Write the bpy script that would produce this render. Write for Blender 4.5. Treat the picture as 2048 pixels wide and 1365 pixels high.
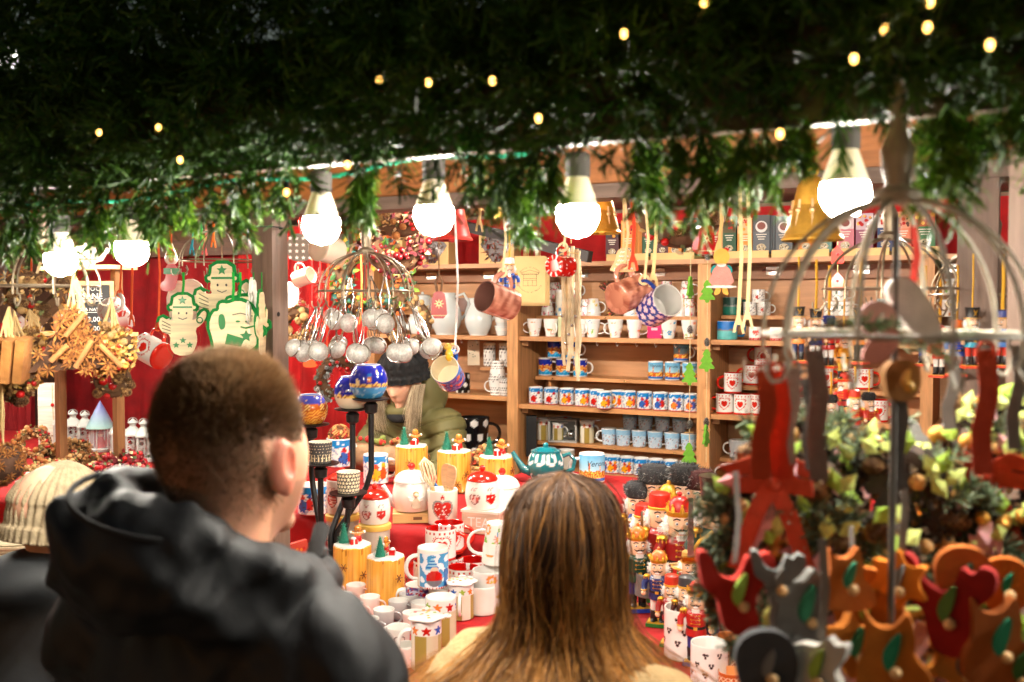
import bpy, math, random
import numpy as np
from mathutils import Vector, Matrix, noise
from mathutils.geometry import tessellate_polygon
sc = bpy.context.scene
for o in list(bpy.data.objects): bpy.data.objects.remove(o)
COL = sc.collection
rnd = random.Random(11)
PI = math.pi; RAD = math.radians
# ---------------- camera, world, exposure ----------------
FPX = 1991.0
cd = bpy.data.cameras.new('camera'); cam = bpy.data.objects.new('camera', cd); COL.objects.link(cam)
CAM = Vector((0, 0, 1.75))
cam.location = CAM; cam.rotation_euler = (RAD(90 - 2.2), 0, RAD(28))
cd.sensor_width = 36; cd.lens = FPX / 2048 * 36; cd.clip_end = 300; cd.clip_start = .05
cd.dof.use_dof = True; cd.dof.focus_distance = 3.5; cd.dof.aperture_fstop = 4.2; cd.dof.aperture_blades = 9
sc.camera = cam
ROT = cam.rotation_euler.to_matrix()
w = bpy.data.worlds.new('World'); sc.world = w; w.use_nodes = True
wn = w.node_tree; sky = wn.nodes.new('ShaderNodeTexSky'); sky.sky_type = 'NISHITA'; sky.sun_disc = False
sky.sun_elevation = RAD(1.0); sky.sun_rotation = RAD(200)
bg = wn.nodes['Background']; bg.inputs[1].default_value = .06
wn.links.new(sky.outputs[0], bg.inputs[0])
vs = sc.view_settings; vs.view_transform = 'Standard'; vs.look = 'None'; vs.gamma = 1; vs.exposure = 1.45
sc.cycles.use_denoising = True; sc.cycles.max_bounces = 4; sc.cycles.diffuse_bounces = 3; sc.cycles.use_adaptive_sampling = True; sc.cycles.adaptive_threshold = .03; sc.cycles.sample_clamp_indirect = 8
sc.cycles.transparent_max_bounces = 8
try: sc.cycles.denoiser = 'OPENIMAGEDENOISE'
except Exception: pass
BULB = 165.0          # radiance of the opal bulb globes
# ---------------- places ----------------
def ray(px, py): return ROT @ Vector(((px - 1024) / FPX, (682.5 - py) / FPX, -1))
def at(px, py, Y): r = ray(px, py); return CAM + r * (Y / r.y)
def atd(px, py, d): return CAM + ray(px, py) * d
def atz(px, py, z): r = ray(px, py); return CAM + r * ((z - CAM.z) / r.z)
FW = ROT @ Vector((0, 0, -1))
def dep(p): return (Vector(p) - CAM).dot(FW)
def on(px, Y, z): p = at(px, 606, Y); return Vector((p.x, Y, z))
def sz(wpx, p): return wpx * dep(p) / FPX
def facing(p): return math.atan2(CAM.x - p[0], -(CAM.y - p[1]))   # z-turn that makes a thing's front (-Y) look at the camera
def S(r, g, b):
    f = lambda c: (c / 255 / 12.92) if c / 255 <= .04045 else ((c / 255 + .055) / 1.055) ** 2.4
    return (f(r), f(g), f(b))
WHITE = S(236, 232, 226); RED = S(190, 22, 14); DRED = S(140, 8, 10); CREAM = S(232, 214, 170); BLACK = S(28, 26, 26)
GREEN = S(20, 120, 50); GOLD = S(214, 160, 50); KRAFT = S(205, 165, 112); WOODC = S(186, 128, 78); GREYB = S(112, 88, 72)
BLUE = S(24, 60, 160); LIME = S(165, 200, 80); PINK = S(232, 170, 170); ORANGE = S(226, 120, 30); SKIN = S(226, 172, 142)
GREY = S(130, 128, 124); TEAL = S(22, 106, 112); YEL = S(240, 180, 50)
# ---------------- materials: colour attribute "Col" x procedural variation ----------------
MATS = {}
def mk(name, rough=.5, metal=0, var=.12, vs=25, bump=0, bs=150, coat=0, sheen=0, sss=0, trans=0, stretch=None, emit=0, rvar=0, alpha=1, ior=None, spec=None):
    m = bpy.data.materials.new(name); m.use_nodes = True; MATS[name] = m
    nt = m.node_tree; L = nt.links.new; b = nt.nodes['Principled BSDF']
    at_ = nt.nodes.new('ShaderNodeAttribute'); at_.attribute_name = 'Col'
    tc = nt.nodes.new('ShaderNodeTexCoord'); vec = tc.outputs['Object']
    if stretch:
        mp = nt.nodes.new('ShaderNodeMapping'); mp.inputs['Scale'].default_value = stretch; L(vec, mp.inputs[0]); vec = mp.outputs[0]
    n = nt.nodes.new('ShaderNodeTexNoise'); n.inputs['Scale'].default_value = vs; n.inputs['Detail'].default_value = 4; L(vec, n.inputs['Vector'])
    oi = nt.nodes.new('ShaderNodeObjectInfo')
    mr = nt.nodes.new('ShaderNodeMapRange'); L(n.outputs[0], mr.inputs[0]); mr.inputs[1].default_value = .25; mr.inputs[2].default_value = .75
    mr.inputs[3].default_value = 1 - var; mr.inputs[4].default_value = 1 + var * .6
    mr2 = nt.nodes.new('ShaderNodeMapRange'); L(oi.outputs['Random'], mr2.inputs[0]); mr2.inputs[3].default_value = .93; mr2.inputs[4].default_value = 1.03
    mu = nt.nodes.new('ShaderNodeMath'); mu.operation = 'MULTIPLY'; L(mr.outputs[0], mu.inputs[0]); L(mr2.outputs[0], mu.inputs[1])
    vm = nt.nodes.new('ShaderNodeVectorMath'); vm.operation = 'SCALE'; L(at_.outputs['Color'], vm.inputs[0]); L(mu.outputs[0], vm.inputs['Scale'])
    L(vm.outputs[0], b.inputs['Base Color'])
    b.inputs['Roughness'].default_value = rough; b.inputs['Metallic'].default_value = metal
    if rvar:
        m3 = nt.nodes.new('ShaderNodeMapRange'); L(n.outputs[0], m3.inputs[0]); m3.inputs[3].default_value = rough - rvar; m3.inputs[4].default_value = rough + rvar
        L(m3.outputs[0], b.inputs['Roughness'])
    if spec is not None: b.inputs['Specular IOR Level'].default_value = spec
    if coat: b.inputs['Coat Weight'].default_value = coat; b.inputs['Coat Roughness'].default_value = .08
    if sheen: b.inputs['Sheen Weight'].default_value = sheen; b.inputs['Sheen Roughness'].default_value = .4; L(vm.outputs[0], b.inputs['Sheen Tint'])
    if sss: b.inputs['Subsurface Weight'].default_value = sss; b.inputs['Subsurface Radius'].default_value = (.01, .004, .002); b.inputs['Subsurface Scale'].default_value = 1
    if trans: b.inputs['Transmission Weight'].default_value = trans
    if ior: b.inputs['IOR'].default_value = ior
    if alpha < 1: b.inputs['Alpha'].default_value = alpha
    if emit: L(at_.outputs['Color'], b.inputs['Emission Color']); b.inputs['Emission Strength'].default_value = emit
    if bump:
        n2 = nt.nodes.new('ShaderNodeTexNoise'); n2.inputs['Scale'].default_value = bs; n2.inputs['Detail'].default_value = 3; L(vec, n2.inputs['Vector'])
        bp = nt.nodes.new('ShaderNodeBump'); bp.inputs['Strength'].default_value = bump; bp.inputs['Distance'].default_value = .004; L(n2.outputs[0], bp.inputs['Height']); L(bp.outputs[0], b.inputs['Normal'])
    return m
mk('ceramic', .16, var=.05, vs=14, coat=.5, rvar=.06)
mk('stoneware', .35, var=.25, vs=40, bump=.15, bs=90)
mk('matte', .8, var=.14, vs=30, bump=.2, bs=120)
mk('paint', .38, var=.1, vs=30, coat=.2)
mk('wood', .55, var=.34, vs=7, bump=.25, bs=30, stretch=(1, 9, 9))
mk('woodv', .55, var=.34, vs=7, bump=.25, bs=30, stretch=(9, 9, 1))
mk('shelfwood', .5, var=.2, vs=5, bump=.12, bs=26, stretch=(.7, 10, 10))
mk('velvet', .85, var=.35, vs=9, bump=.55, bs=34, sheen=.3)
mk('felt', .95, var=.16, vs=60, bump=.5, bs=400, sheen=.25)
mk('knit', .95, var=.3, vs=60, bump=.6, bs=260, sheen=.3)
mk('jacket', .62, var=.22, vs=6, bump=.35, bs=30, spec=.3)
mk('fleece', .98, var=.28, vs=16, bump=.9, bs=120, sheen=.4)
mk('skin', .5, var=.1, vs=30, sss=.25, bump=.1, bs=300)
mk('hair', .55, var=.25, vs=10, spec=.3)
mk('needle', .6, var=.3, vs=5, spec=.25)
mk('wire', .42, metal=.7, var=.3, vs=30)
mk('steel', .25, metal=1, var=.1, vs=60)
mk('gold', .36, metal=.7, var=.2, vs=60, bump=.2, bs=200)
mk('iron2', .65, metal=.0, var=.25, vs=40)
mk('iron', .45, metal=.4, var=.2, vs=20)
mk('card', .7, var=.1, vs=10, bump=.08, bs=200)
mk('bark', .85, var=.45, vs=22, bump=.9, bs=60)
mk('fur', .9, var=.2, vs=30, sheen=.3)
mk('glass', .05, var=.02, alpha=.25, coat=.3)
mk('mesh_metal', .55, metal=.25, var=.35, vs=220, alpha=.62)
mk('glow', .4, emit=1)
mk('globe', .3, emit=BULB); mk('globe_inside', .3, emit=BULB * 3.3)
mk('fairy', .3, emit=3.5)
mk('paving', .8, var=.4, vs=3, bump=.6, bs=8)
mk('lamplight', .3, emit=6)
mk('candle_glow', .3, emit=.8, coat=.4)
# ---------------- mesh builder ----------------
def rotm(rx=0, ry=0, rz=0): return (Matrix.Rotation(rz, 4, 'Z') @ Matrix.Rotation(ry, 4, 'Y') @ Matrix.Rotation(rx, 4, 'X'))
def T(x, y=None, z=None): return Matrix.Translation(Vector((x, y, z)) if y is not None else Vector(x))
class MB:
    def __init__(s, m=None): s.v = []; s.f = []; s.c = []; s.m = m or Matrix()
    def add(s, vs, fs, col):
        n = len(s.v); m = s.m
        s.v += [m @ Vector(p) for p in vs]; s.f += [tuple(i + n for i in f) for f in fs]
        s.c += (list(col) if isinstance(col, list) else [col] * len(vs)); return s
    def box(s, c, d, col, m=None, taper=1):
        x, y, z = d[0] / 2, d[1] / 2, d[2] / 2; t = taper
        vs = [Vector(p) for p in ((-x, -y, -z), (x, -y, -z), (x, y, -z), (-x, y, -z), (-x * t, -y * t, z), (x * t, -y * t, z), (x * t, y * t, z), (-x * t, y * t, z))]
        if m is not None: vs = [m @ p for p in vs]
        c = Vector(c); return s.add([p + c for p in vs], [(0, 3, 2, 1), (4, 5, 6, 7), (0, 1, 5, 4), (1, 2, 6, 5), (2, 3, 7, 6), (3, 0, 4, 7)], col)
    def lathe(s, prof, seg, col, paint=None, c=(0, 0, 0), m=None, wob=None, cap0=True, cap1=True):
        vs = []; cs = []; fs = []; c = Vector(c)
        for j, (r, z) in enumerate(prof):
            for i in range(seg):
                a = 2 * PI * i / seg; rr = r * (wob(a, z) if wob else 1)
                p = Vector((rr * math.cos(a), rr * math.sin(a), z))
                if m is not None: p = m @ p
                vs.append(p + c)
                if paint:
                    u = (a + PI / 2) / (2 * PI); u -= math.floor(u + .5); cs.append(paint(u, z, j))
        n = len(prof)
        for j in range(n - 1):
            for i in range(seg):
                k = (i + 1) % seg; fs.append((j * seg + i, j * seg + k, (j + 1) * seg + k, (j + 1) * seg + i))
        if cap0: fs.append(tuple(range(seg - 1, -1, -1)))
        if cap1: fs.append(tuple((n - 1) * seg + i for i in range(seg)))
        return s.add(vs, fs, cs if paint else col)
    def sphere(s, c, r, col, seg=12, rings=8, paint=None, m=None):
        r = (r, r, r) if not hasattr(r, '__len__') else r
        pr = [(max(1e-4, math.sin(PI * j / rings)), -math.cos(PI * j / rings)) for j in range(rings + 1)]
        mm = Matrix.Diagonal((r[0], r[1], r[2])).to_4x4()
        if m is not None: mm = m @ mm
        return s.lathe(pr, seg, col, paint, c, mm, cap0=False, cap1=False)
    def tube(s, pts, r, col, seg=6, closed=False, flat=1.0, cols=None):
        pts = [Vector(p) for p in pts]; n = len(pts); rs = r if hasattr(r, '__len__') else [r] * n
        vs = []; cs = []; ref = None
        for i, p in enumerate(pts):
            t = (pts[(i + 1) % n] - pts[i - 1]) if closed else (pts[min(i + 1, n - 1)] - pts[max(i - 1, 0)])
            t = t.normalized() if t.length > 1e-9 else Vector((0, 0, 1))
            if ref is None: ref = t.orthogonal().normalized()
            a = ref - t * ref.dot(t); a = a.normalized() if a.length > 1e-6 else t.orthogonal().normalized(); ref = a; b = t.cross(a)
            for k in range(seg):
                q = 2 * PI * k / seg; vs.append(p + a * math.cos(q) * rs[i] + b * math.sin(q) * rs[i] * flat); cs.append(cols[i] if cols else col)
        fs = []
        for i in range(n if closed else n - 1):
            j = (i + 1) % n
            for k in range(seg): l = (k + 1) % seg; fs.append((i * seg + k, i * seg + l, j * seg + l, j * seg + k))
        if not closed: fs += [tuple(range(seg - 1, -1, -1)), tuple((n - 1) * seg + k for k in range(seg))]
        return s.add(vs, fs, cs)
    def torus(s, c, R, r, col, m=None, n=28, seg=6, paint=None):
        pts = [Vector((R * math.cos(2 * PI * i / n), R * math.sin(2 * PI * i / n), 0)) for i in range(n)]
        if m is not None: pts = [m @ p for p in pts]
        return s.tube([p + Vector(c) for p in pts], r, col, seg, True)
    def prism(s, out, th, col, m=None, bev=0, ecol=None):
        """outline in x,z; thickness along y; front face at y=-th/2"""
        n = len(out); m = m or Matrix(); tri = tessellate_polygon([[Vector((x, z, 0)) for x, z in out]])
        area = sum(out[i][0] * out[(i + 1) % n][1] - out[(i + 1) % n][0] * out[i][1] for i in range(n))
        if area < 0: out = out[::-1]; tri = tessellate_polygon([[Vector((x, z, 0)) for x, z in out]])
        fr = [m @ Vector((x, -th / 2, z)) for x, z in out]; bk = [m @ Vector((x, th / 2, z)) for x, z in out]
        def orient(t):
            a, b, c = [out[i] for i in t]; return t if (b[0] - a[0]) * (c[1] - a[1]) - (b[1] - a[1]) * (c[0] - a[0]) > 0 else t[::-1]
        tri = [orient(t) for t in tri]
        s.add(fr, [tuple(t) for t in tri], col); s.add(bk, [tuple(t[::-1]) for t in tri], col)
        s.add(fr + bk, [(i, n + i, n + (i + 1) % n, (i + 1) % n)[::-1] for i in range(n)], ecol or col); return s
    def strip(s, pts, wd, col, side=None, th=.0012):
        """a flat ribbon along pts"""
        pts = [Vector(p) for p in pts]; vs = []; n = len(pts)
        for i, p in enumerate(pts):
            t = (pts[min(i + 1, n - 1)] - pts[max(i - 1, 0)]).normalized(); sd = Vector(side) if side else t.cross(Vector((0, 1, 0)))
            if sd.length < 1e-5: sd = Vector((1, 0, 0))
            sd = (sd - t * sd.dot(t)).normalized(); nn = t.cross(sd)
            for a, b in ((-1, -1), (1, -1), (1, 1), (-1, 1)): vs.append(p + sd * a * wd / 2 + nn * b * th / 2)
        fs = []
        for i in range(n - 1):
            for k in range(4): l = (k + 1) % 4; fs.append((i * 4 + k, i * 4 + l, i * 4 + 4 + l, i * 4 + 4 + k))
        fs += [(3, 2, 1, 0), tuple(n * 4 - 4 + k for k in range(4))]
        return s.add(vs, fs, col)
    def mesh(s, name, mat, sharp=40):
        me = bpy.data.meshes.new(name); me.from_pydata([tuple(v) for v in s.v], [], s.f)
        a = me.attributes.new('Col', 'FLOAT_COLOR', 'POINT')
        a.data.foreach_set('color', np.array([(c[0], c[1], c[2], 1) for c in s.c], dtype=np.float32).ravel())
        me.shade_smooth(); me.set_sharp_from_angle(angle=RAD(sharp)); me.materials.append(MATS[mat]); return me
    def build(s, name, mat, parent=None, sharp=40):
        o = bpy.data.objects.new(name, s.mesh(name, mat, sharp)); COL.objects.link(o)
        if parent is not None: o.parent = parent
        return o
def np_obj(name, v, f, c, mat, parent=None, smooth=True):
    me = bpy.data.meshes.new(name); v = np.asarray(v, dtype=np.float32); f = np.asarray(f, dtype=np.int32)
    k = f.shape[1]; me.vertices.add(len(v)); me.vertices.foreach_set('co', v.ravel())
    me.loops.add(f.size); me.loops.foreach_set('vertex_index', f.ravel())
    me.polygons.add(len(f)); me.polygons.foreach_set('loop_start', np.arange(0, f.size, k, dtype=np.int32))
    try: me.polygons.foreach_set('loop_total', np.full(len(f), k, dtype=np.int32))
    except Exception: pass
    me.update(calc_edges=True)
    a = me.attributes.new('Col', 'FLOAT_COLOR', 'POINT'); c = np.asarray(c, dtype=np.float32)
    if c.ndim == 1: c = np.tile(c, (len(v), 1))
    a.data.foreach_set('color', np.c_[c, np.ones(len(c))].astype(np.float32).ravel())
    if smooth: me.shade_smooth()
    me.materials.append(MATS[mat]); o = bpy.data.objects.new(name, me); COL.objects.link(o)
    if parent is not None: o.parent = parent
    return o
# ---------------- things ----------------
SEEN = {}
def tag(o, label, cat, group=None, kind=None):
    if label: o['label'] = label
    if cat: o['category'] = cat
    if group: o['group'] = group
    if kind: o['kind'] = kind
    return o
def thing(name, label, cat, loc=(0, 0, 0), rz=0, group=None):
    o = bpy.data.objects.new(name, None); COL.objects.link(o); o.empty_display_size = .05
    o.location = loc; o.rotation_euler = (0, 0, rz); return tag(o, label, cat, group)
KIDS = {}
def dup(root, loc, rz=0, label=None, group=None, s=None, rot=None):
    r = root.copy(); COL.objects.link(r); r.location = loc; r.rotation_euler = rot or (0, 0, rz)
    if s: r.scale = (s, s, s)
    tag(r, label, None, group)
    ch = KIDS.get(root.name)
    if ch is None: ch = KIDS[root.name] = [c for c in bpy.data.objects if c.parent == root]
    for c_ in ch:
        c = c_.copy(); COL.objects.link(c); c.parent = r
        g_ = KIDS.get('>' + c_.name)
        if g_ is None: g_ = KIDS['>' + c_.name] = [x for x in bpy.data.objects if x.parent == c_]
        for g in g_: d = g.copy(); COL.objects.link(d); d.parent = c
    return r
def struct(o): o['kind'] = 'structure'; return o
ORD = ['first', 'second', 'third', 'fourth', 'fifth', 'sixth', 'seventh', 'eighth', 'ninth', 'tenth', 'eleventh', 'twelfth', 'thirteenth', 'fourteenth']
def heart_in(x, y, s): X = x / s * 1.2; Y = y / s * 1.2 + .1; return (X * X + Y * Y - 1) ** 3 - X * X * Y ** 3 < 0
def star_out(n, R, r, a0=PI / 2): return [((R if i % 2 == 0 else r) * math.cos(a0 + PI * i / n), (R if i % 2 == 0 else r) * math.sin(a0 + PI * i / n)) for i in range(2 * n)]
def star_in(x, y, s, n=5):
    a = math.atan2(x, y); k = PI / n; a = abs((a + k) % (2 * k) - k); return math.hypot(x, y) < s * (1 - .58 * a / k)
def heart_out(s, n=24):
    return [(s * 16 * math.sin(t) ** 3 / 17, s * (13 * math.cos(t) - 5 * math.cos(2 * t) - 2 * math.cos(3 * t) - math.cos(4 * t)) / 17) for t in [2 * PI * i / n for i in range(n)]]
def smooth_out(pts, k=2):
    for _ in range(k):
        q = []
        for i, a in enumerate(pts):
            b = pts[(i + 1) % len(pts)]; q += [(a[0] * .75 + b[0] * .25, a[1] * .75 + b[1] * .25), (a[0] * .25 + b[0] * .75, a[1] * .25 + b[1] * .75)]
        pts = q
    return pts
def nz(x, y, z=0, s=1): return noise.noise(Vector((x * s, y * s, z)))
def mixc(a, b, t): return tuple(a[i] * (1 - t) + b[i] * t for i in range(3))
TXT = {}
def text_geo(txt, size, shear=0):
    k = (txt, shear)
    if k not in TXT:
        cu = bpy.data.curves.new('t', 'FONT'); cu.body = txt; cu.size = 1; cu.shear = shear; cu.align_x = 'CENTER'; cu.align_y = 'CENTER'; cu.resolution_u = 2
        o = bpy.data.objects.new('t', cu); COL.objects.link(o); dg = bpy.context.evaluated_depsgraph_get()
        me = o.evaluated_get(dg).to_mesh(); TXT[k] = ([v.co.copy() for v in me.vertices], [tuple(p.vertices) for p in me.polygons])
        o.evaluated_get(dg).to_mesh_clear(); bpy.data.objects.remove(o); bpy.data.curves.remove(cu)
    v, f = TXT[k]; return [p * size for p in v], f
def put_text(mb, txt, size, col, m, shear=0, cyl=None):
    """text in x,z facing -y under matrix m; cyl=(radius) bends it round z"""
    v, f = text_geo(txt, size, shear)
    if cyl: v = [Vector((cyl * math.sin(p.x / cyl), -cyl * math.cos(p.x / cyl), p.y)) for p in v]
    else: v = [Vector((p.x, 0, p.y)) for p in v]
    mb.add([m @ p for p in v], f, col)
# ---------------- implicit surfaces (bodies, clothes) ----------------
def surf(fn, lo, hi, n):
    lo = np.array(lo, float); hi = np.array(hi, float); h = (hi - lo).max() / n; d = np.ceil((hi - lo) / h).astype(int) + 1
    ax = [lo[i] + h * np.arange(d[i]) for i in range(3)]; X, Y, Z = np.meshgrid(*ax, indexing='ij'); V = fn(X, Y, Z)
    s = V < 0; cs = np.zeros([k - 1 for k in d], int)
    off = [(i, j, k) for i in (0, 1) for j in (0, 1) for k in (0, 1)]; D = cs.shape
    sl = lambda o: tuple(slice(o[a], o[a] + D[a]) for a in range(3))
    for o in off: cs += s[sl(o)]
    act = (cs > 0) & (cs < 8); idx = -np.ones(D, int); idx[act] = np.arange(act.sum())
    P = np.zeros((act.sum(), 3)); W = np.zeros(act.sum()); I = np.argwhere(act)
    for a in range(8):
        for b in range(a + 1, 8):
            oa, ob = np.array(off[a]), np.array(off[b])
            if abs(oa - ob).sum() != 1: continue
            va = V[tuple((I + oa).T)]; vb = V[tuple((I + ob).T)]; x = (va < 0) != (vb < 0); t = va / np.where(va == vb, 1, va - vb)
            P += np.where(x[:, None], oa + (ob - oa) * t[:, None], 0); W += x
    P = lo + h * (I + P / W[:, None]); F = []
    for a in range(3):
        b, c = (a + 1) % 3, (a + 2) % 3; e = np.zeros(3, int); e[a] = 1
        sa = [slice(1, D[q]) for q in range(3)]; sa[a] = slice(0, D[a]); sb = list(sa); sb[a] = slice(1, D[a] + 1)
        x = np.argwhere(s[tuple(sa)] != s[tuple(sb)]); base = np.ones(3, int); base[a] = 0; x = x + base
        if not len(x): continue
        eb = np.zeros(3, int); eb[b] = 1; ec = np.zeros(3, int); ec[c] = 1
        q = np.stack([idx[tuple((x - eb - ec).T)], idx[tuple((x - ec).T)], idx[tuple(x.T)], idx[tuple((x - eb).T)]], 1)
        fl = ~s[tuple(x.T)]; q[fl] = q[fl][:, ::-1]; F.append(q[(q >= 0).all(1)])
    return P, np.concatenate(F)
def ell(X, Y, Z, c, r, rz=0, rx=0):
    x, y, z = X - c[0], Y - c[1], Z - c[2]
    if rz: ca, sa = math.cos(rz), math.sin(rz); x, y = x * ca + y * sa, -x * sa + y * ca
    if rx: ca, sa = math.cos(rx), math.sin(rx); y, z = y * ca + z * sa, -y * sa + z * ca
    k = np.sqrt((x / r[0]) ** 2 + (y / r[1]) ** 2 + (z / r[2]) ** 2) + 1e-9
    return (k - 1) * min(r)
def cap(X, Y, Z, a, b, ra, rb):
    a = np.array(a, float); b = np.array(b, float); ba = b - a; t = ((X - a[0]) * ba[0] + (Y - a[1]) * ba[1] + (Z - a[2]) * ba[2]) / (ba @ ba); t = np.clip(t, 0, 1)
    return np.sqrt((X - a[0] - ba[0] * t) ** 2 + (Y - a[1] - ba[1] * t) ** 2 + (Z - a[2] - ba[2] * t) ** 2) - (ra + (rb - ra) * t)
def su(k, *ds):
    r = ds[0]
    for d in ds[1:]:
        h = np.clip(.5 + .5 * (r - d) / k, 0, 1); r = r * (1 - h) + d * h - k * h * (1 - h)
    return r
# ================= the setting =================
YS = 4.55            # front of the shelves
g = MB(); g.add([(-40, -30, 0), (40, -30, 0), (40, 50, 0), (-40, 50, 0)], [(0, 1, 2, 3)], S(90, 86, 80)); struct(g.build('ground', 'paving'))
# ---- the stall ----
stall = thing('market_stall', 'brown timber market stall with posts, front beam and flat board roof', 'market stall', (-2.8, 3, 0))
def sp(name, mat, *boxes):
    for c, d, colr in boxes:
        mb = MB(); mb.box((c[0] + 2.8, c[1] - 3, c[2]), d, colr); mb.build(name, mat, stall)
XL = -6.2
BR = S(116, 92, 78)
xp = on(541, 2.25, 0).x; xq = on(1955, 2.25, 0).x
for X, Y, wd in ((xp, 2.25, .075), (xq, 2.25, .075), (-.0, 1.86, .10), (XL + .1, 2.25, .075), (XL + .1, 4.9, .075), (.12, 4.9, .075)): sp('post', 'woodv', ((X, Y, 1.0), (wd, wd * .9, 2.0), BR))
sp('post', 'woodv', ((xp - .048, 2.262, 1.0), (.02, .05, 1.998), mixc(BR, BLACK, .15)))
sp('beam', 'wood', (((XL + .15) / 2, 2.25, 2.0 + .017), (.15 - XL, .085, .034), BR))
for k in range(3):
    x0 = XL + (.15 - XL) / 3 * k; sp('beam_plank', 'wood', ((x0 + (.15 - XL) / 6, 2.262, 2.0935), ((.15 - XL) / 3 - .003, .03, .115), S(170, 104, 50)))
for k in range(28):
    y = 1.2 + k * .135; sp('ceiling_board', 'wood', (((XL + .3) / 2, y + .066, 2.135 + .03 * (y - 1.2) + .011), (.3 - XL, .13, .02), mixc(S(140, 118, 96), S(120, 100, 84), rnd.random())))
sp('fascia', 'wood', (((XL + .3) / 2, 1.165, 2.045), (.3 - XL, .022, .19), S(112, 94, 76)))
sp('back_wall', 'wood', (((XL + .2) / 2, 4.95, 1.12), (.2 - XL, .03, 2.24), S(120, 84, 60)))
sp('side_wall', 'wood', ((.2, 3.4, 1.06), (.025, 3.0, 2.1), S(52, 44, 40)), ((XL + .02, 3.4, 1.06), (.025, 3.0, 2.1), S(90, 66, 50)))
sp('cross_rail', 'wood', ((at(430, 495, 4.5).x, 4.6, at(430, 495, 4.6).z), (1.9, .05, .10), S(104, 76, 60)))
mb = MB(T(2.8, -3, 0)); mb.box(at(1020, 475, 4.3), (1.1, .03, .05), S(44, 34, 30), rotm(0, RAD(12), RAD(-20))); mb.build('brace', 'wood', stall)
mb = MB(T(2.8, -3, 0)); a = at(530, 456, 2.2); mb.torus(a, .05, .0022, BLACK, n=16, seg=5); mb.build('cable_tie', 'matte', stall)
mb = MB(T(2.8, -3, 0)); a = at(557, 629, 2.21); mb.sphere(a, (.005, .004, .007), BLACK, 8, 6); mb.build('knot_hole', 'matte', stall)
# ---- shelf unit ----
SX0, SX1, SX2, SX3, SX4 = [on(p, YS, 0).x for p in (742, 1028, 1410, 1856, 1925)]
ZT, Z2, Z3, Z4, Z5, Z6 = 1.955, 1.577, 1.365, 1.228, 1.02, .90
shelf = thing('shelf_unit', 'tall wooden shelf unit at the back of the stall filled with mugs', 'shelf', ((SX0 + SX4) / 2, YS, 0))
SW = S(196, 138, 86)
def shp(name, c, d, colr=SW, mat='shelfwood', m=None):
    mb = MB(T(-shelf.location)); mb.box(c, d, colr, m); return mb.build(name, mat, shelf)
for X in (SX0, SX1 , SX2, SX3, SX4):
    shp('upright', (X, YS + .16, 1.0), (.05, .33, 1.88), SW, 'woodv')
    if X in (SX1, SX2): shp('upright_trim', (X + .002, YS - .012, .98), (.062, .02, 1.90), mixc(SW, S(220, 160, 100), .4), 'woodv')
for X0, X1 in ((SX0, SX1), (SX1, SX2), (SX2, SX3), (SX3, SX4)):
    cx = (X0 + X1) / 2; wd = X1 - X0 - .052
    shp('back_panel', (cx, YS + .325, 1.25), (wd, .012, 1.38), S(188, 136, 92))
    shp('shelf_board', (cx, YS + .15, ZT - .011), (wd + .05, .31, .022), mixc(SW, WHITE, .06))
    shp('hinge_rail', (cx, YS + .27, ZT - .06), (wd, .02, .06), S(150, 100, 66))
    zs = (Z2, 1.262, .95, .7) if X0 == SX0 else (Z2, Z4, Z6, .6)
    for z in zs:
        shp('shelf_board', (cx, YS + .15, z - .011), (wd, .32, .022))
        for sx in (X0 + .045, X1 - .045): shp('bracket', (sx, YS + .05, z - .036), (.035, .03, .026), mixc(SW, GREYB, .3))
    for k in (.28, .72):
        mb = MB(T(-shelf.location)); x = X0 + wd * k; z = ZT - .052
        for dz in (-.011, .011): mb.box((x, YS + .256, z + dz), (.07, .006, .016), S(170, 170, 165))
        mb.tube([(x - .05, YS + .25, z), (x + .05, YS + .25, z)], .004, S(190, 190, 185)); mb.build('hinge', 'steel', shelf)
for X0, X1, zs in ((SX0, SX1, ((1.70, .1), )), (SX1, SX2, ((1.682, .13), (Z3, .19), (Z5, .17))), (SX2, SX3, ((1.69, .16), (1.352, .16), (1.0, .16)))):
    for z, dy in zs:
        x0 = X0 + (.06 if z in (Z3, Z5) else .03); shp('riser', ((x0 + X1 - .03) / 2, YS + .32 - dy / 2, z - .009), (X1 - .03 - x0, dy, .018))
shp('riser', (on(963, YS, 0).x, YS + .2, 1.395), (.13, .2, .016))
shp('riser_side', (on(1072, YS, 0).x, YS + .24, 1.29), (.014, .16, .13)); 
for px in (922, 952, 1193, 1233, 1272, 1310, 1350):
    p = on(px, YS + .05, Z2 - .022); mb = MB(T(-shelf.location)); mb.tube([p, p - Vector((0, 0, .012)), p + Vector((.006, -.004, -.02)), p + Vector((.012, -.004, -.012))], .0028, WHITE); mb.build('cup_hook', 'paint', shelf)
for px, z in ((1105, Z3), (1250, Z3), (1370, Z3), (1350, Z5), (1230, Z5), (1210, 1.682), (1390, 1.955)):
    p = on(px, YS + .12, z - .009); mb = MB(T(-shelf.location)); mb.sphere(p, (.006, .004, .004), S(230, 190, 120), 8, 5); mb.build('screw_head', 'steel', shelf)
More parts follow.
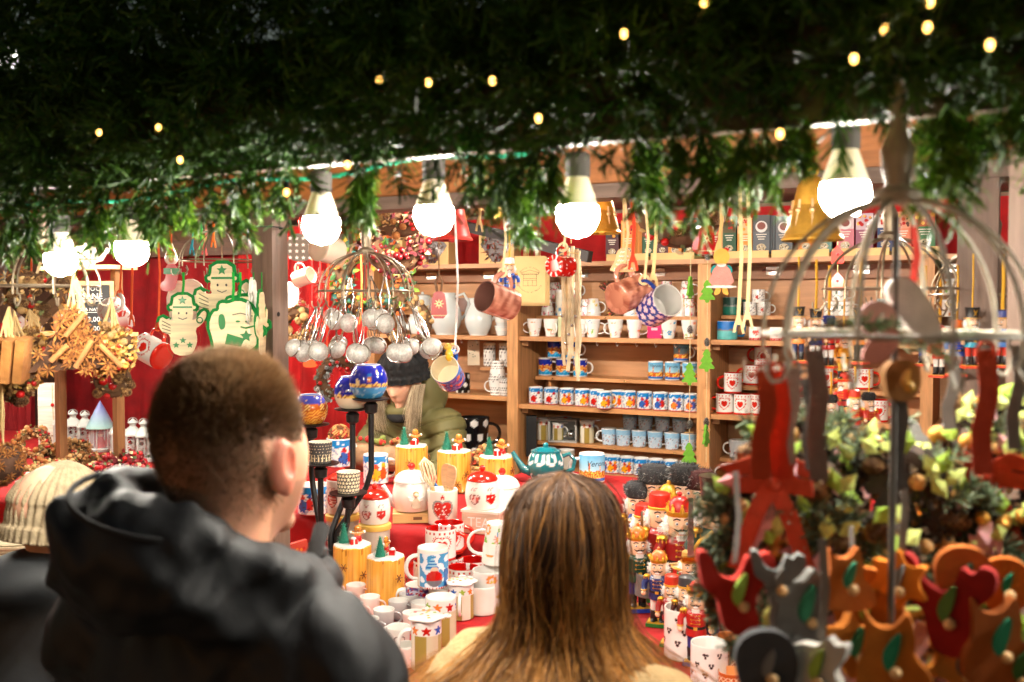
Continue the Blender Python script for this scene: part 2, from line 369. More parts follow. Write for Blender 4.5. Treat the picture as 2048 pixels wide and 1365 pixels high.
# ---- curtains and red cloths ----
def curtain(name, label, x0, x1, Y, z0, z1, amp, waves, colr, group=None):
    nx, nzv = 90, 24; vs = []; fs = []
    for j in range(nzv + 1):
        for i in range(nx + 1):
            u = i / nx; z = z0 + (z1 - z0) * j / nzv
            y = amp * (math.sin(u * waves * 2 * PI + .8 * math.sin(z * 3 + u * 9)) + .5 * math.sin(u * waves * 4.7 + z * 2)) + .012 * nz(u * 30, z * 5)
            vs.append((x0 + (x1 - x0) * u, y, z))
    for j in range(nzv):
        for i in range(nx): a = j * (nx + 1) + i; fs.append((a, a + 1, a + nx + 2, a + nx + 1))
    mb = MB(); mb.add(vs, fs, colr); mb.m = T(0, .006, 0); mb.add(vs, [f[::-1] for f in fs], colr); o = mb.build(name, 'velvet', None, 180); o.location = (0, Y, 0); return tag(o, label, 'curtain', group)
VR = S(158, 4, 8)
curtain('velvet_curtain', 'red velvet curtain hung behind the lanterns and hanging heart mug', XL + .05, -4.36, 4.7, .5, at(430, 500, 4.7).z, .012, 7, S(150, 2, 10))
curtain('velvet_curtain', 'bright red velvet curtain in the corner behind the tea infusers', -4.35, SX0 - .04, 4.62, .5, 2.2, .016, 9, S(184, 6, 8))
curtain('velvet_curtain', 'red velvet backdrop above the top shelf behind the boxes', SX0 - .02, .1, 4.90, ZT + .002, 2.22, .005, 14, S(186, 10, 10))
curtain('velvet_curtain', 'dark red curtain with deep folds at far left edge', XL + .1, at(95, 800, 4.2).x, 4.1, .5, 1.62, .03, 6, S(140, 4, 12))
# ---- counter and cloth ----
ctr = thing('display_counter', 'timber sales counter hidden under the red velvet cloth', 'counter', (-2.8, 2.6, 0))
mb = MB(); mb.box((0, 0, .80), (6.4, 1.3, .05), WOODC); mb.build('counter_top', 'wood', ctr)
for sx in (-3, -1, 1, 2.8):
    for sy in (-.55, .55): mb = MB(); mb.box((sx, sy, .387), (.07, .07, .775), GREYB); mb.build('leg', 'woodv', ctr)
mb = MB(); mb.box((.56, .30, .90), (1.98, .2, .16), VR); mb.build('step_box', 'velvet', ctr)
mb = MB(); mb.box((.56, .63, .94), (1.98, .32, .19), VR); mb.build('step_box', 'velvet', ctr)
mb = MB(); mb.box((2.0, .65, .965), (1.74, .28, .26), VR); mb.build('step_box', 'velvet', ctr)
ZA, ZB, ZC = .85, 1.0, 1.12
def cloth(name, label, x0, x1, prof, n=150):
    P = []
    for (y0, z0), (y1, z1) in zip(prof, prof[1:]):
        L = math.hypot(y1 - y0, z1 - z0); k = max(2, int(L / .03)); P += [(y0 + (y1 - y0) * i / k, z0 + (z1 - z0) * i / k) for i in range(k)]
    P.append(prof[-1]); vs = []; fs = []; m = len(P)
    Q = [P[0]] + [((P[i - 1][0] + 2 * P[i][0] + P[i + 1][0]) / 4, (P[i - 1][1] + 2 * P[i][1] + P[i + 1][1]) / 4) for i in range(1, m - 1)] + [P[-1]]
    for i in range(n + 1):
        x = x0 + (x1 - x0) * i / n
        for k, (y, z) in enumerate(Q):
            vert = (k > 0 and abs(Q[k][0] - Q[k - 1][0]) < .012); d = .016 * nz(x * 9, z * 3, 2) + .008 * math.sin(x * 26 + z * 5) if vert else 0
            vs.append((x, y + d, z + (0 if vert else .0025 * nz(x * 14, y * 14, 5) - .002)))
    for i in range(n):
        for k in range(m - 1): a = i * m + k; fs.append((a, a + m, a + m + 1, a + 1))
    mb = MB(); mb.add(vs, fs, VR); mb.m = T(0, .0, -.006); mb.add(vs, [f[::-1] for f in fs], VR); return tag(mb.build(name, 'velvet', None, 60), label, 'tablecloth')
cloth('velvet_cloth', 'red velvet cloth over the stepped counter under mugs and jars', -3.25, -1.22, [(1.87, .1), (1.87, ZA), (2.74, ZA), (2.75, ZB), (3.02, ZB), (3.03, 1.06), (3.40, 1.06), (3.42, .3)])
cloth('velvet_cloth', 'red velvet cloth under the nutcracker figures on the right', -1.215, .12, [(1.87, .1), (1.87, ZA), (3.10, ZA), (3.12, .80)])
cloth('velvet_cloth', 'red velvet cloth on the raised step behind the nutcrackers', -1.70, .12, [(3.06, .86), (3.06, ZC), (3.41, ZC), (3.415, .3)])
cloth('velvet_cloth', 'dark red velvet cloth under the wreaths and white lanterns', XL + .2, -3.255, [(1.87, .1), (1.87, ZA), (2.55, ZA), (2.56, .97), (3.95, .97), (3.97, .3)])
# ---- festoon of bulbs under the eave ----
def bulb(p, label, group, r=.031, tilt=0, mat='globe'):
    t = thing('light_bulb', label, 'light bulb', p, 0, group); M = rotm(tilt, 0, 0)
    mb = MB(M); mb.lathe([(.0005, -r), (r * .5, -r * .87), (r * .8, -r * .6), (r * .97, -r * .2), (r, 0), (r * .98, r * .25), (r * .93, r * .42)], 20, (1, .93, .81)); mb.build('globe', mat, t)
    mb = MB(M); mb.lathe([(r * .935, r * .43), (r * .9, r * .6), (r * .6, r * 1.45), (r * .5, r * 1.75)], 20, S(226, 216, 190)); mb.build('collar', 'paint', t)
    mb = MB(M); mb.lathe([(r * .54, r * 1.75), (r * .58, r * 1.8), (r * .58, r * 2.8), (r * .4, r * 2.9)], 14, S(70, 66, 62)); mb.build('lamp_holder', 'matte', t)
    return t
for (px, py, lab) in ((122, 522, 'lit white bulb hanging in front of the left wire cage'), (264, 500, 'lit white bulb half hidden by fir tips above the red curtain'), (643, 452, 'lit white bulb just right of the brown stall post'),
                      (868, 432, 'lit white bulb nearest the red metal bell'), (1155, 432, 'lit white bulb with fir needles across it beside the gold bell'), (1690, 388, 'largest lit bulb beside the foreground wire cage')):
    bulb(at(px, py, 1.3), lab, 'bulbs on the festoon under the eave')
for k, x in enumerate((.17, .55)): bulb(Vector((x, 1.3, 1.89)), ('unseen festoon bulb added just past the right end of the picture', 'last unseen festoon bulb added on the right')[k], 'bulbs on the festoon under the eave')  # unseen bulbs added to brighten the right foreground
for k in range(8):
    bulb(Vector((-5.2 + k * .7, 2.85, 2.132)), f'white ceiling bulb behind the front beam, {ORD[k]} from the left', 'ceiling bulbs inside the stall', mat='globe_inside')
cab = MB(); pts = []
for k in range(60):
    px = -200 + k * 42; py = {0: 0}.get(-1, 446 - .118 * px + 8 * math.sin(k * .7)); pts.append(at(px, py - 22, 1.315))
cab.tube(pts, .0038, S(20, 150, 110)); tag(cab.build('festoon_cable', 'paint'), 'green rubber cable running along the eave between the bulbs', 'cable')
# ---- fir garland along the eave ----
gar = thing('fir_garland', 'thick dark green artificial fir garland draped along the stall eave', 'garland', (-1, 1.1, 2.0))
def sprig_arrays(specs, seed, nper=70, nl=.026, wn=.0017, g0=S(22, 56, 18), g1=S(86, 136, 36), fw=.55):
    rg = np.random.default_rng(seed); V = []; C = []
    for (b, d, L, k) in specs:
        d = np.array(d, float); d /= np.linalg.norm(d); n = int(nper * k); t = np.sort(rg.random(n)); a = rg.random(n) * 2 * PI
        o = np.cross(d, [0.3, .5, .8]); o /= np.linalg.norm(o); q = np.cross(d, o); bend = rg.normal(size=3) * .18 * L; bend[2] -= .12 * L
        base = np.array(b) + d * (t * L)[:, None] + bend * (t ** 2)[:, None]
        rad = o * np.cos(a)[:, None] + q * np.sin(a)[:, None]; fwd = fw + .5 * t + .25 * rg.normal(size=n)
        dr = rad + d * fwd[:, None]; dr /= np.linalg.norm(dr, axis=1)[:, None]; ln = nl * (.75 + .5 * rg.random(n)) * (1 - .35 * t)
        sd = np.cross(dr, rg.normal(size=(n, 3))); sd /= np.linalg.norm(sd, axis=1)[:, None]; ww = wn * (.8 + .5 * rg.random(n))
        tip = base + dr * ln[:, None]; v = np.stack([base - sd * ww[:, None] * .6, base + sd * ww[:, None] * .6, tip + sd * ww[:, None] * .7, tip - sd * ww[:, None] * .7], 1); V.append(v.reshape(-1, 3))
        m = rg.random(n)[:, None] * .8; c = np.array(g0) * (1 - m) + np.array(g1) * m; C.append(np.repeat(c, 4, 0))
    V = np.concatenate(V); C = np.concatenate(C); F = np.arange(len(V)).reshape(-1, 4); return V, F, C
specs = []; r_ = random.Random(3)
for k in range(3300):
    X = r_.uniform(-2.35, .45); zb = 1.952 + .042 * X; h = r_.random() ** .8 * .42
    if X < -1.45 and h > .22 and r_.random() < .45: continue
    b = (X + 1, r_.uniform(-.06, .055), zb + .02 + h - 2.0)
    d = (r_.gauss(0, .6), -.55 + r_.gauss(0, .5), r_.gauss(-.15 if h > .05 else -.35, .6))
    specs.append((b, d, r_.uniform(.07, .14), 1))
V, F, C = sprig_arrays(specs, 5, nper=42, nl=.036, fw=.9)
o = np_obj('foliage', V, F, C, 'needle', gar, False); o['kind'] = 'stuff'
mb = MB(); 
for dz in (.04, .16, .28): mb.tube([(x * .1 + 1, .03 * math.sin(x), 1.975 + .0042 * x + dz - 2 + .01 * math.sin(x * 1.7)) for x in range(-24, 5)], .006, S(30, 50, 26), 5)
mb.build('stem', 'matte', gar)
# hanging sprigs under the eave: three shapes, each hung where the photo shows one
SPR = []
for v_ in range(4):
    rr = random.Random(40 + v_); L = .15; sp_ = [((0, 0, 0), (.1 * rr.gauss(0, 1), .05, -1), L, 2.2)]
    for j in range(5):
        t = .05 + .13 * j; s_ = 1 if j % 2 else -1; sp_.append(((0, 0, -t * L), (s_ * rr.uniform(.25, .5), rr.gauss(0, .3), -1), L * rr.uniform(.4, .7), 1.2))
    V, F, C = sprig_arrays(sp_, 60 + v_, nper=62, nl=.05, wn=.0019, g0=S(36, 84, 14), g1=S(124, 160, 36), fw=1.3); o = np_obj('hanging_sprig', V, F, C, 'needle', gar, False); SPR.append(o)
hang = [(30, 440, 1.0), (180, 415, .9), (205, 410, 1.0), (275, 395, 1.15), (350, 385, .7), (372, 380, .95), (470, 375, 1.15), (505, 365, .7), (560, 360, .7), (720, 330, 1.1), (748, 330, .9), (960, 300, .7), (990, 300, 1.0), (1020, 300, 1.35), (1075, 300, 1.2), (1105, 300, .95),
        (1285, 255, .9), (1315, 255, 1.3), (1345, 265, .8), (1405, 250, 1.35), (1440, 255, .9), (1500, 250, .9), (1530, 250, 1.0), (1590, 235, .7), (1610, 235, .7), (1590, 240, .7), (1862, 200, 1.0), (1895, 200, 1.35), (1925, 195, 1.0), (1985, 180, .9), (2030, 175, 1.0), (425, 375, .8), (240, 400, .8), (60, 435, .8)]
for k, (px, py, s) in enumerate(hang):
    p = at(px, py, 1.13 + .03 * (k % 3)); o = SPR[k] if k < 4 else SPR[k % 4].copy()
    if k >= 4: COL.objects.link(o)
    o.parent = gar; o.location = p - gar.location; o.rotation_euler = (r_.gauss(0, .12), r_.gauss(0, .15), r_.uniform(0, 6)); o.scale = (s * (.53 if px > 600 else .45),) * 3
# fairy lights in the garland
fl = thing('fairy_lights', 'string of small warm fairy lights woven through the fir garland', 'string lights', (-1, 1.06, 2.1)); pts = []
FP = [(198, 265), (317, 255), (360, 320), (573, 385), (695, 330), (758, 160), (857, 165), (985, 162), (1077, 237), (1248, 68), (1408, 4), (1560, 268), (1708, 118), (1770, 60), (1855, 55), (1860, 4), (1980, 90)]
for px, py in FP:
    p = at(px, py, 1.005) - fl.location; pts.append(p); mb = MB(T(p)); mb.sphere((0, 0, 0), (.0036, .0036, .0050), (1, .5, .1), 8, 6); mb.build('lamp', 'fairy', fl)
    mb = MB(T(p)); mb.lathe([(.0042, .004), (.0042, .014)], 8, S(20, 40, 24)); mb.build('lamp_socket', 'matte', fl)
cp = []
for a, b in zip(pts, pts[1:]):
    for t in (0, .25, .5, .75): q = a.lerp(b, t); cp.append(q + Vector((0, .03 + .01 * math.sin(t * 9), -.03 * math.sin(t * PI) + .014)))
mb = MB(); mb.tube(cp, .0011, S(18, 40, 24), 4); mb.build('wire', 'matte', fl)
# lamp posts far behind the stall, seen through the thin end of the garland
for k, (px, py, d) in enumerate(((14, 118, 14), (125, 25, 17))):
    p = atd(px, py, d); lp = thing('street_lamp', ('street lamp glowing through the fir garland at the left edge', 'street lamp glowing through fir needles near the top left corner')[k], 'street lamp', (p.x, p.y, 0))
    mb = MB(); mb.lathe([(.1, 0), (.09, .3), (.05, .4), (.04, p.z - .2), (.06, p.z - .16)], 12, S(40, 42, 44)); mb.build('post', 'iron', lp)
    mb = MB(T(0, 0, p.z)); mb.sphere((0, 0, 0), (.16, .16, .18), (1, .95, .82), 16, 10); mb.build('globe', 'lamplight', lp)
# ================= mugs and cups =================
def mug_parts(t, r, h, paint, inner=WHITE, hcol=WHITE, flare=1.0, seg=40, rows=16, M=None, mat='ceramic', hr=None, handle=True, hs=1.0, hang_=0, hpos=(.8, .2), extra=None, prof=None, square=False):
    """body (outer wall painted, lip, inner wall) and handle (towards +x, turned by hang_) under t; flare = bottom radius / top radius"""
    M = M or Matrix(); rb = r * flare; wl = max(.0022, r * .07)
    if prof is None: P = [(rb * .6, 0), (rb * .93, 0), (rb * .985, .02 * h)] + [(rb + (r - rb) * (j / rows), h * (.03 + .95 * j / rows)) for j in range(rows + 1)]
    else: P = prof(r, h, rows)
    no = len(P); P = P + [(r - wl * .35, h), (r - wl, h * .985), (r - wl * 1.1, h * .6), (rb - wl * 1.3, h * .12), (rb * .3, h * .07)]
    def pc(u, z, j): return paint(u * 2 * PI * r / h, z / h, u) if j < no else inner
    mb = MB(M); mb.lathe(P, seg, None, pc); b = mb.build('body', mat, t, 50)
    if handle:
        hr = hr or r * .15; c, s_ = math.cos(hang_), math.sin(hang_); z1, z0 = h * hpos[0], h * hpos[1]; ow = r * .72 * hs
        rr = lambda z: rb + (r - rb) * z / h
        if square: q = [(rr(z1) - .2 * hr, z1), (rr(z1) + ow, z1), (rr(z1) + ow * 1.02, z1 - .12 * h), (rr(z0) + ow * .9, z0 + .1 * h), (rr(z0) + ow * .8, z0), (rr(z0) - .2 * hr, z0)]
        else:
            q = [(rr(z1) - .3 * hr, z1 * .985)]
            for k in range(11):
                a = PI / 2 - PI * k / 10; q.append((rr((z1 + z0) / 2) + ow * math.cos(a) ** .8 if math.cos(a) > 0 else rr((z1 + z0) / 2), (z1 + z0) / 2 + (z1 - z0) / 2 * math.sin(a)))
            q.append((rr(z0) - .3 * hr, z0 * 1.02))
        mb = MB(M); mb.tube([(x * c, x * s_, z) for x, z in q], hr, hcol, 8, flat=.75); mb.build('handle', mat, t)
    if extra: extra(t, M)
    return t
def base_mug(label, cat='mug', group=None, **k):
    t = thing('mug', label, cat, (0, 0, -5), 0, group); return mug_parts(t, **k)
# ---- prints ----
def P_plain(c): return lambda x, y, u: c
HM_R = S(206, 36, 22)
def P_heart(x, y, u):
    if y < .09: return HM_R
    dx, dy = x, y - .5
    if heart_in(dx, dy, .17): return HM_R
    if heart_in(dx, dy, .30) and not heart_in(dx, dy, .268): return HM_R
    if heart_in(dx, dy, .345) and not heart_in(dx, dy, .315) and int((math.atan2(dy, dx)) * 9) % 2: return HM_R
    if .86 < y < .93:
        k = (x / .17) % 1 - .5
        if abs(k) < .2: return HM_R
    return WHITE
def P_city(x, y, u):
    if y < .08 or y > .965: return WHITE
    n = nz(x * 7, y * 9, 3); top = .62 + .12 * nz(x * 5, 1) + .05 * nz(x * 14, 4)
    if y > top: return S(236, 226, 160) if nz(x * 30, y * 30, 7) > .55 else S(20, 40, 150)
    if y < .30 + .06 * math.sin(x * 12): return S(20, 140, 200) if n < .2 else S(90, 190, 230)
    return S(240, 180, 80) if n > .05 else (S(196, 92, 34) if n > -.3 else S(250, 224, 160))
def P_verona(x, y, u):
    if y < .06 or y > .97: return WHITE
    if y < .16: return S(40, 110, 190)
    roof = .42 + .1 * nz(x * 6, 2) + (.28 if abs(x + .12) < .045 else 0) + (.2 if abs(x - .36) < .03 else 0)
    if y < roof:
        n = nz(x * 22, y * 18, 1); return S(250, 200, 90) if n > .1 else (S(206, 104, 40) if n > -.25 else S(130, 60, 30))
    return mixc(S(170, 216, 232), S(96, 176, 220), min(1, max(0, (y - .4) / .55)))
def P_ski(v):
    cols = [(S(240, 166, 30), S(226, 76, 30)), (S(200, 30, 24), S(240, 236, 230)), (S(40, 90, 170), S(200, 40, 34)), (S(232, 120, 40), S(70, 90, 170))][v]
    def f(x, y, u):
        if y > .965: return WHITE
        if y < .05: return RED
        for cx, cy, s, c in ((-.1, .33, .17, cols[0]), (.18, .40, .16, cols[1]), (-.08, .58, .10, cols[1]), (.2, .64, .09, cols[0])):
            q = math.hypot(x - cx, (y - cy) * .8)
            if q < s * (1 + .3 * nz(x * 12, y * 12, cx)): return c if nz(x * 20, y * 20, 8) > -.3 else S(60, 40, 50)
        sky = .62 + .13 * nz(x * 4, 5 + v)
        if y > sky + .1: return S(30, 130, 200) if nz(x * 8, y * 8, 9) < .25 else S(200, 228, 240)
        return WHITE if nz(x * 9, y * 9, 2) > -.12 else S(150, 170, 196)
    return f
def P_snow(x, y, u):
    if y > .95: return WHITE
    n = nz(x * 9, y * 16, 3); sky = S(90, 180, 226)
    if y > .68: return mixc(sky, WHITE, .25 + .5 * max(0, n))
    if nz(x * 16, y * 22, 11) > .42: return S(196, 96, 70)
    if nz(x * 14, y * 24, 15) > .35: return S(90, 96, 110)
    return mixc(S(214, 222, 230), sky, .45 * max(0, min(1, .5 + n * 1.6)))
PAST = [S(70, 160, 206), S(130, 190, 80), S(240, 150, 70), S(232, 150, 140), S(226, 200, 80)]
def P_pastel(seed):
    rr = random.Random(seed); L = [(rr.uniform(-1.4, 1.4), rr.uniform(.12, .85), rr.uniform(.10, .17), rr.choice(PAST), rr.randrange(3)) for _ in range(15)]
    def f(x, y, u):
        for cx, cy, s, c, kd in L:
            dx, dy = x - cx, y - cy
            if abs(dx) > s or abs(dy) > s: continue
            if kd == 0:
                if heart_in(dx, dy, s * .8): return c
            else:
                q = math.hypot(dx, dy); a = math.atan2(dy, dx)
                if kd == 1 and q < s * (.55 + .45 * abs(math.cos(a * 4))): return c if q > s * .25 else YEL
                if kd == 2 and s * .45 < q < s * (.85 + .15 * math.cos(a * 9)): return c
        return WHITE
    return f
def P_rose(x, y, u):
    n = nz(x * 5, y * 5, 6)
    if n > .18: return S(206, 50, 66) if nz(x * 15, y * 15, 2) > 0 else S(236, 150, 160)
    if n > .08: return S(110, 140, 90)
    return WHITE
def P_polka(x, y, u):
    k = .155; j = round(y / k); X = x / k + (.5 if j % 2 else 0); return BLACK if math.hypot(X - round(X), y / k - j) < .27 else WHITE
def P_polkabig(x, y, u):
    k = .42; j = round(y / k); X = x / k + (.5 if j % 2 else 0); return WHITE if math.hypot(X - round(X), y / k - j) < .27 else S(20, 20, 22)
def P_stripe(x, y, u):
    if y > .93: return WHITE
    if y > .74:
        k = round(x / .27); c = [RED, S(30, 90, 180), S(150, 180, 60), S(230, 120, 40)][k % 4]
        return c if star_in(x - k * .27, y - .835, .11) else WHITE
    return [S(214, 202, 170), S(176, 160, 90), S(236, 226, 206), S(168, 142, 70)][int(math.floor(x / .27)) % 4]
def P_gnome(x, y, u):
    if y < .08: return S(150, 150, 150)
    k = (x + .3) % .9 - .45; q = (x + .75) % .9 - .45
    if abs(k) < (.62 - y) * .45 and .3 < y < .62: return RED
    if math.hypot(k, y - .25) < .1: return WHITE if y < .28 else SKIN
    if y < .2 + .05 * math.sin(x * 20): return S(226, 228, 232)
    if abs(q) < (.5 - y) * .35 and y > .2: return S(120, 126, 130)
    return S(196, 198, 200) if nz(x * 30, y * 30) < .5 else WHITE
def P_clover(x, y, u):
    for k in range(-4, 5):
        for j in range(4):
            cx = k * .38 + (.19 if j % 2 else 0) + .07 * nz(k * 3.1, j * 2.2); cy = .15 + j * .22; dx, dy = x - cx, y - cy
            if (k * 7 + j * 3) % 5 in (0, 3): continue
            for a in (.5, 2.6, 4.7):
                if math.hypot(dx - .04 * math.cos(a), dy - .04 * math.sin(a)) < .032: return S(40, 38, 36)
    return WHITE
def P_lattice(x, y, u):
    if y > .9: return S(200, 190, 160)
    k = .24; X = x / k; Y = (y - .1) / k; fx, fy = X - math.floor(X) - .5, Y - math.floor(Y) - .5
    if .1 < y < .82 and abs(abs(fx) - abs(fy)) < .1 and abs(fx) < .36: return S(236, 226, 206)
    return S(130, 134, 128)
def P_xred(x, y, u):
    k = .22; X = (x + y) / k; Y = (x - y) / k
    return S(240, 220, 180) if (abs(X - round(X)) < .1 or abs(Y - round(Y)) < .1) and .15 < y < .85 else S(180, 84, 30)
def P_flowerblue(x, y, u):
    k = .26; j = round(y / k); X = x / k + (.5 if j % 2 else 0); a = math.atan2(y / k - j, X - round(X)); q = math.hypot(X - round(X), y / k - j)
    return S(226, 196, 200) if q < .22 + .2 * abs(math.cos(a * 2.5)) else S(36, 50, 130)
def P_grain(c0, c1, k=30):
    return lambda x, y, u: mixc(c0, c1, max(0, min(1, .5 + 1.2 * nz(x * 3 + y * 2, y * k * .2, 2) + .4 * nz(x * k, y * 3))))
def P_teal(top, bot): return lambda x, y, u: (top if y > .55 + .03 * math.sin(x * 9) else (GREY if y > .46 else bot))
def P_heartcup(x, y, u):
    if y < .16: return RED if not (abs((x / .12) % 1 - .5) < .18 and .05 < y < .11) else WHITE
    q = math.hypot(x, y - .55)
    if heart_in(x, y - .55, .26) and nz(x * 40, y * 40) > -.1: return S(226, 90, 80)
    return WHITE
def P_scribble(x, y, u):
    if heart_in(x + .2, y - .4, .13): return RED
    return S(60, 60, 66) if abs(nz(x * 7, y * 7, 4)) < .035 and y > .2 else WHITE
def P_hgift(x, y, u):      # white crockery with two hanging hearts and bows
    for cx, pat in ((-.36, 1), (.28, 2)):
        dx, dy = x - cx, y - .38
        if heart_in(dx, dy, .22):
            if not heart_in(dx, dy, .18): return S(130, 60, 60) if pat == 1 else RED
            return (S(240, 210, 200) if (int((dx + dy) * 26) + int((dx - dy) * 26 + 50)) % 2 else S(206, 90, 80)) if pat == 1 else (WHITE if nz(dx * 30, dy * 30, 3) > .35 else RED)
        if abs(dx) < .015 and .55 < y < .66: return GREY
        b = abs(math.hypot(abs(dx) - .07, y - .74) - .055)
        if b < .013: return S(200, 150, 150) if pat == 1 else GREY
    return S(238, 230, 220)
def P_bigheart(x, y, u):
    dx, dy = x, y - .42
    if heart_in(dx, dy, .34):
        if not heart_in(dx, dy, .29): return S(150, 150, 150)
        return WHITE if nz(dx * 18, dy * 18, 3) > .3 else RED
    if star_in(dx, y - .82, .07): return RED
    return S(238, 228, 216)
def P_outheart(x, y, u):
    dx, dy = x, y - .5
    if heart_in(dx, dy, .25) and not heart_in(dx, dy, .215): return S(90, 60, 56)
    return mixc(S(238, 196, 186), WHITE, min(1, y * 1.1))
def P_owl(x, y, u):
    if y > .72 + .1 * nz(x * 5, 3): return S(236, 200, 120) if nz(x * 16, y * 16, 2) > .42 else S(60, 70, 170)
    for cx in (-.42, -.12, .42, .7):
        d = math.hypot(x - cx, y - .6)
        if d < .13: return S(250, 220, 130) if int(d * 30) % 2 == 0 else S(180, 80, 20)
    if y < .5 and int((y + .05 * math.cos(x * 18)) * 18) % 2 == 0: return S(250, 190, 80)
    return S(206, 96, 20)
def P_globe(x, y, u):
    if y > .97: return S(60, 80, 180)
    if math.hypot(x - .3, y - .82) < .06: return S(250, 224, 150)
    if abs(x - .03) < (.84 - y) * .35 and .66 < y < .84: return S(40, 110, 190)
    if abs(x - .03) < .06 and .5 < y < .66: return S(190, 110, 50)
    if abs(x + .34) < (.7 - y) * .3 and .4 < y < .7: return S(250, 230, 170)
    if .34 < y < .46 + .09 * nz(x * 6, 2): return S(250, 210, 110) if nz(x * 18, y * 18, 3) > -.1 else S(150, 96, 60)
    if y < .34: return S(60, 150, 206) if nz(x * 6, y * 10) > -.2 else S(150, 200, 226)
    return WHITE if nz(x * 26, y * 26, 8) > .5 else S(20, 36, 150)
def P_dots(bg, fg, k=.16, r=.2):
    def f(x, y, u):
        j = round(y / k); X = x / k + .37 * j + .4 * nz(j * 3.3, round(x / k) * 1.7); return fg if math.hypot(X - round(X), y / k - j) < r else bg
    return f
def P_starry(bg, fg, k=.2):
    def f(x, y, u):
        j = round(y / k); X = x / k + .5 * (j % 2); return fg if star_in((X - round(X)) * k, y - j * k, .085) else bg
    return f
def P_nativity(x, y, u):
    if .1 < y < .42:
        k = (x / .2) % 1 - .5
        if abs(k) < .28 * (1 - (y - .1) / .5) * (.7 + .5 * nz(round(x / .2) * 3.3, 1)): return S(250, 226, 180)
    return P_dots(S(74, 70, 68), S(244, 222, 180), .14, .16)(x, y, u)
# ---- prototypes ----
MR, MH = .040, .092
def row(proto, spots, zt, Y, labf, group, base=None, s=1.0, flip=(), jit=.08):
    for k, px in enumerate(spots):
        p = on(px, Y, zt); f = k in flip
        if f: p.z += MH * s
        r = facing(p) * .85 + (base[k % len(base)] if base else 0) + rnd.uniform(-jit, jit)
        dup(proto, p, r, labf(k), group, s, rot=(PI, 0, -r) if f else None)
def drop(root):
    KIDS.pop(root.name, None)
    for c in [x for x in bpy.data.objects if x.parent == root]:
        KIDS.pop('>' + c.name, None)
        for g in [x for x in bpy.data.objects if x.parent == c]: bpy.data.objects.remove(g)
        bpy.data.objects.remove(c)
    bpy.data.objects.remove(root)
def verona_text(t, M):
    mb = MB(); put_text(mb, 'Verona', .021, S(30, 50, 80), T(0, 0, .07), .35, MR * 1.012); mb.build('lettering', 'matte', t)
# middle bay, upper shelf: blue night-city mugs and light blue lettered mugs
pc = base_mug('x', r=MR * .93, h=MH, paint=P_city)
row(pc, (1091, 1126, 1161), Z3, YS + .20, lambda k: f'dark blue mug with orange old town print, {ORD[k]} from the left in the bottom row', 'blue night town mugs', jit=.1)
row(pc, (1109, 1146), Z3 + MH + .002, YS + .20, lambda k: ('dark blue old town mug, left one stacked on top of three', 'dark blue old town mug, right one stacked on top of three')[k], 'blue night town mugs', jit=.1)
drop(pc)
pv = base_mug('x', r=MR * .95, h=MH, paint=P_verona, extra=verona_text)
row(pv, (1312, 1346, 1381), Z3, YS + .20, lambda k: f'sky blue mug lettered Verona, {ORD[k]} from the left on the raised board', 'sky blue Verona mugs', base=(PI * 0,))
row(pv, (1363,), Z3 + MH + .002, YS + .2, lambda k: 'sky blue mug lettered Verona, single one stacked on top', 'sky blue Verona mugs')
drop(pv)
ps = [base_mug('x', r=MR * .93, h=MH * .95, paint=P_ski(v)) for v in range(4)]
sk = [(1072, 1), (1103, 1), (1134, 0), (1165, 0), (1194, 1), (1236, 0), (1258, 0), (1290, 2), (1322, 2), (1354, 3), (1385, 3)]
for k, (px, v) in enumerate(sk): row(ps[v], (px,), Z4, YS + .055, lambda _: f'ski scene mug in the long row across the middle shelf, {ORD[k]} from the left', 'ski scene mugs on the middle shelf', base=(PI * .15 if k in (3, 6) else -.1,))
row(ps[0], (1209,), Z4, YS + .005 - .02, lambda _: 'ski scene mug standing forward of the long row with its handle out', 'ski scene mugs on the middle shelf', base=(.2,))
for k, (px, v) in enumerate([(1212, 2), (1227, 0), (1255, 0), (1284, 2), (1313, 1), (1343, 1), (1376, 1)]): row(ps[v], (px,), Z6, YS + .06, lambda _: f'ski scene mug in the bottom row above the red cloth, {ORD[k]} from the left', 'ski scene mugs on the bottom shelf')
for p_ in ps: drop(p_)
pw = base_mug('x', r=MR, h=MH * .93, paint=P_snow, flare=.82)
row(pw, (1219, 1248, 1280, 1312, 1346, 1379), Z5, YS + .2, lambda k: f'pale blue snow scene mug, {ORD[k]} from the left in its lower row', 'pale blue snow scene mugs', base=(PI, .1, .2, .1, .2, .1))
row(pw, (1261, 1292, 1326, 1361), Z5 + MH * .94, YS + .21, lambda k: f'pale blue snow scene mug, {ORD[k]} from the left stacked in the upper row', 'pale blue snow scene mugs', base=(.3, .5))
drop(pw)
# star striped lidded mugs and the boxed set
def star_lid(t, M):
    mb = MB(); mb.lathe([(.045, .0), (.047, .003), (.044, .006), (.02, .009), (.001, .010)], 28, None, lambda u, z, j: RED if nz(math.cos(u * 6.28) * 2, math.sin(u * 6.28) * 2, j) > .4 else WHITE, (0, 0, MH * 1.22)); mb.box((.052, 0, MH * 1.22 + .004), (.03, .03, .005), WHITE); mb.build('lid', 'ceramic', t)
pst = base_mug('x', r=.038, h=MH * 1.2, paint=P_stripe, seg=60, rows=30, extra=star_lid)
row(pst, (1088, 1175), Z5, YS + .2, lambda k: ('striped beige mug with star band and lid, beside the black box', 'striped beige mug with star band, right of the boxed set')[k], 'lidded star mugs on the shelf', base=(.5, .5))
p = on(1128, YS + .19, Z5); bx = thing('gift_box', 'silver framed gift box holding a striped mug and infuser', 'gift box', p, facing(p) * .6)
mb = MB(); W_, H_ = .15, .115
